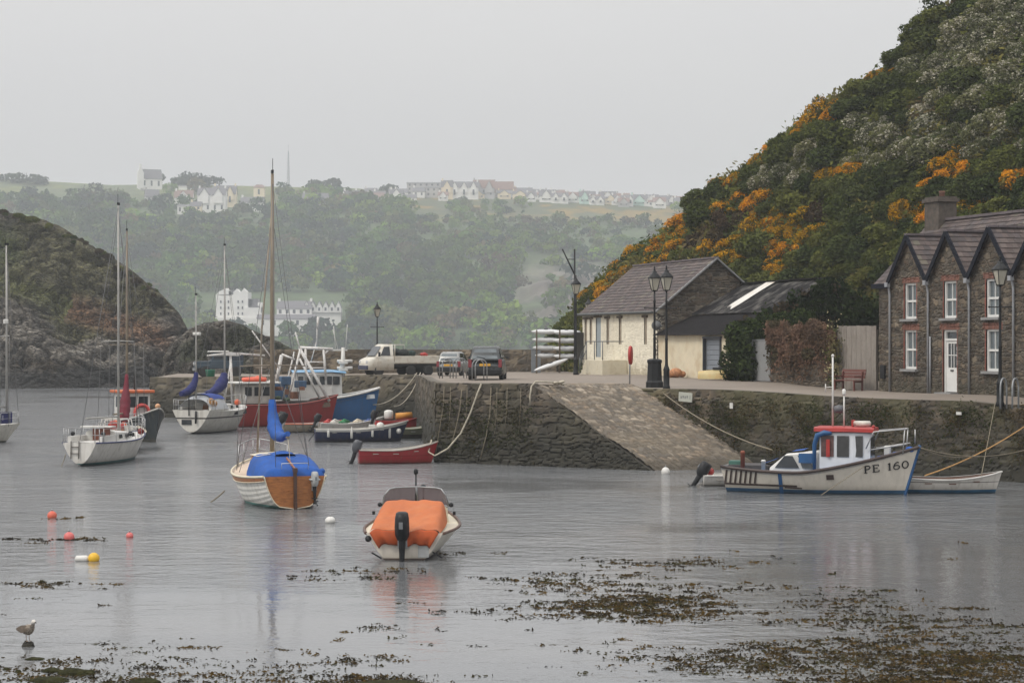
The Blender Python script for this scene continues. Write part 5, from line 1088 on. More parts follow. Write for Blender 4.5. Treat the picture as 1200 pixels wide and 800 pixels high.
# ================================================================ vehicles
def wheel(par, x, y, r, w=.2):
    t = MB(); t.lathe([(r*.62, -w/2), (r*.92, -w/2), (r, -w*.3), (r, w*.3), (r*.92, w/2), (r*.62, w/2)], n=20, M=Matrix.Translation((x, y, r)) @ Matrix.Rotation(R(90), 4, 'X')); o = t.build('wheel', tyre, par)
    k = MB(); k.lathe([(.02, -w*.42), (r*.62, -w*.40), (r*.64, w*.40), (.02, w*.42)], n=16, M=Matrix.Translation((x, y, r)) @ Matrix.Rotation(R(90), 4, 'X')); k.build('rim', mat('wheel_rim', (.3, .29, .27), .5, .2, 4, metal=.4), o)
def hatch(label, p, rz, L_, Wd, H_, paint, est=1.0):
    t = thing('parked_car', label, 'car', p, rz); w2 = Wd/2; b = MB(); rows = []
    st = [(-.5, .40, .62, .86), (-.49, .24, .66, .94), (-.40, .20, .9, 1.0), (-.2, .2, .93, 1.0), (.1, .2, .92, 1.0), (.22, .2, .9, 1.0), (.36, .2, .8, .98), (.46, .22, .68, .92), (.5, .36, .58, .80)]
    for fx_, z0, zb, k in st:
        x = fx_*L_; w = w2*k; z1 = zb*(H_/1.5); rows.append([(x, -w*.9, z0), (x, -w, z0+.12), (x, -w*1.0, (z0+z1)/2), (x, -w*.94, z1), (x, -w*.5, z1+.02), (x, w*.5, z1+.02), (x, w*.94, z1), (x, w*1.0, (z0+z1)/2), (x, w, z0+.12), (x, w*.9, z0)])
    b.grid(rows, 0, True, closed=True)
    b.add(rows[0], [tuple(range(10))]); b.add(rows[-1], [tuple(range(10))])
    rows = []
    for fx_, zt_, k in [(-.475, .90, .90), (-.44, 1.18, .80), (-.39, 1.43, .74), (-.3, 1.50, .73), (0, 1.5, .72), (.08, 1.44, .73), (.26, .92, .88)]:
        x = fx_*L_; zb = .86*(H_/1.5); z1 = max(zb+.01, zt_*(H_/1.5)); rows.append([(x, -w2*.94, zb-.02), (x, -w2*k, z1-.05), (x, -w2*k*.85, z1), (x, w2*k*.85, z1), (x, w2*k, z1-.05), (x, w2*.94, zb-.02)])
    b.grid(rows, 0, True); bo = b.build('body', paint, t); h = H_/1.5
    # rear screen, side glass, windscreen
    def pane(nm, pts, off=.012):
        m_ = MB(); m_.add(pts, [tuple(range(len(pts)))]); return m_.build(nm, glassl if nm == 'rear_window' else glassd, t)
    pane('rear_window', [(-.468*L_-.02, -w2*.72, .95*h), (-.468*L_-.02, w2*.72, .95*h), (-.402*L_-.02, w2*.60, 1.38*h), (-.402*L_-.02, -w2*.60, 1.38*h)])
    for s in (-1, 1):
        pane('side_window', [(-.40*L_, s*(w2*.935), .93*h), (-.05*L_, s*(w2*.94), .93*h), (-.05*L_, s*w2*.78, 1.4*h), (-.34*L_, s*w2*.78, 1.4*h)]); pane('side_window', [(-.02*L_, s*(w2*.945), .93*h), (.20*L_, s*(w2*.945), .93*h), (.06*L_, s*w2*.785, 1.39*h), (-.02*L_, s*w2*.78, 1.4*h)])
        m_ = MB(); m_.box((-.487*L_, s*w2*.86, .74*h), (.09, .17, .36*h), ry=.12); m_.build('tail_light', mat('tail_red', (.17, .012, .018), .25, .2, 5), t, .02)
        m_ = MB(); m_.box((.18*L_, s*(w2+.07), .98*h), (.1, .16, .12)); m_.build('wing_mirror', blackm, t, .02)
    pane('windscreen', [(.25*L_+.02, -w2*.76, .95*h), (.25*L_+.02, w2*.76, .95*h), (.095*L_+.02, w2*.64, 1.4*h), (.095*L_+.02, -w2*.64, 1.4*h)])
    m_ = MB(); m_.box((-.5*L_-.0, 0, .40), (.14, Wd*.95, .26)); m_.build('bumper', blackm, t, .04)
    m_ = MB(); m_.box((-.503*L_-.015, 0, .68*h), (.02, .52, .115)); m_.build('number_plate', mat('plate_yellow', (.62, .33, .03), .5, .05), t)
    m_ = MB(); m_.bar((-.468*L_-.045, 0, .97*h), (-.452*L_-.045, .4, 1.05*h), .02, .02); m_.build('wiper', blackm, t)
    for x in (-.31, .31):
        for s in (-1, 1): wheel(t, x*L_, s*(w2-.1), .30)
    return t
hatch('dark grey green hatchback parked at the quay end, seen from behind', Gy(571.5, 444.5), R(90-3), 4.0, 1.68, 1.62, mat('car_dark', (.028, .033, .034), .3, .12, 2, spec=.6))
hatch('small silver hatchback parked left of the dark hatchback', G(532, 117.5), R(90-9), 3.5, 1.46, 1.42, mat('car_silver', (.30, .30, .29), .32, .08, 2, metal=.3))
# flatbed truck
tp = G(469, 124); tk = thing('flatbed_truck', 'white dropside flatbed truck parked along the quay loaded with dark gear', 'truck', tp, R(180+24)); b = MB(); tw = mat('truck_white', (.60, .57, .50), .5, .08, 2, stain=(.30, .22, .14, .6), sscale=3)
rows = []
for x, z0, z1, w in [(2.45, .42, .78, .72), (2.40, .35, .98, .82), (2.1, .35, 1.12, .88), (1.72, .35, 1.22, .9), (1.15, .35, 1.24, .9), (.75, .35, 1.24, .9)]:
    rows.append([(x, -w, z0), (x, -w, z1-.12), (x, -w*.9, z1), (x, w*.9, z1), (x, w, z1-.12), (x, w, z0)])
b.grid(rows, 0, True, closed=True); b.add(rows[0], [tuple(range(6))]); b.add(rows[-1], [tuple(range(6))]); 
rows = [[(x, -.86, 1.16), (x2, -.74, z), (x2, .74, z), (x, .86, 1.16)] for x, x2, z in [(1.95, 1.9, 1.22), (1.75, 1.40, 1.86), (1.3, 1.25, 1.96), (.76, .78, 1.96)]]
b.grid(rows, 0, True); b.add(rows[-1], [(0, 1, 2, 3)]); b.build('cab', tw, tk)
for s in (-1, 1):
    m_ = MB(); m_.add([(1.62, s*.862, 1.26), (.98, s*.865, 1.26), (1.0, s*.772, 1.82), (1.36, s*.772, 1.80)], [(0, 1, 2, 3)]); m_.build('side_window', glassd, tk); m_ = MB(); m_.box((1.75, s*1.0, 1.35), (.1, .2, .28)); m_.build('wing_mirror', blackm, tk, .02); m_ = MB(); m_.box((2.4, s*.62, .85), (.12, .3, .2)); m_.build('headlight', mat('lamp_clear', (.5, .5, .5), .15, .1, 3), tk, .03)
m_ = MB(); m_.add([(1.93, -.74, 1.25), (1.93, .74, 1.25), (1.52, .66, 1.83), (1.52, -.66, 1.83)], [(0, 1, 2, 3)]); m_.build('windscreen', glassd, tk)
m_ = MB(); m_.box((2.44, 0, .52), (.14, 1.6, .26)); m_.build('bumper', mat('bumper_navy', (.03, .035, .07), .5), tk, .03)
m_ = MB(); m_.box((-.95, 0, .80), (3.4, 1.8, .08)); 
for s in (-1, 1): m_.box((-.13, s*.9, 1.02), (1.62, .05, .42)); m_.box((-1.80, s*.9, 1.02), (1.66, .05, .42))
m_.box((-2.64, 0, 1.02), (.05, 1.8, .42)); m_.box((.68, 0, 1.02), (.05, 1.8, .42)); m_.build('dropside_bed', tw, tk, .01)
m_ = MB(); m_.tube([(.66, -.8, 1.2), (.66, -.8, 1.92), (.66, .8, 1.92), (.66, .8, 1.2)], .035, 6); m_.tube([(-.6, -.86, 1.2), (-.6, -.86, 1.92), (.66, -.8, 1.92)], .03, 6); m_.tube([(-.6, -.86, 1.55), (.66, -.82, 1.55)], .02, 6); m_.tube([(.05, -.84, 1.2), (.05, -.84, 1.92)], .02, 6); m_.build('headboard_frame', tw, tk)
m_ = MB(); m_.box((0, 0, .55), (4.0, .7, .25)); m_.box((-.9, 0, .66), (3.2, 1.6, .14)); m_.build('chassis', blackm, tk)
for x, s in ((1.72, -1), (1.72, 1), (-.4, -1), (-.4, 1), (-1.55, -1), (-1.55, 1)): wheel(tk, x, s*.78, .33, .22)
def bag(name, lab, cat, par_t, pos, m_, seed, r=.3):
    rg = np.random.default_rng(seed); b = MB()
    for k in range(4): b.ball((rg.normal()*r*.5, rg.normal()*r*.5, r*.4+rg.random()*r*.3), r*rg.uniform(.6, .9), sz=.75, n=10, k=6)
    c, s = math.cos(par_t.rotation_euler.z), math.sin(par_t.rotation_euler.z); l = par_t.location; o = b.build(name, m_, None, loc=(l.x+c*pos[0]-s*pos[1], l.y+s*pos[0]+c*pos[1], l.z+pos[2])); return tag(o, lab, cat)
bag('net_heap', 'black net heap on the flatbed truck behind its cab', 'net', tk, (.1, -.3, 1.12), mat('net_black', (.022, .026, .026), .9, .4, 12, bump=1), 3, .45); bag('net_heap', 'dark green net heap midway along the flatbed truck', 'net', tk, (-.8, -.3, 1.1), mat('net_green', (.025, .045, .04), .9, .4, 12, bump=1), 4, .40)
bag('buoy_bag', 'small red and white bundle near the tail of the flatbed truck', 'bundle', tk, (-1.75, -.4, 1.2), redp, 6, .2)
# land rover style pickup on the pier
lrp = Gy(258, 440.5); lrp = G(258, 127.6); lr = thing('utility_vehicle', 'old dark blue boxy off-road vehicle with a white roof parked on the pier', 'off-roader', lrp, R(180+14)); lm = mat('dull_blue_paint', (.035, .055, .075), .5, .15, 3)
b = MB(); b.box((1.15, 0, .84), (.95, 1.3, .36)); b.box((1.1, 0, .68), (1.05, 1.5, .24)); b.box((-.35, 0, .80), (2.1, 1.55, .5)); b.box((.1, 0, 1.3), (1.0, 1.46, .56), taper=.94); b.build('body', lm, lr, .04)
b = MB(); b.box((.12, 0, 1.63), (1.25, 1.5, .1)); b.build('roof', white, lr, .04)
b = MB(); b.box((-.95, 0, 1.28), (.95, 1.5, .6)); b.build('rear_cover', mat('canopy_dark', (.03, .04, .055), .8, .3, 4), lr, .06)
for s in (-1, 1):
    m_ = MB(); m_.box((.1, s*.735, 1.35), (.72, .02, .34)); m_.build('side_window', glassd, lr)
    for x in (1.0, -.95): wheel(lr, x, s*.68, .36, .2)
m_ = MB(); m_.box((.62, 0, 1.37), (.03, 1.2, .36), ry=-.12); m_.build('windscreen', glassd, lr); m_ = MB(); m_.box((1.66, 0, .5), (.1, 1.5, .16)); m_.build('bumper', greym, lr)
for s in (-.55, .55): m_ = MB(); m_.lathe([(.12, 0), (.12, .05), (.05, .07)], n=12, M=Matrix.Translation((1.6, s, .84)) @ Matrix.Rotation(R(90), 4, 'Y')); m_.build('headlight', mat('lamp_clear', (.5, .5, .5), .15), lr)
b = MB(); b.lathe([(.26, 0), (.30, .45), (.32, .5), (.28, .5)], n=14); o = b.build('green_tub', mat('green_plastic', (.02, .16, .10), .5, .15, 3), None, loc=G(246.5, 125.2)); tag(o, 'bright green plastic tub on the pier beside the dark blue off-roader', 'tub')
b = MB(); b.tube([(-1.2, 0, .1), (1.4, 0, .16)], .05, 8); b.box((-1.0, 0, .12), (.8, .16, .1)); b.tube([(-.1, -.05, -1.55), (0, 0, .1)], .035, 6); b.tube([(.25, .05, -1.5), (1.1, 0, .15)], .03, 6)
# ================================================================ boats: bow along +x, waterline z = 0
class Hull:
    def __init__(s, L, B, zs, draft=.3, tw=.8, rake=.10, tm=.42, flare=.0, full=.38, bowv=1.1, trake=0.0, p=2.1, q=.85, sr=0.0, sp=1.8):
        s.sr, s.sp = sr, sp
        s.L, s.B, s.zs, s.draft, s.tw, s.rake, s.tm, s.full, s.bowv, s.trake, s.p, s.q, s.flare = L, B, zs, draft, tw, rake, tm, full, bowv, trake, p, q, flare
    def bh(s, t):
        if t < s.tm: f = s.tw+(1-s.tw)*math.sin(pi/2*t/s.tm)
        else: f = max(0.0, 1-((t-s.tm)/(1-s.tm))**s.p)**s.q
        return max(.012, s.B/2*f)
    def keel(s, t): return -s.draft*(1-.25*max(0, (t-.6)/.4)**2)+s.sr*max(0, 1-t/.45)**1.6
    def sheer(s, t):
        a, m, b = s.zs; return np.interp(t, [0], [a]) if False else (a+(m-a)*(1-(1-t/.4)**2) if t < .4 else m+(b-m)*((t-.4)/.6)**s.sp)
    def pt(s, t, w, side=1, off=0.0):
        """w 0 keel .. 1 sheer"""
        zk = s.keel(t); z = zk+(s.sheer(t)-zk)*w
        e = s.full+(s.bowv-s.full)*max(0, (t-.45)/.55)**1.5
        y = s.bh(t)*(w**e)*(1+s.flare*0)
        x = (t-.5)*s.L-s.rake*s.L*(1-w)*t**5+s.trake*s.L*(1-w)*(1-t)**8
        return Vector((x, side*(y+off), z))
    def at(s, x, z, side=-1, off=.0):
        t = x/s.L+.5
        for _ in range(12):
            zk = s.keel(t); w = min(1, max(.02, (z-zk)/(s.sheer(t)-zk))); t = min(1, max(0, t+(x-s.pt(t, w).x)/s.L))
        return s.pt(t, w, side, off)
    def deck(s, t, f=0.0, dz=0.0):
        """point on the sheer line: f -1..1 across"""
        q = s.pt(t, 1); return Vector((q.x, q.y*f, q.z+dz))
    def build(s, par, m, deckm=None, deckdrop=.05, open_=None, inm=None, rail=None, railr=.03, nst=26, nw=13, tm=None, clinker=0, t0=0.0, well=None, name='hull'):
        W_ = [(k/nw)**1.35 for k in range(nw+1)]
        ts = [k/nst for k in range(nst)]+[.985, 1.0]; b = MB()
        def ring(t, ins=0.0, wl=W_):
            lap = lambda w: (.028*((w*clinker) % 1.0-.5) if clinker else 0)*(1-t**4)
            return [s.pt(t, w, 1, -ins+lap(w)) for w in reversed(wl)]+[s.pt(t, w, -1, -ins+lap(w)) for w in wl[1:]]
        if clinker:
            W_ = sorted(set([0]+[k/clinker for k in range(1, clinker+1)]+[k/clinker+.02 for k in range(clinker)]+[k/clinker+.5/clinker for k in range(clinker)]))
        b.grid([ring(t, 0, W_) for t in ts], 0, not clinker)
        b.build(name, m, par)
        tr = MB(); tr.add([p_+Vector((-.002, 0, 0)) for p_ in ring(0, 0, W_)], [tuple(range(2*len(W_)-1))]); 
        tr.build('transom', tm or m, par)
        if open_ is not None:
            zf = open_; rows = []
            for t in ts:
                sh = s.sheer(t); zk = -s.draft*.5; ww = [1, .85, .6]; r = []
                wf = min(.95, max(.25, (zf+s.draft)/(sh+s.draft)))
                ws = [1, .5+.5*wf, wf]; ins = min(.05, s.bh(t)*.5)
                P_ = [s.pt(min(t, .985), w, 1, -ins) for w in ws]; M_ = [s.pt(min(t, .985), w, -1, -ins) for w in reversed(ws)]
                rows.append(P_+M_)
            b = MB(); b.grid(rows, 0, True); b.build('inner_lining', inm or m, par)
            rim = MB()
            for sd_ in (1, -1): rim.grid([[s.pt(t, 1, sd_, .02)+Vector((0, 0, .012)), s.pt(min(t, .985), 1, sd_, -min(.07, s.bh(t)*.6))+Vector((0, 0, .012))] for t in ts], 0, False)
            rim.build('gunwale', rail or m, par)
            tt = MB(); tt.add([s.pt(0, w, 1, -.05)+Vector((.04, 0, 0)) for w in W_[::-1]]+[s.pt(0, w, -1, -.05)+Vector((.04, 0, 0)) for w in W_[1:]], [tuple(range(2*len(W_)-1))]); tt.build('transom_lining', inm or m, par)
        elif deckm is not None:
            rows = []
            for t in ts:
                q = s.pt(t, 1, 1, -.01); rows.append([Vector((q.x, q.y*f, q.z-deckdrop+.06*s.bh(t)*(1-f*f))) for f in (1, .6, .2, -.2, -.6, -1)])
            b = MB(); b.grid(rows, 0, True); b.build('deck', deckm, par)
        if rail is not None:
            b = MB()
            for sd_ in (1, -1): b.tube([s.pt(t, .985, sd_, railr*.4) for t in ts], railr, 6)
            if railr > 0: b.build('rubbing_strake', rail, par)
        return s
def boat(name, label, p, rz, cat='boat', group=None): return thing(name, label, cat, p, rz, group)
def outboard(par, x, y, z, s=1.0, tilt=0.0, col=None, name='outboard_motor', rz=0.0):
    """cowling, leg and bracket; tilt raises the leg out of the water"""
    M = Matrix.Translation((x, y, z)) @ Matrix.Rotation(rz, 4, 'Z') @ Matrix.Rotation(tilt, 4, 'Y') @ Matrix.Scale(s, 4)
    b = MB(); rows = []
    for zz, sx, sy, ox in [(-.02, .12, .10, 0), (.05, .17, .135, 0), (.10, .2, .15, 0), (.25, .215, .155, -.02), (.44, .205, .145, -.02), (.54, .18, .125, -.01), (.565, .12, .085, 0)]:
        rows.append([M @ Vector((ox-.12+sx*math.cos(2*pi*k/12)*(1.1 if math.cos(2*pi*k/12) < 0 else 1), sy*math.sin(2*pi*k/12), zz)) for k in range(12)])
    b.grid(rows, 0, True, closed=True); b.add(rows[-1], [tuple(range(12))]); b.add(rows[0], [tuple(range(12))]); o = b.build(name, col or blackm, par)
    l = MB(); rows = []
    for zz, sx, sy, ox in [(.08, .12, .08, -.12), (-.3, .09, .06, -.13), (-.5, .085, .05, -.13), (-.72, .11, .035, -.15)]: rows.append([M @ Vector((ox+sx*math.cos(2*pi*k/10), sy*math.sin(2*pi*k/10), zz)) for k in range(10)])
    l.grid(rows, 0, True, closed=True); V = [M @ Vector(v) for v in ((-.34, -.11, -.5), (0, -.11, -.5), (0, .11, -.5), (-.34, .11, -.5), (-.34, -.11, -.48), (0, -.11, -.48), (0, .11, -.48), (-.34, .11, -.48))]
    l.add(V, [(3, 2, 1, 0), (4, 5, 6, 7), (0, 1, 5, 4), (1, 2, 6, 5), (2, 3, 7, 6), (3, 0, 4, 7)]); l.tube([M @ Vector((-.02, 0, -.66)), M @ Vector((-.12, 0, -.68)), M @ Vector((-.34, 0, -.68))], [.02*s, .06*s, .04*s], 8)
    for k in range(3): a = k*2*pi/3; l.add([M @ Vector((-.36, 0, -.68)), M @ Vector((-.34, .13*math.cos(a-.4), -.68+.13*math.sin(a-.4))), M @ Vector((-.37, .14*math.cos(a+.3), -.68+.14*math.sin(a+.3)))], [(0, 1, 2)])
    l.build('leg', blackm, o); k_ = MB(); k_.box(tuple(M @ Vector((-.37, 0, .30))), (.02*s, .08*s, .14*s), ry=tilt, rz=rz); k_.build('cowling_badge', mat('motor_badge', (.16, .17, .18), .5), o); c = MB(); c.box(tuple(M @ Vector((.0, 0, -.05))), (.1*s, .2*s, .3*s), ry=tilt, rz=rz); c.build('clamp_bracket', greym, o); return o
def mast(par, x, h, z0, r=.055, m=None, y=0, spreader=None, sw=.6, name='mast'):
    b = MB(); b.tube([(x, y, z0), (x, y, z0+h*.6), (x-.02, y, z0+h)], [r, r*.9, r*.6], 8); o = b.build(name, m or alu, par)
    if spreader: b = MB(); b.tube([(x-.1, y-sw, z0+h*spreader-.03), (x, y, z0+h*spreader), (x-.1, y+sw, z0+h*spreader-.03)], .018, 6); b.build('spreader', m or alu, o)
    b = MB(); b.box((x, y, z0+h+.06), (.2, .05, .1)); b.tube([(x-.06, y, z0+h+.1), (x-.06, y, z0+h+.45)], .01, 5); b.build('masthead_gear', blackm, o); return o
def stays(par, ends, r=.008):
    for a, c in ends: b = MB(); b.tube([a, c], r, 5); b.build('stay', wire, par)
def pulpit(par, H_, t0, t1, h=.6, m=steel, name='pulpit', sgn=1):
    b = MB(); ts = np.linspace(t0, t1, 7); P_ = [H_.deck(t, .93, h) for t in ts]; Q_ = [H_.deck(t, -.93, h) for t in ts]
    b.tube(P_+Q_[::-1], .016, 6); b.tube([p_-Vector((0, 0, h*.5)) for p_ in P_]+[p_-Vector((0, 0, h*.5)) for p_ in Q_[::-1]], .010, 5)
    for k in (0, 3, 6):
        for p_ in (P_[k], Q_[k]): b.tube([p_, p_-Vector((0, 0, h+.03))], .014, 6)
    b.build(name, m, par)
def guardrail(par, H_, ts, h=.55, m=steel):
    b = MB()
    for sd_ in (1, -1):
        P_ = [H_.deck(t, .94*sd_, h) for t in ts]; b.tube(P_, .006, 5); b.tube([p_-Vector((0, 0, h*.48)) for p_ in P_], .005, 5)
        for p_ in P_: b.tube([p_, p_-Vector((0, 0, h))], .009, 5)
    b.build('guardrail', m, par)
def loftbox(secs, smooth=False):
    """secs: list of (x, half width low, half width high, z low, z high) -> cabin shell"""
    b = MB(); rows = []
    for x, wl_, wh, zl, zh in secs: rows.append([(x, -wl_, zl), (x, -wh, zh-.05), (x, -wh*.86, zh), (x, 0, zh+.03), (x, wh*.86, zh), (x, wh, zh-.05), (x, wl_, zl)])
    b.grid(rows, 0, smooth); b.add(rows[0], [tuple(range(7))]); b.add(rows[-1], [tuple(range(7))]); return b
def panel(par, pts, m, name='window'): b = MB(); b.add(pts, [tuple(range(len(pts)))]); return b.build(name, m, par)
def sailcover(par, a, b_, c, m, name='sail_cover', r=(.10, .16, .13, .07), rows=None):
    """bundle from up the mast (a), down to the gooseneck (b_), along the boom to c"""
    a, b_, c = Vector(a), Vector(b_), Vector(c); P_ = []; 
    for k in range(17):
        t = k/16; P_.append((a*(1-t)**2+b_*2*t*(1-t)*1.0+c*t**2))
    rr = list(np.interp(np.linspace(0, 1, 17), np.linspace(0, 1, len(r)), r)); rr = [q*(1+.08*math.sin(k*2.3)) for k, q in enumerate(rr)]
    m_ = MB(); m_.tube(P_, rr, 12); return m_.build(name, m, par)
# ---------------------------------------------------------------- 1. orange-covered motorboat
p = onz(474, 656); ob = boat('motorboat', 'cream open motorboat under an orange cover with a black outboard', p, R(87)); hm_ = hullmat('orange_boat_hull', (.66, .61, .53), (.10, .06, .05), .04, rough=.4, gr=.3)
H1 = Hull(4.5, 2.12, (.60, .60, .95), .25, .80, .16, .4, full=.55, bowv=1.0); off = Vector((2.25, 0, 0)); 
for_ = lambda: None
ob.location = p+Vector((math.cos(R(87)), math.sin(R(87)), 0))*2.25
H1.build(ob, hm_, cream, .03, rail=mat('brown_strake', (.10, .055, .04), .5), railr=.035)
# cut-down transom look: the cover sags to the well; cover
tarp = mat('orange_tarp', (.44, .125, .04), .8, .16, 1.6, bump=.7, bscale=5, stain=(.50, .19, .075, .6), sscale=1.2)
rows = []; nx, ny = 30, 41
for i in range(nx):
    f = i/(nx-1); x = -2.27+f*2.03; r = []
    for j in range(ny):
        g = j/(ny-1)*2-1; w = .785+.03*math.sin(f*pi)-.01*f
        top = .66+.47*min(1, f/.92)**.9+.008*math.sin(g*9+f*4); e = abs(g)**14; edge = .60+.07*f; z = top*(1-e)+edge*e
        sag = -.05*math.exp(-((g*2.2)**2))*(1-f)-.02*math.sin(f*pi)*(1-g*g); z += sag+(.022*abs(math.sin(g*5+f*5+1.5*math.sin(f*4)))**.6+.012*abs(math.sin(f*9-g*4+2*g*g))**.5+.006*math.sin(f*23+g*11))*(1-e)
        r.append((x, g*w, z))
    rows.append(r)
m_ = MB(); m_.grid(rows, 0, True)
fr_ = []
for q in range(9):
    r = []
    for j in range(ny):
        g = j/(ny-1)*2-1; b0 = rows[0][j]; zt_ = b0[2]; d_ = q/8; fold = .03*math.sin(g*11+2*d_)*d_+.01*math.sin(g*23)*d_
        wv_ = .97-.27*d_; lo_ = zt_-(.33+.015*math.sin(g*7+1))*d_; r.append((b0[0]-.07-.05*math.sin(pi*d_)-fold, b0[1]*wv_, lo_))
    fr_.append(r)
co0 = m_.build('cover', tarp, ob); m_ = MB(); m_.grid(fr_, 0, True); co1 = m_.build('cover_flap', mat('deep_orange_tarp', (.40, .075, .018), .8, .2, 3, bump=.7, bscale=5), co0); md = co1.modifiers.new('t', 'SOLIDIFY'); md.thickness = .012  # hanging flap coloured a deeper, redder orange than the cover
wsf = mat('windscreen_smoke', (.16, .12, .15), .08); wsf2 = tmat('smoked_screen', (.13, .09, .11), .12, .82)
wb = MB(); rows = []
for i in range(13):
    g = i/12*2-1; a = abs(g); x = .22+.35*(1-a**2.4); y = .77*g; zb = 1.02-.04*a; zt_ = 1.42-.02*a-.17*max(0, (a-.75)/.25)**2; rows.append([(x, y, zb), (x-.10, y*.97, (zb+zt_)/2), (x-.20, y*.94, zt_)])
wb.grid(rows, 0, True); ws = wb.build('windscreen', wsf2, ob); f = MB(); f.tube([r[2] for r in rows], .016, 6); f.tube([r[0] for r in rows], .02, 6); f.tube([rows[0][0], rows[0][2]], .018, 6); f.tube([rows[-1][0], rows[-1][2]], .018, 6); f.tube([rows[6][0], rows[6][2]], .03, 6); f.build('frame', greym, ws)
cs = loftbox([(.15, .78, .74, .60, 1.0), (.7, .70, .64, .68, 1.02), (1.3, .45, .40, .78, .95)], True); cs.build('cuddy', cream, ob)
m_ = MB(); m_.tube([(.45, .02, .95), (.45, .02, 1.72)], .02, 6); m_.lathe([(.03, 0), (.055, .03), (.055, .1), (.03, .13)], (.45, .02, 1.70), 8); m_.build('light_pole', blackm, ob)
m_ = MB(); m_.ball((.5, -.15, 1.42), .07, sz=.7); m_.tube([(.5, -.15, .95), (.5, -.15, 1.4)], .012, 5); m_.build('deck_lamp', blackm, ob)
for s in (-1, 1): m_ = MB(); m_.ball((.16, s*.83, 1.02), .055); m_.box((-.2, s*.93, .86), (.1, .06, .08)); m_.build('cleat', blackm, ob)
outboard(ob, -2.34, .03, .48, 1.06, .0)
m_ = MB(); m_.box((-2.262, -.42, .22), (.02, .24, .32)); m_.build('transom_pad', mat('pad_grey', (.42, .43, .42), .5), ob, .02)
m_ = MB(); m_.lathe([(.0, 0), (.07, .0), (.07, .02), (.0, .025)], n=14, M=Matrix.Translation((-2.25, .80, .47)) @ Matrix.Rotation(R(-90), 4, 'Y')); m_.build('round_plate', blackm, ob)
for y_, z_ in ((.62, .1), (-.72, .12)): m_ = MB(); m_.bar((-2.30, y_-.12, z_-.06), (-2.30, y_+.1, z_+.07), .03, .03); m_.build('trim_bracket', blackm, ob)
# ---------------------------------------------------------------- 2. clinker sloop
p = onz(345, 596); a_ = R(109); cs_ = boat('sailing_boat', 'white clinker sailing boat with varnished transom and bright blue covers', p+Vector((math.cos(a_), math.sin(a_), 0))*2.7, a_)
H2 = Hull(5.5, 2.48, (.94, .84, 1.16), .42, .72, .12, .45, full=.27, bowv=.95, sr=.42)
H2.build(cs_, hullmat('clinker_hull', (.70, .69, .65), (.07, .2, .18), .09, rough=.45), mat('pale_deck', (.56, .45, .35), .6, .12, 3), .05, rail=None, tm=woodm, clinker=8, nst=30)
b = MB()
for s in (1, -1): b.grid([[H2.pt(t, .86, s, .025), H2.pt(t, .93, s, .035), H2.pt(t, .985, s, .03)] for t in np.linspace(0, .99, 30)], 0, True)
b.build('sheer_plank', woodm, cs_); b = MB()
for s in (1, -1): b.tube([H2.pt(t, 1.0, s, .02) for t in np.linspace(0, 1, 30)], .035, 6); b.tube([H2.pt(t, .86, s, .03) for t in np.linspace(0, 1, 30)], .015, 5)
b.build('rubbing_strake', cream, cs_)
b = MB(); ring_ = [H2.pt(0, w, 1) for w in np.linspace(1, 0, 14)]+[H2.pt(0, w, -1) for w in np.linspace(0, 1, 14)[1:]]; b.tube([q_+Vector((-.01, 0, 0)) for q_ in ring_], .018, 6); b.build('transom_edge', cream, cs_)
cab = loftbox([(-1.0, .74, .70, .80, 1.42), (.1, .74, .68, .82, 1.42), (.9, .52, .46, .86, 1.32)]).build('cabin', woodm, cs_)
b = MB(); b.grid([[(x, -w*1.05, z), (x, -w*.6, z+.05), (x, 0, z+.07), (x, w*.6, z+.05), (x, w*1.05, z)] for x, w, z in ((-1.05, .72, 1.425), (.1, .70, 1.425), (.95, .48, 1.325))], 0, True); b.build('roof', cream, cab)
for s in (1, -1): panel(cab, [(-.5, s*.752, 1.02), (-.05, s*.75, 1.02), (-.05, s*.728, 1.26), (-.5, s*.73, 1.26)], glassd)
rows = []
for i in range(17):
    f = i/16; x = -2.68+f*1.95; rows.append([(x, g*(.90+.08*f), (1.04+.34*math.sin(min(1, .12+f*1.2)*pi/2)+.08*f+.02*abs(math.sin(7*f+g*5))**.6+.012*math.sin(19*f-g*9))*(1-abs(g)**9)+abs(g)**9*(.94+.04*f)) for g in np.linspace(-1, 1, 21)])
rows.insert(0, [(-2.715, y*1.0, .90) for x, y, z in rows[0]])
for r_ in rows[1:]: r_.insert(0, (r_[0][0], r_[0][1]*1.02, .86)); r_.append((r_[-1][0], r_[-1][1]*1.02, .86))
rows[0].insert(0, rows[0][0]); rows[0].append(rows[0][-1])
b = MB(); b.grid(rows, 0, True); b.build('cockpit_cover', bluecv, cs_)
b = MB(); b.grid([[(x, g*.36, 1.49+.10*(1-g*g)*math.sin(pi*min(1, (x+1.4)/.9+.2)) if abs(g) < 1 else 1.4) for g in np.linspace(-1, 1, 9)] for x in np.linspace(-1.5, -.35, 9)], 0, True); b.build('hatch_cover', bluecv, cs_)
mo = mast(cs_, .3, 9.0, .85, .075, mastwood, spreader=.36, sw=1.0)
bm_ = MB(); bm_.tube([(.23, 0, 2.1), (-1.9, 0, 2.0)], .045, 8); bm_.build('boom', mastwood, cs_)
sailcover(cs_, (.31, 0, 3.05), (.25, 0, 1.6), (-1.85, 0, 2.12), bluecv, r=(.10, .15, .21, .22, .17, .12, .08))
b = MB(); b.tube([(-1.85, 0, 2.0), (-2.2, 0, 1.2)], .012, 5); b.build('mainsheet', rope_w, cs_)
b = MB(); b.tube([(2.55, 0, 1.05), (1.25, .12, 5.2), (.4, .0, 8.6)], .030, 6); b.build('furled_jib', mat('furled_sail', (.30, .26, .21), .8, .2, 6), cs_)
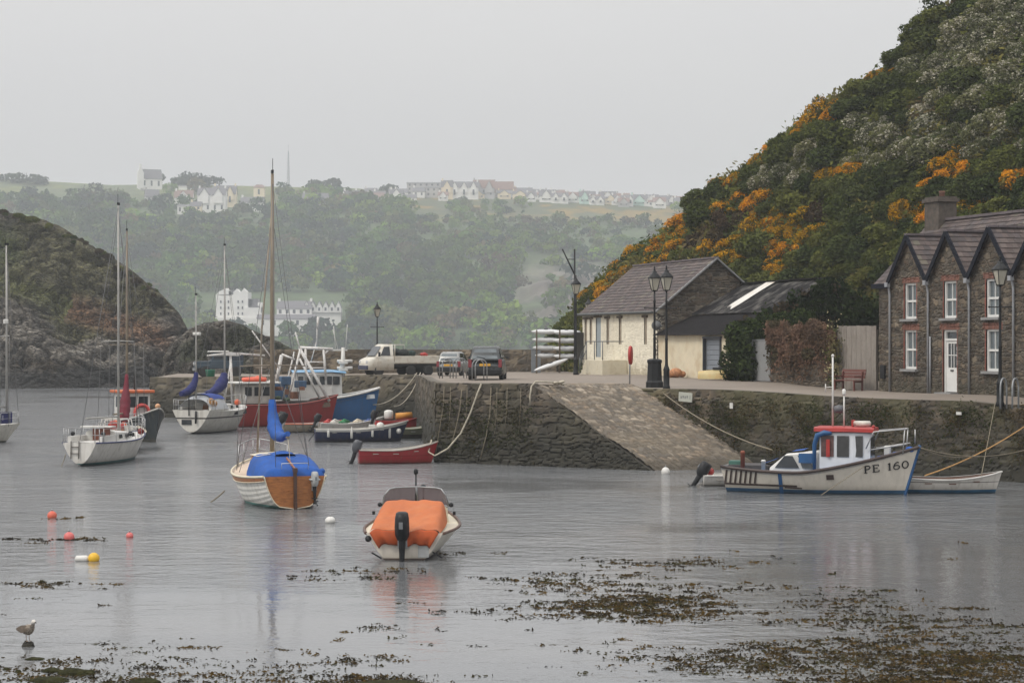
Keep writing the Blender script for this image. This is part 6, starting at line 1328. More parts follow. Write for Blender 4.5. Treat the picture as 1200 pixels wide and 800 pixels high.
stays(cs_, [((.2, 1.1, .95), (.3, 0, 8.6)), ((.2, -1.1, .95), (.3, 0, 8.6)), ((.2, 1.1, .95), (.2, 1.0, 4.1)), ((-2.5, .5, 1.0), (.3, 0, 9.7)), ((-2.5, -.5, 1.0), (.3, 0, 9.7)), ((-.2, 1.1, .92), (.3, 0, 4.2)), ((-.2, -1.1, .92), (.3, 0, 4.2))], .009)
pulpit(cs_, H2, .80, .985, .62)
b = MB(); b.tube([(-2.62, -.42, 1.0), (-2.62, -.42, 1.3), (-2.6, .35, 1.3), (-2.6, .35, 1.0)], .014, 6); b.build('stern_rail', steel, cs_)
b = MB(); b.box((-2.79, 0, .5), (.14, .08, 1.25)); b.box((-2.77, 0, 1.12), (.26, .1, .12)); b.box((-2.8, 0, -.05), (.3, .06, .5)); b.build('rudder', mat('rudder_dark', (.06, .03, .02), .5, .3, 3), cs_)
b = MB(); b.bar((-2.75, 0, 1.15), (-1.95, .06, 1.42), .04, .05); b.build('tiller', woodm, cs_)
outboard(cs_, -2.76, -.56, .66, .72, 0, mat('hood_grey', (.36, .37, .37), .5)); b = MB(); b.box((-2.84, -.56, .84), (.26, .3, .06)); b.build('motor_hood', mat('hood_grey', (.36, .37, .37), .5), cs_, .05)
for y_ in (.52, -.86): b = MB(); b.ball((-2.5, y_, 1.05), .09); b.build('winch_cap', bluecv, cs_)
# ---------------------------------------------------------------- yachts
def yacht(label, p, ang, L, B, zs, hullm, deckm, cabm, mh, mx, mr=.05, cab=((-.18, .62), .34), blue=None, spread=.42, sw=.7, mm=None, strake=None, tw=.7, group=None):
    t = boat('sailing_yacht', label, p+Vector((math.cos(ang), math.sin(ang), 0))*L/2, ang, 'yacht'); h = Hull(L, B, zs, .35, tw, .14, .45, full=.5, bowv=.95, trake=.0, sr=.44); h.build(t, hullm, deckm, .02, rail=strake, railr=.03)
    (c0, c1), ch_ = cab; x0, x1 = c0*L, (c1-.5)*L if c1 > .5 else c1*L; x0 = -.18*L; x1 = .24*L; zd = zs[1]; w_ = B*.33
    cb = loftbox([(x0, w_, w_*.93, zd-.1, zd+ch_+.06), (x0+.5*(x1-x0), w_*.97, w_*.88, zd-.1, zd+ch_), (x1, w_*.6, w_*.5, zd-.05, zd+ch_*.6)]).build('cabin', cabm, t)
    for s in (1, -1):
        for k in range(3): xx = x0+(.15+.24*k)*(x1-x0); panel(cb, [(xx, s*(w_*.975+.012), zd+.10), (xx+.34, s*(w_*.965+.012), zd+.10), (xx+.34, s*(w_*.93+.012), zd+ch_*.72), (xx, s*(w_*.945+.012), zd+ch_*.72)], glassd)
    cm_ = MB(); cm_.add([(x0-.01, -w_*.42, zd-.05), (x0-.01, w_*.42, zd-.05), (x0-.01, w_*.36, zd+ch_), (x0-.01, -w_*.36, zd+ch_)], [(0, 1, 2, 3)]); cm_.build('companionway', woodm, cb)
    cw = MB()
    for s in (1, -1): cw.box(((x0-.40*L)/2-.1*0, s*B*.33, zd+.1), (abs(x0+.44*L), .12, .3))
    cw.build('coaming', cabm, t)
    mo = mast(t, mx, mh, zd, mr, mm, spreader=spread, sw=sw); stays(t, [((.49*L, 0, zs[2]), (mx, 0, zd+mh*.97)), ((-.49*L, 0, zs[0]+.1), (mx, 0, zd+mh)), ((mx-.1, B*.45, zd), (mx-.1, sw, zd+mh*spread)), ((mx-.1, -B*.45, zd), (mx-.1, -sw, zd+mh*spread)), ((mx-.1, sw, zd+mh*spread), (mx, 0, zd+mh*.97)), ((mx-.1, -sw, zd+mh*spread), (mx, 0, zd+mh*.97))], .011)
    pulpit(t, h, .84, .985, .55); pulpit(t, h, .0, .10, .55, name='stern_rail'); guardrail(t, h, np.linspace(.10, .84, 6), .52)
    bm_ = MB(); bm_.tube([(mx-.06, 0, zd+ch_+.55), (x0-.22*L, 0, zd+ch_+.6)], .04, 8); bm_.build('boom', mm or alu, t); return t, h, cb, zd, x0, x1, w_
p = onz(93, 546.5); y1, h_, cb, zd, x0, x1, w_ = yacht('white yacht with dark blue sheer stripe and brown companionway, nearer of two in line', p, R(79), 6.4, 1.95, (.92, .88, 1.12), hullmat('yacht_white_hull', (.66, .64, .60), (.03, .13, .13), .12, rough=.4), white, white, 9.4, .7, .055, strake=mat('navy_strake', (.03, .04, .12), .5))
b = MB(); b.tube([(-3.24, .32, .98), (-3.26, .32, .3)], .022, 6); b.tube([(-3.24, .0, .98), (-3.26, .0, .3)], .022, 6); b.tube([(-3.25, .32, .5), (-3.25, .0, .5)], .018, 6); b.tube([(-3.25, .32, .75), (-3.25, .0, .75)], .018, 6); b.build('boarding_ladder', mat('ladder_dark', (.12, .11, .1), .5), y1); b = MB(); b.box((x0-.03, -.06, zd+.28), (.05, .72, .66)); b.build('washboard', mat('red_brown_board', (.19, .06, .035), .5, .25, 3), y1); b = MB()
for q_, r_ in (((-2.2, -.55, 1.2), .1), ((-2.9, .4, 1.25), .09), ((.1, -.75, 1.12), .1)): b = MB(); b.ball(q_, r_); b.build('winch', blackm, y1); b = MB(); b.ball((1.6, -.6, 1.14), .13); b.ball((1.75, -.5, 1.14), .11); b.build('deck_bundle', redp, y1)
b = MB(); b.box((x0-.22, 0, zd+.58), (.5, 1.3, .05)); b.build('hatch_top', white, y1)
p = onz(130, 533); y2, h_, cb, zd, x0, x1, w_ = yacht('cream yacht with a furled maroon sail moored just behind the white striped yacht', p, R(90), 6.0, 1.75, (.8, .76, 1.0), hullmat('yacht_cream_hull', (.58, .54, .46), (.04, .07, .06), .1), cream, white, 8.9, .5, .06, mm=mastwood, spread=.44, sw=.75)
sailcover(y2, (.45, 0, 3.35), (.1, -.02, 2.2), (-.45, -.05, 1.35), mat('maroon_canvas', (.13, .012, .024), .85, .25, 4), r=(.07, .12, .22, .24, .2))
for x_, m__ in ((-1.6, redp), (-1.0, orangep)): b = MB(); b.ball((x_, .2, 1.2), .2); b.ball((x_+.25, -.1, 1.15), .16); b.build('deck_bundle', m__, y2)
b = MB(); b.tube([(-2.2, -.7, .8), (-2.1, -.55, 1.5), (-2.1, .55, 1.5), (-2.2, .7, .8)], .03, 6); b.tube([(-1.5, -.7, .8), (-1.4, -.55, 1.45), (-1.4, .55, 1.45), (-1.5, .7, .8)], .03, 6); b.build('hood_frame', white, y2)
p = onz(224, 508.5); y3, h_, cb, zd, x0, x1, w_ = yacht('white motor sailer yacht with deep blue sail covers and a spray hood', p, R(74), 6.6, 2.5, (1.25, 1.15, 1.35), hullmat('motor_sailer_hull', (.60, .58, .53), (.05, .06, .07), .06, (.05, .045, .04), ((.78, .86),)), white, white, 8.8, .9, .06, spread=.33, sw=.9, tw=.85)
mz = mast(y3, -2.7, 5.9, 1.3, .045, name='mizzen_mast'); b = MB(); b.box((-2.6, 0, 5.2), (.25, .4, .16)); b.build('radar', white, y3, .04)
sailcover(y3, (-2.7, 0, 3.2), (-2.75, 0, 2.2), (-3.9, .3, 2.1), navycv, r=(.10, .16, .22, .2, .14)); sailcover(y3, (.85, 0, 3.1), (.75, 0, 2.2), (-1.6, .0, 2.0), navycv, r=(.16, .27, .33, .26, .2, .16))
b = MB(); b.grid([[(x, g*.95, 1.25+(1-abs(g)**3.5)*hh) for g in np.linspace(-1, 1, 15)] for x, hh in ((-2.9, .55), (-2.2, .75), (-1.4, .78), (-.75, .72), (-.5, .2))], 0, True); b.build('spray_hood', tmat('hood_clear', (.42, .44, .46), .25, .8), y3); b = MB(); b.grid([[(x, g*.7, 1.28+(1-abs(g)**3.5*.35)*hh) for g in np.linspace(-1, 1, 11)] for x, hh in ((-2.3, .76), (-1.4, .80), (-.6, .72))], 0, True); b.build('hood_top', mat('hood_blue', (.02, .05, .24), .8, .2, 4), y3)
b = MB(); b.ball((-2.5, -.75, 1.62), .2, sz=1.2); b.ball((-2.2, -.8, 1.56), .17); b.build('deck_bundle', mat('yellow_brown_gear', (.32, .16, .05), .8, .4, 7), y3); b = MB(); b.ball((1.9, -.3, 1.5), .17); b.build('deck_buoy', orangep, y3); b = MB(); b.box((-3.32, .25, .62), (.05, .55, .26)); b.build('stern_port', glassd, y3)
for xx in (-.3, 1.3): q_ = h_.at(xx, 1.02, -1, .012); b = MB(); b.box(tuple(q_), (.4, .02, .2), rz=-.05 if xx < 0 else -.2); b.build('port_light', glassd, y3, .03)
b = MB(); b.tube([(-3.36, -.3, 1.2), (-3.4, -.3, .55)], .05, 6); b.tube([(-3.36, .1, 2.0), (-3.36, .1, .95)], .03, 6); b.build('vane_post', blackm, y3)
p = onz(24, 517.5); a_ = R(25); y4, h_, cb, zd, x0, x1, w_ = yacht('white yacht cut by the left edge with a navy dodger panel', p-Vector((math.cos(a_), math.sin(a_), 0))*6.5, a_, 6.5, 2.2, (.8, .78, .9), hullmat('edge_yacht_hull', (.58, .56, .50), (.05, .06, .05), .07), white, white, 8.6, 2.6, .06, spread=.5, sw=1.2, mm=alu)
b = MB(); q0, q1 = h_.deck(.55, -.97, .04), h_.deck(.93, -.97, .04); b.add([q0, q1, q1+Vector((0, 0, .55)), q0+Vector((0, 0, .58))], [(0, 1, 2, 3)]); b.build('dodger', navycv, y4); b = MB()
for k in range(6): q_ = q0.lerp(q1, .2+.12*k)+(q1-q0).cross(Vector((0, 0, 1))).normalized()*.012; d_ = (q1-q0).normalized(); b.add([q_+Vector((0, 0, .16)), q_+d_*.05+Vector((0, 0, .16)), q_+d_*.05+Vector((0, 0, .40)), q_+Vector((0, 0, .40))], [(0, 1, 2, 3)])
b.build('dodger_lettering', mat('faded_letter', (.34, .34, .42), .8), y4); b = MB(); b.box((2.56, 0, 5.75), (.2, .3, .22)); b.build('radar', white, y4, .04); b = MB(); b.grid([[(x, g*.7, .85+(1-abs(g)**3)*hh) for g in np.linspace(-1, 1, 11)] for x, hh in ((-.2, .5), (.6, .75), (1.6, .72), (2.0, .2))], 0, True); b.build('spray_hood', mat('hood_teal', (.06, .12, .16), .7), y4)
# ---------------------------------------------------------------- dark fishing boat with orange roof (bow towards us)
p = onz(183, 518); a_ = R(-58); df = boat('fishing_boat', 'dark hulled small fishing boat with an orange wheelhouse roof and a red lifebuoy', p-Vector((math.cos(a_), math.sin(a_), 0))*2.1, a_)
H6 = Hull(5.0, 2.0, (.9, .95, 1.65), .35, .8, .10, .4, full=.5, bowv=.9); H6.build(df, hullmat('dark_boat_hull', (.02, .028, .032), (.03, .03, .03), .03, rough=.5), None, open_=.55, inm=mat('boat_inside_grey', (.10, .12, .13), .7, .25, 4), rail=mat('pale_capping', (.36, .35, .32), .6), railr=.045)
b = MB(); b.box((-1.0, 0, 1.55), (1.3, 1.35, 1.5)); wh = b.build('wheelhouse', white, df, .03); b = MB(); b.box((-1.0, 0, 2.36), (1.7, 1.7, .14)); b.build('roof', mat('orange_roof', (.50, .12, .04), .6, .2, 3), wh, .04)
for x0_, y0_, x1_, y1_ in ((-.34, -.55, -.34, -.08), (-.34, .08, -.34, .55), (-1.45, -.683, -1.05, -.683), (-.9, -.683, -.5, -.683)): panel(wh, [(x0_, y0_, 1.6), (x1_, y1_, 1.6), (x1_, y1_, 2.12), (x0_, y0_, 2.12)], glassd)
lbm = MB(); lbm.tube([(.0, .36*math.cos(2*pi*k/20), .36*math.sin(2*pi*k/20)) for k in range(21)], .085, 8, caps=False); lo = lbm.build('lifebuoy', mat('lifebuoy_red', (.55, .07, .06), .5, .15, 4), df, loc=(-.22, .2, 1.35))
b = MB(); b.tube([(-1.2, .2, 2.4), (-1.2, .2, 3.9)], .04, 6); b.tube([(-1.2, .2, 3.9), (-1.2, .2, 4.2)], .015, 5); b.tube([(-.4, -.6, 2.4), (-.4, -.6, 3.2)], .02, 5); b.ball((-.45, -.5, 2.62), .1); b.build('antenna_mast', blackm, df); b = MB(); b.ball((.6, -.4, .85), .28); b.ball((1.0, .1, .9), .25); b.build('deck_gear', mat('blue_grey_gear', (.10, .13, .2), .8, .3, 6), df); b = MB(); b.ball((2.3, 0, 1.72), .13); b.build('bow_fender', mat('peach_fender', (.55, .30, .16), .6), df)
# ---------------------------------------------------------------- red trawler
p = atD(336, 113.4); a_ = R(26); rt_ = boat('trawler', 'red hulled working trawler with white gantry poles against the pier', p, a_, 'fishing boat'); H8 = Hull(6.2, 2.6, (1.25, 1.25, 1.75), .4, .85, .08, .4, full=.4, bowv=.8)
H8.build(rt_, hullmat('red_trawler_hull', (.30, .025, .022), (.25, .02, .02), .03, rough=.45, grime=(.12, .03, .02)), None, open_=.85, inm=mat('trawler_inside', (.10, .085, .075), .8, .4, 5), rail=mat('red_capping', (.24, .05, .04), .6), railr=.05)
wh = None
b = MB(); b.box((-2.05, 0, 1.85), (1.5, 1.9, 1.1)); wh = b.build('wheelhouse', mat('trawler_house', (.32, .30, .27), .6, .3, 3), rt_, .03); b = MB(); b.box((-2.0, 0, 2.48), (2.5, 2.3, .10)); b.build('roof', white, wh, .03)
for y_ in (-.956,):
    for x_ in (-2.6, -2.05, -1.55): panel(wh, [(x_-.2, y_, 1.75), (x_+.2, y_, 1.75), (x_+.2, y_, 2.25), (x_-.2, y_, 2.25)], glassd)
panel(wh, [(-1.29, -.7, 1.75), (-1.29, -.1, 1.75), (-1.29, -.1, 2.25), (-1.29, -.7, 2.25)], glassd)
b = MB(); rows = [[(x, .38*w*math.cos(2*pi*k/12), .16*math.sin(2*pi*k/12)*w) for k in range(12)] for x, w in ((-.75, .2), (-.65, .8), (0, 1), (.65, .8), (.75, .2))]; b.grid(rows, 0, True, closed=True); b.build('life_raft', mat('raft_orange', (.62, .10, .05), .5, .12, 3), wh, loc=(-2.1, -.5, 2.66))
wm_ = mat('gantry_white', (.62, .61, .59), .5, .12, 5, stain=(.25, .14, .08, .6), sscale=8)
dgl = MB(); dgl.tube([(-3.1, .3, 1.2), (-3.25, .3, 4.15)], [.10, .07], 8); dgl.tube([(-3.6, .3, 1.2), (-3.25, .3, 3.6)], .03, 6); dgl.tube([(-4.6, .3, 4.0), (-3.25, .3, 4.15), (-1.2, .3, 4.0)], .05, 6); dgl.box((-3.1, .3, 4.1), (.9, .25, .16)); dgl.build('aft_mast', wm_, rt_)
dgl = MB(); dgl.tube([(-2.2, -.4, 5.4), (-.55, -.2, 3.3)], .04, 6); dgl.tube([(-1.6, -.3, 2.5), (-1.6, -.3, 3.9)], .03, 6); dgl.build('derrick_boom', wm_, rt_)
def px_in(t, px, py, D):
    v = pix(px, py, D)-Vector(t.location); c, s = math.cos(t.rotation_euler.z), math.sin(t.rotation_euler.z); return Vector((v.x*c+v.y*s, -v.x*s+v.y*c, v.z))
Dg = p.y+.2; K = lambda px, py, d=0: px_in(rt_, px, py, Dg+d)
b = MB(); b.tube([K(324, 446), K(330, 416)], .11, 8); b.tube([K(330, 415), K(345, 421)], .06, 8); b.tube([K(315, 447), K(326, 447)], .09, 8); b.build('hauler_post', wm_, rt_)
b = MB(); b.tube([K(352, 409), K(337, 471)], .07, 6); b.tube([K(351, 408, .3), K(386, 470, .3)], .085, 6); b.tube([K(351, 420, 1.2), K(375, 467, 1.2)], .06, 6); b.tube([K(345, 412, .8), K(331, 470, .8)], .05, 6); b.tube([K(346, 389), K(352, 410)], .04, 6); b.build('derrick_frame', wm_, rt_)
b = MB(); b.tube([K(359, 447, 1.6), K(358, 407, 1.6)], .075, 8); b.tube([K(382, 445, 1.6), K(379, 407, 1.6)], .075, 8); b.tube([K(350, 407, 1.6), K(390, 409, 1.6)], .085, 8); b.tube([K(379, 416, 1.6), K(385, 410, 1.6)], .05, 6)
for yy in (424, 431, 438): b.tube([K(359, yy, 1.6), K(381, yy, 1.6)], .035, 6)
b.build('gantry', wm_, rt_)
b = MB(); b.box(tuple(K(334, 446, .8)), (.6, .5, .5)); b.box(tuple(K(352, 450, .8)), (.6, .5, .4)); b.build('net_bin', mat('faded_blue_bin', (.05, .10, .18), .7, .3, 4), rt_, .05)
b = MB()
for k_ in range(7): q_ = K(300+k_*9, 455+(k_ % 3)*4); b.box(tuple(q_), (.22+.2*(k_ % 2), .3, .2+.1*(k_ % 3)), rz=k_*.7)
b.build('deck_gear', mat('rusty_gear', (.16, .07, .04), .8, .5, 8), rt_); b = MB()
for k_ in range(5): b.ball(K(296+k_*10, 468-(k_ % 2)*2), .2, sz=.6)
b.build('green_net', mat('net_pale_green', (.09, .13, .08), .9, .4, 12, bump=1), rt_); b = MB(); b.ball(K(302, 444), .2); b.ball(K(303, 451), .15); b.build('marker_buoy', orangep, rt_)
b = MB(); b.box(tuple(H8.at(2.0, 1.18, -1, .012)), (.75, .02, .28), rz=-.17, ry=-.08); b.build('name_board', mat('board_rust', (.15, .10, .07), .7, .4, 9), rt_)
# ---------------------------------------------------------------- blue trawler
a_ = R(14); p = atD(443, 117.3)-Vector((math.cos(a_), math.sin(a_), 0))*3.5; p.z = 0; bt_ = boat('trawler', 'bright blue fishing boat with a white wheelhouse beside the red trawler', p, a_, 'fishing boat'); H9 = Hull(7.2, 2.7, (1.35, 1.45, 2.1), .4, .85, .06, .4, full=.4, bowv=.75)
H9.build(bt_, hullmat('blue_trawler_hull', (.035, .14, .34), (.03, .06, .12), .05, rough=.45, grime=(.10, .12, .14)), mat('trawler_deck', (.2, .22, .23), .8, .2, 4), .25, rail=white, railr=.07)
zw = 1.75; b = loftbox([(-1.5, .95, .92, 1.1, 3.02), (.6, .95, .9, 1.2, 3.02), (1.25, .75, .62, 1.3, 2.95)]); wh = b.build('wheelhouse', white, bt_); b = MB(); b.grid([[(x, -w, z), (x, -w*.7, z+.09), (x, 0, z+.13), (x, w*.7, z+.09), (x, w, z)] for x, w, z in ((-1.7, 1.02, 3.0), (.6, 1.02, 3.03), (1.5, .72, 2.95))], 0, True); b.build('roof', mat('wheelhouse_blue_roof', (.17, .34, .52), .5, .15, 2), wh)
for k_ in range(5): xx = -1.35+.42*k_; panel(wh, [(xx, -.962, 2.3), (xx+.29, -.962, 2.3), (xx+.29, -.945, 2.78), (xx, -.945, 2.78)], glassd)
for y0_ in (-.55, .05): panel(wh, [(1.262, y0_, 2.3), (1.262, y0_+.5, 2.3), (1.262, y0_+.47, 2.78), (1.262, y0_+.02, 2.78)], glassd)
panel(wh, [(.68, -.955, 2.3), (1.1, -.83, 2.3), (1.1, -.76, 2.76), (.68, -.915, 2.78)], glassd)
Dq = p.y+.2; Kb = lambda px, py, d=0: px_in(bt_, px, py, Dq+d)
b = MB(); b.tube([Kb(400, 441), Kb(402, 424), Kb(402, 407)], [.22, .13, .10], 8); b.box(tuple(Kb(398, 410)), (.9, .12, .1)); b.tube([Kb(393, 408), Kb(391, 382)], .02, 5); b.tube([Kb(405, 408), Kb(407, 380)], .02, 5); b.tube([Kb(396, 409), Kb(390, 386)], .015, 5); b.build('radar_mast', white, wh)
for yy in (423, 431): b = MB(); b.tube([Kb(395, yy), Kb(413, yy)], .09, 8); b.box(tuple(Kb(402, yy+2)), (.5, .4, .12)); b.build('radar', white, wh)
b = MB(); b.tube([Kb(371, 408), Kb(372, 372)], .04, 6); b.tube([Kb(372, 385), Kb(373, 371)], .07, 6); b.tube([Kb(371, 400), Kb(364, 425)], .03, 6); b.build('antenna', wm_, bt_)
b = MB(); q_ = H9.at(2.75, 1.55, -1, .012); b.box(tuple(q_), (.95, .015, .24), rz=-.5, ry=-.1); b.build('bow_patch', mat('worn_white', (.45, .48, .5), .6, .25, 6), bt_); b = MB(); b.lathe([(0, 0), (.17, 0), (.17, .02), (0, .02)], n=16, M=Matrix.Translation(H9.at(.0, 1.05, -1, .01)) @ Matrix.Rotation(R(90), 4, 'X')); b.box(tuple(H9.at(.55, 1.08, -1, .012)), (.3, .015, .2), rz=-.04); b.build('bow_mark', mat('mark_pale', (.42, .36, .36), .6), bt_)
b = MB(); b.box((-2.4, -.5, 1.9), (.9, .9, 1.1)); b.box((-2.4, .5, 1.7), (.9, .7, .9)); b.build('deck_bin', mat('deck_bin_blue', (.04, .10, .2), .7, .3, 4), bt_, .05)
# ---------------------------------------------------------------- small craft by the wall
def dinghy(label, p, ang, L, B, zs, hm_, inm, rail, cat='dinghy', open_=.1, thw=3, tw=.78, rake=.1, name='rowing_boat', group=None, thm=None):
    t = boat(name, label, p, ang, cat, group); h = Hull(L, B, zs, .18, tw, rake, .42, full=.45, bowv=.85); h.build(t, hm_, None, open_=open_, inm=inm, rail=rail, railr=.025)
    for k in range(thw):
        tt = .2+.25*k; w = h.bh(tt)*.93; x = (tt-.5)*L; b = MB(); b.box((x, 0, h.sheer(tt)-.14), (.22, 2*w, .03)); b.build('thwart', thm or inm, t)
    return t, h
inw = mat('pale_inside', (.46, .44, .40), .6, .15, 3)
p = onz(467, 542.5); rd_, h_ = dinghy('red open dinghy with a grey outboard under the quay wall', p, R(9), 3.15, 1.4, (.56, .54, .86), hullmat('red_dinghy_hull', (.38, .028, .035), (.25, .02, .02), .03, (.26, .02, .02), ((.30, .33),)), inw, mat('dinghy_rail', (.40, .36, .32), .6)); outboard(rd_, -1.6, 0, .42, .85, .35, mat('motor_grey', (.06, .065, .075), .35)); b = MB(); b.tube([(1.5, .1, .72), (1.55, -.05, .85)], .03, 6); b.build('painter_cleat', mat('peach_rope', (.5, .2, .12), .8), rd_)
p = onz(424, 517); nv_, h_ = dinghy('navy blue launch with a white sheer band and hanging white fenders', p, R(9), 4.5, 1.7, (.62, .60, 1.0), hullmat('navy_launch_hull', (.018, .028, .085), (.02, .022, .04), .05), inw, white, 'launch', .15, 3, name='launch'); b = MB()
for s in (1, -1): b.grid([[h_.pt(t, .86, s, .02), h_.pt(t, 1.0, s, .03)] for t in np.linspace(0, .99, 26)], 0, True)
b.build('sheer_band', white, nv_); c, s = math.cos(nv_.rotation_euler.z), math.sin(nv_.rotation_euler.z)
for i, (x_, big) in enumerate([(-1.65, .8), (-.55, 1.1), (.45, .8), (1.3, 1.15)]):
    q_ = h_.at(x_, .42, -1, .07); wq = Vector((nv_.location.x+c*q_.x-s*q_.y, nv_.location.y+s*q_.x+c*q_.y, q_.z)); b = MB(); b.lathe([(.02, -.22*big), (.06, -.2*big), (.065, .16*big), (.03, .22*big), (.01, .3*big)], n=10)
    o = b.build('fender', white, None, loc=wq); tag(o, ['short white fender nearest the stern of the navy launch', 'long white fender hanging amidships on the navy launch', 'short white fender right of amidships on the navy launch', 'long white fender towards the bow of the navy launch'][i], 'fender', 'white fenders hanging on the navy launch')
q_ = h_.at(1.75, .5, -1, .12); wq = Vector((nv_.location.x+c*q_.x-s*q_.y, nv_.location.y+s*q_.x+c*q_.y, q_.z)); b = MB(); b.ball((0, 0, 0), .13); o = b.build('fender', white, None, loc=wq); tag(o, 'round white ball fender near the bow of the navy launch', 'fender', 'white fenders hanging on the navy launch')
b = MB(); b.tube([(-2.2, -.1, .5), (-2.55, -.15, .05)], .02, 5); b.build('rudder_post', blackm, nv_); b = MB(); b.ball((.9, .1, .72), .2); b.box((.5, .0, .7), (.3, .4, .2)); b.build('deck_bundle', white, nv_)
p = onz(367, 506); tn_, h_ = dinghy('weathered cream tender with two raised outboards behind the navy launch', p, R(20), 3.3, 1.45, (.48, .46, .62), hullmat('tender_cream', (.34, .30, .23), (.1, .09, .07), .04), inw, orangep, name='tender'); outboard(tn_, -1.7, .35, .5, 1.0, .6); outboard(tn_, -1.7, -.35, .5, 1.0, .45)
p = onz(412, 507); wt_, h_ = dinghy('small white tender full of bundles between navy launch and blue fishing boat', p, R(14), 3.4, 1.4, (.55, .52, .85), hullmat('white_tender', (.5, .48, .44), (.1, .1, .1), .04), inw, white, name='tender'); outboard(wt_, -1.8, 0, .55, .8, .5)
for k_, (x_, m__) in enumerate([(-1.0, mat('bundle_white', (.5, .48, .44), .8)), (-.5, mat('bundle_green', (.03, .17, .07), .8)), (.2, mat('bundle_cream', (.5, .44, .34), .8)), (.8, mat('bundle_blue', (.06, .10, .26), .8)), (-1.35, redp)]): b = MB(); b.ball((x_, -.2+.1*(k_ % 2), .56), .17, sz=.7); b.box((x_+.15, .05, .56), (.3, .25, .16), rz=k_, ry=.3); b.tube([(x_-.2, -.3, .52), (x_+.1, .0, .7), (x_+.4, .15, .58)], .06, 6); b.build('bundle', m__, wt_)
p = onz(465, 509); rb_, h_ = dinghy('small red inflatable with an orange roll and a white drum aboard', p, R(16), 2.1, 1.3, (.72, .70, .85), mat('red_inflatable', (.50, .03, .03), .5, .15, 3), mat('red_inside', (.3, .03, .03), .6), redp, 'inflatable', .3, 0, .9, .02, name='inflatable_dinghy'); b = MB(); b.tube([(-.1, -.2, .95), (.75, -.2, 1.0)], .17, 10); b.build('roll', mat('amber_roll', (.55, .24, .03), .6, .15, 4), rb_); b = MB(); b.lathe([(.2, -.2), (.24, -.15), (.24, .15), (.2, .22), (.08, .26)], (-.45, -.1, 1.02), 14); b.build('drum', white, rb_); outboard(rb_, -1.15, 0, .8, .8, .3)
p = onz(484, 513); gb_, h_ = dinghy('mossy brown boat with a yellow tipped bow tucked beside the quay wall', p, R(18), 3.0, 1.3, (.5, .48, .78), hullmat('mossy_hull', (.20, .20, .13), (.06, .05, .04), .2), inw, mat('moss_rail', (.22, .26, .14), .7)); b = MB(); b.box((1.28, 0, .80), (.42, .22, .1)); b.build('bow_cap', mat('yellow_cap', (.62, .42, .04), .5), gb_, .03)
# ---------------------------------------------------------------- fishing boat with the registration
pa, pb_ = onz(868, 576), onz(1062, 583); a_ = math.atan2((pb_-pa).y, (pb_-pa).x); LL = 6.15; pc = (pa+pb_)/2+Vector((0, .9, 0)); pc.x += .12
pe = boat('fishing_boat', 'white fishing boat PE 160 with blue trim and a red topped wheelhouse', pc, a_*.7); H16 = Hull(LL, 2.25, (.84, .70, 1.52), .35, .74, .085, .42, full=.40, bowv=.75, trake=.03, sp=1.35)
brn = mat('dark_brown_strake', (.045, .028, .024), .5, .3, 4); bluet = mat('boat_blue', (.012, .075, .20), .45, .15, 3)
H16.build(pe, hullmat('pe_hull', (.66, .61, .53), (.02, .075, .15), .14, rough=.4, gr=.25), mat('deck_blue', (.03, .11, .28), .5, .2, 3), .10, rail=brn, railr=.05)
def hull_strip(mb, pts, wd, side=-1, off=.014, n=10):
    """flat band on the hull following (x,z) points"""
    P_ = []
    for (x0_, z0_), (x1_, z1_) in zip(pts[:-1], pts[1:]):
        for k in range(n+1): P_.append((x0_+(x1_-x0_)*k/n, z0_+(z1_-z0_)*k/n))
    rows = []
    for i, (x, z) in enumerate(P_):
        j = min(i+1, len(P_)-1); k = max(i-1, 0); dx, dz = P_[j][0]-P_[k][0], P_[j][1]-P_[k][1]; l = math.hypot(dx, dz) or 1; nx_, nz_ = -dz/l*wd/2, dx/l*wd/2
        rows.append([H16.at(x-nx_, z-nz_, side, off), H16.at(x-nx_, z-nz_, side, off+.012), H16.at(x+nx_, z+nz_, side, off+.012), H16.at(x+nx_, z+nz_, side, off)])
    mb.grid(rows, 0, False)
b = MB()
for k_ in range(7): x_ = -2.92+.165*k_; hull_strip(b, [(x_-.04, .30), (x_+.05, .72)], .062, n=4)
hull_strip(b, [(-3.0, .27), (-.6, .25)], .06, n=24); hull_strip(b, [(-1.0, .20), (-.45, .18)], .04, n=6); b.build('rubbing_bar', brn, pe)
b = MB(); hull_strip(b, [(-1.12, -.02), (-1.12, .70)], .12, n=10); b.build('hauling_guide', bluet, pe); b = MB(); hull_strip(b, [(.33, .55), (.56, .56)], .16, n=4); b.build('scupper', brn, pe)
b = MB(); b.tube([H16.pt(1, w, 1)+Vector((.012, 0, 0)) for w in np.linspace(.1, 1.02, 14)], .05, 6); b.build('stem_band', bluet, pe)
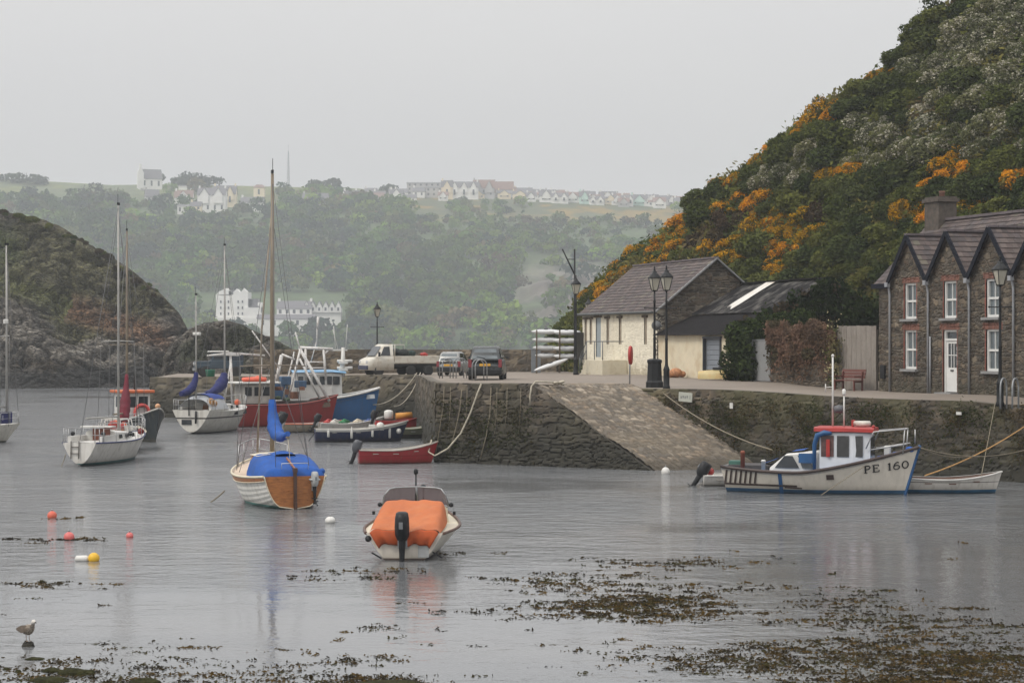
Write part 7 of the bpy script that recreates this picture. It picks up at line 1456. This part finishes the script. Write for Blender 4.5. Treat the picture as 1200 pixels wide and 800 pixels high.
# letters with slab serifs
def stroke(mb, pts, wd): hull_strip(mb, pts, wd, n=5)
def glyph(mb, ch_, x, z, h, w, sl):
    Z_ = lambda u, v: (x+u*w, z+v*h+u*w*sl); T_ = h*.20; t_ = h*.09
    if ch_ in 'PE': stroke(mb, [Z_(.22, 0), Z_(.22, 1)], T_); stroke(mb, [Z_(0, .03), Z_(.5, .03)], t_); stroke(mb, [Z_(0, .97), Z_(.5, .97)], t_)
    if ch_ == 'P': stroke(mb, [Z_(.3, .97)]+[Z_(.5+.42*math.sin(pi*k/8), .73+.24*math.cos(pi*k/8)) for k in range(9)]+[Z_(.3, .49)], T_*.7)
    if ch_ == 'E': stroke(mb, [Z_(.2, .03), Z_(.95, .03), Z_(.98, .28)], t_*1.2); stroke(mb, [Z_(.2, .97), Z_(.9, .97), Z_(.92, .75)], t_*1.2); stroke(mb, [Z_(.2, .52), Z_(.7, .52)], t_*1.2); stroke(mb, [Z_(.7, .4), Z_(.7, .64)], t_)
    if ch_ == '1': stroke(mb, [Z_(.5, 0), Z_(.5, 1)], T_); stroke(mb, [Z_(.2, .03), Z_(.8, .03)], t_); stroke(mb, [Z_(.15, .8), Z_(.5, .95)], t_*1.2)
    if ch_ == '0': stroke(mb, [Z_(.5+.4*math.sin(2*pi*k/16), .5+.46*math.cos(2*pi*k/16)) for k in range(17)], T_*.75)
    if ch_ == '6': stroke(mb, [Z_(.5+.4*math.sin(2*pi*k/14), .3+.27*math.cos(2*pi*k/14)) for k in range(15)], T_*.7); stroke(mb, [Z_(.82, .88), Z_(.6, .97), Z_(.3, .8), Z_(.12, .45), Z_(.12, .3)], T_*.75)
b = MB(); sl = .13
for ch_, x_ in zip('PE160', (1.47, 1.72, 2.16, 2.32, 2.57)): glyph(b, ch_, x_, .68+(x_-1.47)*sl, .235, .20 if ch_ in 'PE' else (.13 if ch_ == '1' else .21), sl)
lm_ = mat('letter_black', (.012, .012, .014), .5); b.build('lettering', lm_, pe)
# wheelhouse
w_ = .62; x0, x1 = .05, 1.72
wh = loftbox([(x0, w_, w_*.93, .62, 1.98), (1.1, w_*.98, w_*.90, .66, 1.98), (1.62, w_*.80, w_*.66, .75, 1.96)]).build('wheelhouse', mat('wheelhouse_white', (.60, .62, .65), .4, .06, 3), pe)
b = MB(); b.grid([[(x, -w, z), (x, -w*.98, z+.11), (x, -w*.8, z+.14), (x, w*.8, z+.14), (x, w*.98, z+.11), (x, w, z)] for x, w, z in ((-.12, .66, 1.97), (1.0, .66, 1.97), (1.74, .52, 1.95))], 0, False); rr_ = [[(-.12, -.66, 1.97), (-.12, -.647, 2.08), (-.12, -.53, 2.11), (-.12, .53, 2.11), (-.12, .647, 2.08), (-.12, .66, 1.97)], [(1.74, -.52, 1.95), (1.74, -.51, 2.06), (1.74, -.42, 2.09), (1.74, .42, 2.09), (1.74, .51, 2.06), (1.74, .52, 1.95)]]
for r_ in rr_: b.add(r_, [tuple(range(6))])
b.add([rr_[0][0], rr_[1][0], rr_[1][5], rr_[0][5]], [(0, 1, 2, 3)]); b.build('roof', mat('roof_red', (.36, .03, .025), .4, .12, 4), wh)
wl_z = lambda z: w_*(1-.07*(z-.62)/1.36)+.014
for xa, xb in ((.10, .50), (.60, .98), (1.10, 1.40)):
    k0 = 1 if xb < 1.05 else .93
    z0_, z1_ = 1.18, 1.84; q = [(xa, -wl_z(z0_)*k0, z0_), (xb, -wl_z(z0_)*(k0-.0 if xb < 1.05 else .885), z0_), (xb, -wl_z(z1_)*(k0 if xb < 1.05 else .85), z1_), (xa, -wl_z(z1_)*k0, z1_)]
    po = panel(wh, q, mat('cabin_glass', (.045, .045, .045), .12, .4, 3) if xa > .55 else mat('window_reddish', (.10, .05, .045), .15, .5, 4)); 
for y0_ in (-.42, .04): panel(wh, [(1.645, y0_, 1.22), (1.645, y0_+.38, 1.22), (1.64, y0_+.34, 1.82), (1.64, y0_+.03, 1.82)], glassd)
b = MB(); b.box((.33, -.665, 1.45), (.12, .02, .55)); b.build('hanging_jacket', redp, wh, .005)
# low shelter aft of the wheelhouse
b = MB(); rows = []
for x, zt_, w in ((-1.55, .80, .58), (-1.02, 1.24, .54), (-.05, 1.33, .5), (.04, 1.28, .5)): rows.append([(x, -w, .62), (x, -w*.92, zt_-.04), (x, -w*.8, zt_), (x, w*.8, zt_), (x, w*.92, zt_-.04), (x, w, .62)])
b.grid(rows, 0, False); sh = b.build('shelter', white, pe); yy = -.575
panel(sh, [(-1.38, -.578, .80), (-.60, -.555, .80), (-.82, -.535, 1.18), (-1.08, -.55, 1.18)], glassd); panel(sh, [(-.50, -.555, .80), (-.12, -.53, .78), (-.36, -.525, 1.2), (-.66, -.535, 1.2)], glassl)
b = MB(); b.grid([[(x, -.2, z), (x, .55, z+.02)] for x, z in ((-2.1, .80), (-1.4, 1.05), (-.9, 1.30), (-.5, 1.36))], 0, True); b.build('tarpaulin', bluecv, pe)
b = MB(); b.tube([(-.1, -.66, .66), (-.1, -.66, 1.55), (.0, -.68, 1.85), (.22, -.69, 1.93), (.45, -.68, 1.92)], [.05, .07, .09, .09, .05], 8); b.box((-.35, -.62, 1.12), (.5, .10, .3)); b.build('hauler_arm', bluet, pe)
b = MB()
for x_, y_, h__ in ((.35, .1, 2.25), ): b.tube([(x_, y_, 2.1), (x_, y_, 2.1+h__)], .03, 6); b.ball((x_, y_, 2.1+h__), .05)
b.tube([(.35, .1, 3.35), (.12, .1, 3.35)], .014, 5); b.tube([(.12, .1, 3.2), (.12, .1, 3.45)], .02, 5); b.tube([(.74, -.1, 2.1), (.74, -.1, 3.15)], .025, 6); b.lathe([(.05, 0), (.06, .05), (.06, .17), (.03, .2)], (.74, -.1, 3.1), 10); b.build('aerial_mast', white, wh)
b = MB(); b.lathe([(.0, 0), (.14, .03), (.17, .13), (.14, .24), (0, .27)], (.56, .0, 2.52), 12); b.build('radar_reflector', mat('reflector_dark', (.09, .09, .1), .4, .2, 4), wh); b = MB(); b.lathe([(.15, 0), (.19, .03), (.19, .12), (.17, .16)], (1.3, .0, 2.11), 16, M=Matrix.Translation((1.3, 0, 2.13)) @ Matrix.Scale(1.45, 4, (1, 0, 0))); b.build('radar', mat('radar_cream', (.58, .56, .50), .4), wh); b = MB(); b.box((1.02, -.2, 2.2), (.05, .05, .26)); b.ball((1.7, -.3, 2.12), .06); b.tube([(1.0, 0, 2.1), (1.05, 0, 2.32)], .03, 6); b.build('roof_lamp', redp, wh)
b = MB(); R_ = [(1.5, -.55, 1.45), (1.75, -.62, 1.98), (2.6, -.42, 2.06), (2.68, -.38, 2.06)]; b.tube(R_, .02, 6); b.tube([(p_[0], -p_[1], p_[2]) for p_ in R_], .02, 6); b.tube([(2.68, -.38, 2.06), (2.72, 0, 2.07), (2.68, .38, 2.06)], .02, 6); b.tube([(1.65, -.62, 1.42), (2.75, -.36, 1.60)], .022, 6); b.tube([(1.65, .62, 1.42), (2.75, .36, 1.60)], .022, 6); b.tube([(2.68, -.38, 2.06), (2.62, -.40, 1.28)], .02, 6); b.tube([(2.68, .38, 2.06), (2.62, .40, 1.28)], .02, 6); b.tube([(2.95, 0, 2.05), (2.95, 0, 1.6)], .02, 6); b.build('bow_rail', steel, pe)
b = MB(); b.box((2.1, -.05, 1.38), (.2, .22, .3)); b.build('winch', white, pe, .03); b = MB(); b.ball((2.8, -.1, 1.42), .14, sz=.7); b.ball((2.4, -.25, 1.28), .15, sz=.5); b.ball((1.95, -.45, 1.15), .16, sz=.5); b.build('blue_netting', bluecv, pe)
for x_, h__ in ((-1.75, .55), (-2.42, .9)): b = MB(); b.lathe([(.07, 0), (.07, h__*.7), (.09, h__*.72), (.05, h__*.8)], (x_, -.55, .6), 10); b.build('bollard_post', white if x_ > -2 else mat('rust_post', (.22, .06, .03), .7), pe)
b = MB(); b.box((-2.7, -.3, .85), (.4, .3, .28)); b.build('fish_box', mat('box_green', (.05, .14, .11), .6), pe, .02); b = MB(); b.box((-2.25, 0, .74), (1.3, 1.1, .25)); b.build('engine_box', mat('dark_deck', (.05, .045, .045), .7), pe, .02)
# tender with raised outboard behind its stern
p = onz(866, 570.5)+Vector((.1, .9, 0)); te_, h_ = dinghy('white tender with a big black outboard behind the stern of the registered fishing boat', p, R(5), 2.5, 1.3, (.36, .36, .5), hullmat('tender_white', (.6, .58, .55), (.3, .28, .25), .05), inw, white, name='tender', thw=2); outboard(te_, -1.25, -.1, .26, .9, .6); b = MB(); b.ball((-.95, .1, .45), .13); b.build('fuel_tank', redp, te_)
# white dinghy at the right
p = onz(1118, 578.5)+Vector((.1, .4, 0)); wd_, h_ = dinghy('long white rowing dinghy with a blue bottom moored in front of the quay wall', p, R(-3), 3.0, 1.25, (.50, .46, .70), hullmat('white_dinghy_hull', (.62, .59, .54), (.02, .09, .17), .13, (.05, .04, .035), ((.36, .38),)), mat('brown_inside', (.12, .06, .04), .6), white, rake=.09)
# ================================================================ buoys, ropes, gull, weed
def sagline(a, b_, sag, n=14): a, b_ = Vector(a), Vector(b_); return [a.lerp(b_, k/n)-Vector((0, 0, sag*4*(k/n)*(1-k/n))) for k in range(n+1)]
def rope(label, a, b_, sag=.2, r=.02, m=None, pts=None, group=None): mb = MB(); mb.tube(pts or sagline(a, b_, sag), r, 6); o = mb.build('mooring_rope', m or rope_d, None); return tag(o, label, 'rope', group)
def buoy(label, px, py, r, m, col2=None, sz=1.0):
    p = onz(px, py); b = MB(); b.ball((0, 0, r*.45), r, sz=sz, n=16, k=10); t = thing('mooring_buoy', label, 'buoy', p); b.build('float', m, t); e = MB(); e.tube([(0, 0, r*.45+r*sz), (0, 0, r*.45+r*sz+.06)], .018, 6); e.build('ring', greym, t); return t
fl_o = mat('buoy_orange', (.62, .12, .07), .5, .15, 5, stain=(.3, .12, .07, .5)); fl_y = mat('buoy_yellow', (.68, .40, .02), .45, .12, 4); fl_p = mat('buoy_pink', (.60, .14, .13), .5, .15, 5)
buoy('orange buoy on the farther weed line at the left', 61, 606.5, .13, fl_o); buoy('pinkish orange buoy on the nearer weed line at the left', 81, 632, .13, fl_p); buoy('small red buoy right of the two weed line buoys', 152, 629.5, .09, fl_p); buoy('white mooring buoy beside the stern of the clinker sailing boat', 387, 612.5, .14, white, sz=.8); buoy('red buoy in front of the dark quay wall', 570, 541.5, .15, mat('buoy_red', (.45, .04, .04), .5)); buoy('white buoy off the foot of the slipway', 780, 555, .16, white, sz=1.1)
p = onz(103, 657); t = thing('mooring_buoy', 'yellow buoy with a pale white float joined to its side', 'buoy', p); b = MB(); b.ball((.13, 0, .06), .125, n=18, k=10); b.build('float', fl_y, t); b = MB(); b.lathe([(.03, -.16), (.075, -.13), (.08, .08), (.05, .14)], n=14, M=Matrix.Translation((-.12, 0, .045)) @ Matrix.Rotation(R(90), 4, 'Y')); b.build('side_float', white, t)
# ropes on the quay
tl = lambda px, D, dz=.08: G(px, D)+Vector((0, 0, dz))
def wallpt(a, b_, px, z, off=.1):
    for s in np.linspace(0, 1, 500):
        q = a.lerp(b_, float(s))
        if 600+q.x/q.y*FPX >= px: break
    n = Vector(((b_-a).normalized().y, -(b_-a).normalized().x)); n = -n if n.dot(a) > 0 else n; return Vector((q.x+n.x*off, q.y+n.y*off, z))
CB = lambda px, z, off=.12: wallpt(C1, B1, px, z, off); RW = lambda px, z, off=.12: wallpt(T2, R2, px, z, off)
g_ = 'mooring ropes hanging on the quay wall'
rope('thick pale rope looping from the quay edge down to the water', None, None, pts=[CB(566, 3.15), CB(563, 2.8, .2), CB(556, 2.0, .3), CB(548, 1.2, .5), CB(538, .6, .8), CB(528, .32, 1.1), CB(519, .45, 1.0), CB(514, .9, .5)], r=.034, m=rope_w, group=g_)
rope('brown rope hanging slack left of the thick pale loop', None, None, pts=[CB(543, 2.9), CB(541, 2.1, .14), CB(536, 1.2, .2), CB(530, .4, .25)], r=.02, m=rope_d, group=g_)
rope('thin dark rope hanging down the wall right of the thick pale loop', None, None, pts=[CB(577, 3.0), CB(576, 2.0, .14), CB(572, 1.1, .16), CB(566, .2, .2)], r=.02, m=rope_d, group=g_)
rope('thin pale rope hanging near the left end of the near quay wall', None, None, pts=[CB(522, 3.0), CB(521, 2.2), CB(517, 1.2, .16), CB(513.5, .3, .2)], r=.016, m=rope_d, group=g_)
for i, px in enumerate([530, 549, 584, 596, 612]): rope('short weedy cord hanging on the quay wall below the parked cars', None, None, pts=[CB(px, 3.0), CB(px-.5, 2.2), CB(px-2, 1.2+.2*(i % 2), .16)], r=.012, m=rope_d, group='short weedy cords on the quay wall')
q = G(489, 117.5); 
rope('upper slanting mooring rope from the pier corner to the blue fishing boat', q+Vector((0, -.2, .2)), pix(437, 474, 117), .5, .026, rope_w); rope('lower slanting mooring rope from the pier corner towards the small tenders', q+Vector((.2, -.3, .2)), pix(462, 476, 108), .5, .026, rope_w)
e = T1.lerp(B1, .02); rope('white hawser hooked over the top corner of the slipway', None, None, pts=[V3(e, 3.2)+Vector((.9, .5, .0)), V3(e, 3.24)+Vector((.35, .15, 0)), V3(e, 3.25), V3(e, 3.08)+Vector((-.16, -.24, 0)), V3(e, 2.7)+Vector((-.22, -.30, 0)), V3(e, 2.35)+Vector((-.2, -.27, 0))], r=.032, m=rope_w); b = MB()
for k in range(6): b.ball((.18*math.cos(k*1.3)*.9+.2, .15*math.sin(k*1.3), .05+.02*k), .09, sz=.6)
tag(b.build('rope_coil', rope_w, None, loc=V3(e, 3.09)+Vector((.7, .45, 0))), 'pale rope coil on the pavement at the slipway corner', 'rope')
rope('pale mooring rope from the quay wall by the sign down to the registered fishing boat', RW(779, 2.75), pix(905, 527, 65.2), .25, .022, rope_d)
rope('long orange rope slanting from the right quay wall over the white dinghy', RW(1202, 1.9, .2)+Vector((.3, -.4, .3)), pix(1084, 557, 61.4), .18, .024, rope_o); rope('bow rope of the registered fishing boat running to the right quay wall', pix(1080, 525, 60.9), RW(1215, 1.25), .3, .018, rope_d); rope('thin upper bow line of the registered fishing boat', pix(1078, 524, 60.9), RW(1150, .9), .2, .012, rope_d); rope('thin painter of the white dinghy to the right quay wall', pix(1150, 557, 62.6), RW(1168, 2.85), .02, .013, rope_d); rope('dark line hanging across the bow of the registered fishing boat', pix(1013, 546, 60.6), pix(962, 580, 60.2), .0, .012, rope_d)
rope('stern rope of the clinker sailing boat going into the water', pix(263, 575, 60), pix(247, 588, 59.2), .02, .022, rope_d); rope('short mooring line off the stern of the white striped yacht', pix(77, 532, 77), pix(71, 548, 76.5), .05, .015, rope_d)
# gull on a rock
rockm = mat('weedy_rock', (.022, .02, .014), .8, .4, 6, bump=1, bscale=12); 
def rock(label, px, py, w, h, seed, m=None):
    p = onz(px, py); rg = np.random.default_rng(seed); u, v = np.meshgrid(np.linspace(0, 2*pi, 49), np.linspace(-.5, pi/2, 19), indexing='ij'); P = np.stack([np.cos(u)*np.cos(v)*w, np.sin(u)*np.cos(v)*w*.8, np.sin(v)*h], -1); n = fbm(P+seed, 2.2/w*.6, 4, seed)+.5*fbm(P+seed, 6/w*.6, 3, seed+3); P = P*(1+.5*n)[..., None]; P[-1] = P[0]
    o = np_mesh('rock', P.reshape(-1, 3), grid_faces(49, 19), m or rockm, None, True); o.location = p; return tag(o, label, 'rock'), p
ro_, gp_ = rock('dark weedy rock under the standing gull', 33, 757, .10, .085, 3)
weedrock = mat('green_weed_rock', (.026, .026, .010), .9, .6, 9, bump=1, bscale=22, spec=.1)
for i, (px, py, w, h, lab) in enumerate([(40, 772, .13, .03, 'flat weedy stone just in front of the gull'), (62, 786, .16, .05, 'green weedy stone left of the longest weedy stone'), (92, 789, .26, .07, 'longest green weedy stone at the lower left'), (58, 797, .28, .05, 'weedy stone below the longest one at the lower left'), (168, 800, .22, .07, 'weedy stone at the bottom edge right of the gull'), (8, 784, .05, .03, 'tiny dark stone by the left edge below the gull'), (21, 787, .05, .03, 'tiny dark stone left of the green weedy stone'), (452, 804, .5, .06, 'broad weedy mound at the bottom edge below the orange motorboat')]): rock(lab, px, py, w, h, 20+i, weedrock)
gl = thing('gull', 'young brown speckled gull with a white head standing on a small rock', 'gull', gp_+Vector((0, 0, .085)), R(-38)); gw = .1
bm_ = MB(); spine = [(-.20, 0, .165, .006, .008), (-.16, 0, .17, .024, .022), (-.11, 0, .175, .042, .042), (-.05, 0, .175, .060, .062), (.01, 0, .18, .066, .070), (.06, 0, .195, .058, .064), (.095, 0, .22, .042, .048), (.11, 0, .25, .032, .034), (.117, 0, .28, .031, .033), (.125, 0, .305, .034, .034), (.140, 0, .315, .030, .029), (.160, 0, .312, .016, .016), (.17, 0, .309, .008, .009)]
rows = [[(x, y+1.25*ry*math.cos(2*pi*k/14), z+1.25*rz_*math.sin(2*pi*k/14)) for k in range(14)] for x, y, z, ry, rz_ in spine]; bm_.grid(rows, 0, True, closed=True); bm_.add(rows[0], [tuple(range(14))], smooth=True); bm_.add(rows[-1], [tuple(range(14))], smooth=True)
m, nt, b = nodes('gull_plumage'); co = N(nt, 'ShaderNodeTexCoord').outputs['Object']; sp = N(nt, 'ShaderNodeSeparateXYZ'); nt.links.new(co, sp.inputs[0]); k1 = ramp_(nt, noise_(nt, co, 55, 3), .4, .6); body = mixc(nt, k1, (.11, .085, .065), (.32, .28, .23)); hd = ramp_(nt, sp.outputs[2], .262, .295); nt.links.new(mixc(nt, hd, body, (.62, .59, .54)), b.inputs['Base Color']); b.inputs['Roughness'].default_value = .9
bm_.build('body', m, gl)
for s in (1, -1):
    w = MB(); w.grid([[(x, s*(1.25*ry+.006)*(1-.35*max(0, dz)/.06), z+dz) for dz in (-.045*k_, -.01, .03*k_, .062*k_)] for x, z, ry, k_ in ((-.27, .165, .012, .3), (-.18, .172, .028, .8), (-.08, .178, .058, 1.1), (.0, .188, .067, 1.1), (.06, .20, .056, .5))], 0, True); w.build('wing', mat('gull_wing', (.10, .078, .06), .9, .5, 50), gl)
    l = MB(); l.tube([(-.01, s*.028, .13), (-.012, s*.03, .06), (-.005, s*.03, .004)], .005, 6); l.tube([(-.01, s*.03, .004), (.035, s*.03, .002)], .005, 5); l.tube([(-.01, s*.03, .004), (.028, s*.045, .002)], .004, 5); l.build('leg', mat('gull_leg', (.28, .2, .15), .7), gl); e_ = MB(); e_.ball((.143, s*.0275, .320), .005, n=8, k=6); e_.build('eye', blackm, gl)
bk = MB(); bk.tube([(.166, 0, .310), (.19, 0, .306), (.207, 0, .300)], [.0105, .0085, .003], 8); bk.build('beak', mat('gull_beak', (.05, .04, .035), .5), gl)
# ---------------------------------------------------------------- floating weed
rg = np.random.default_rng(99)
n = 60000; px = rg.uniform(-20, 1230, n); py = 590+rg.random(n)**.85*230; D = CAMZ*FPX/(py-HY); X = (px-600)/FPX*D
E = [(760, 706, 130, 26, .95), (690, 690, 130, 22, .6), (850, 660, 90, 10, .6), (640, 705, 60, 18, .35), (1000, 768, 170, 26, .75), (1130, 783, 120, 30, 1.1), (880, 778, 120, 16, .55), (1080, 803, 150, 16, 1.1), (450, 799, 70, 9, .9), (90, 778, 90, 20, .34), (330, 792, 150, 16, .16), (560, 700, 220, 60, .16), (150, 770, 220, 40, .22), (1150, 714, 60, 5, .55), (1120, 648, 80, 10, .2), (100, 750, 130, 16, .25), (690, 660, 70, 10, .40), (1000, 720, 260, 30, .30), (600, 770, 700, 40, .15), (440, 672, 120, 14, .30), (90, 684, 120, 5, .45), (880, 690, 50, 12, .4)]
dn = np.zeros(n)
for x, y, rx, ry, a in E: dn = np.maximum(dn, a*np.clip(1.3-np.hypot((px-x)/rx, (py-y)/ry), 0, 1))
ns = fbm(np.stack([X*.30, D*.42, 0*X], -1), 1, 4, 55); pr = np.clip(dn*1.15+ns*.75-.22, 0, 1)*(dn > .02)+.004*(py > 640)
for x0_, x1_, y_, h__ in [(-20, 100, 607, 1.5), (-20, 128, 632, 1.8), (20, 60, 635.5, 1.5)]: pr = np.where((px > x0_)&(px < x1_), np.maximum(pr, 1.3*np.clip(1.2-abs(py-y_)/h__, 0, 1)), pr)
ok = rg.random(n) < pr*.26*(D/36)**-.5; X, D, pr = X[ok], D[ok], pr[ok]; k = len(X)
m_ = (5+rg.random(k)**2*26*(.5+pr)).astype(int); idx = np.repeat(np.arange(k), m_); sx = (.05+.26*rg.random(k)**2)[idx]; sy = (.03+.10*rg.random(k))[idx]; N_ = len(idx)
tw_ = rg.normal(size=k)[idx]*.15; dx = rg.normal(size=N_)*sx; C = np.stack([X[idx]+dx, D[idx]+rg.normal(size=N_)*sy+dx*tw_, .002+.010*rg.random(N_)], -1); print('weed', k, N_)
up = rg.random(N_) < .16; Nn = np.where(up[:, None], np.stack([rg.normal(size=N_)*.6, -1+rg.normal(size=N_)*.4, rg.normal(size=N_)*.25+.3], -1), np.stack([rg.normal(size=N_)*.3, -.25+rg.normal(size=N_)*.25, np.ones(N_)], -1))
S_ = (.022+.036*rg.random(N_))*np.clip(D[idx]/34, .85, 1.6); V, F = quads(C, Nn, S_, rg, 1.9); V[:, 2] = np.clip(V[:, 2], .002, .06)
cc = np.array([(.034, .022, .006), (.022, .016, .006), (.058, .036, .009), (.016, .012, .006), (.030, .026, .008)])[rg.integers(0, 5, k)][idx]*(.65+.7*rg.random(N_))[:, None]
tag(np_mesh('seaweed', V, F, mat('wet_weed', (1, 1, 1), .75, .2, 30, attr=True, spec=.06), np.repeat(cc, 4, 0), False), kind='stuff')
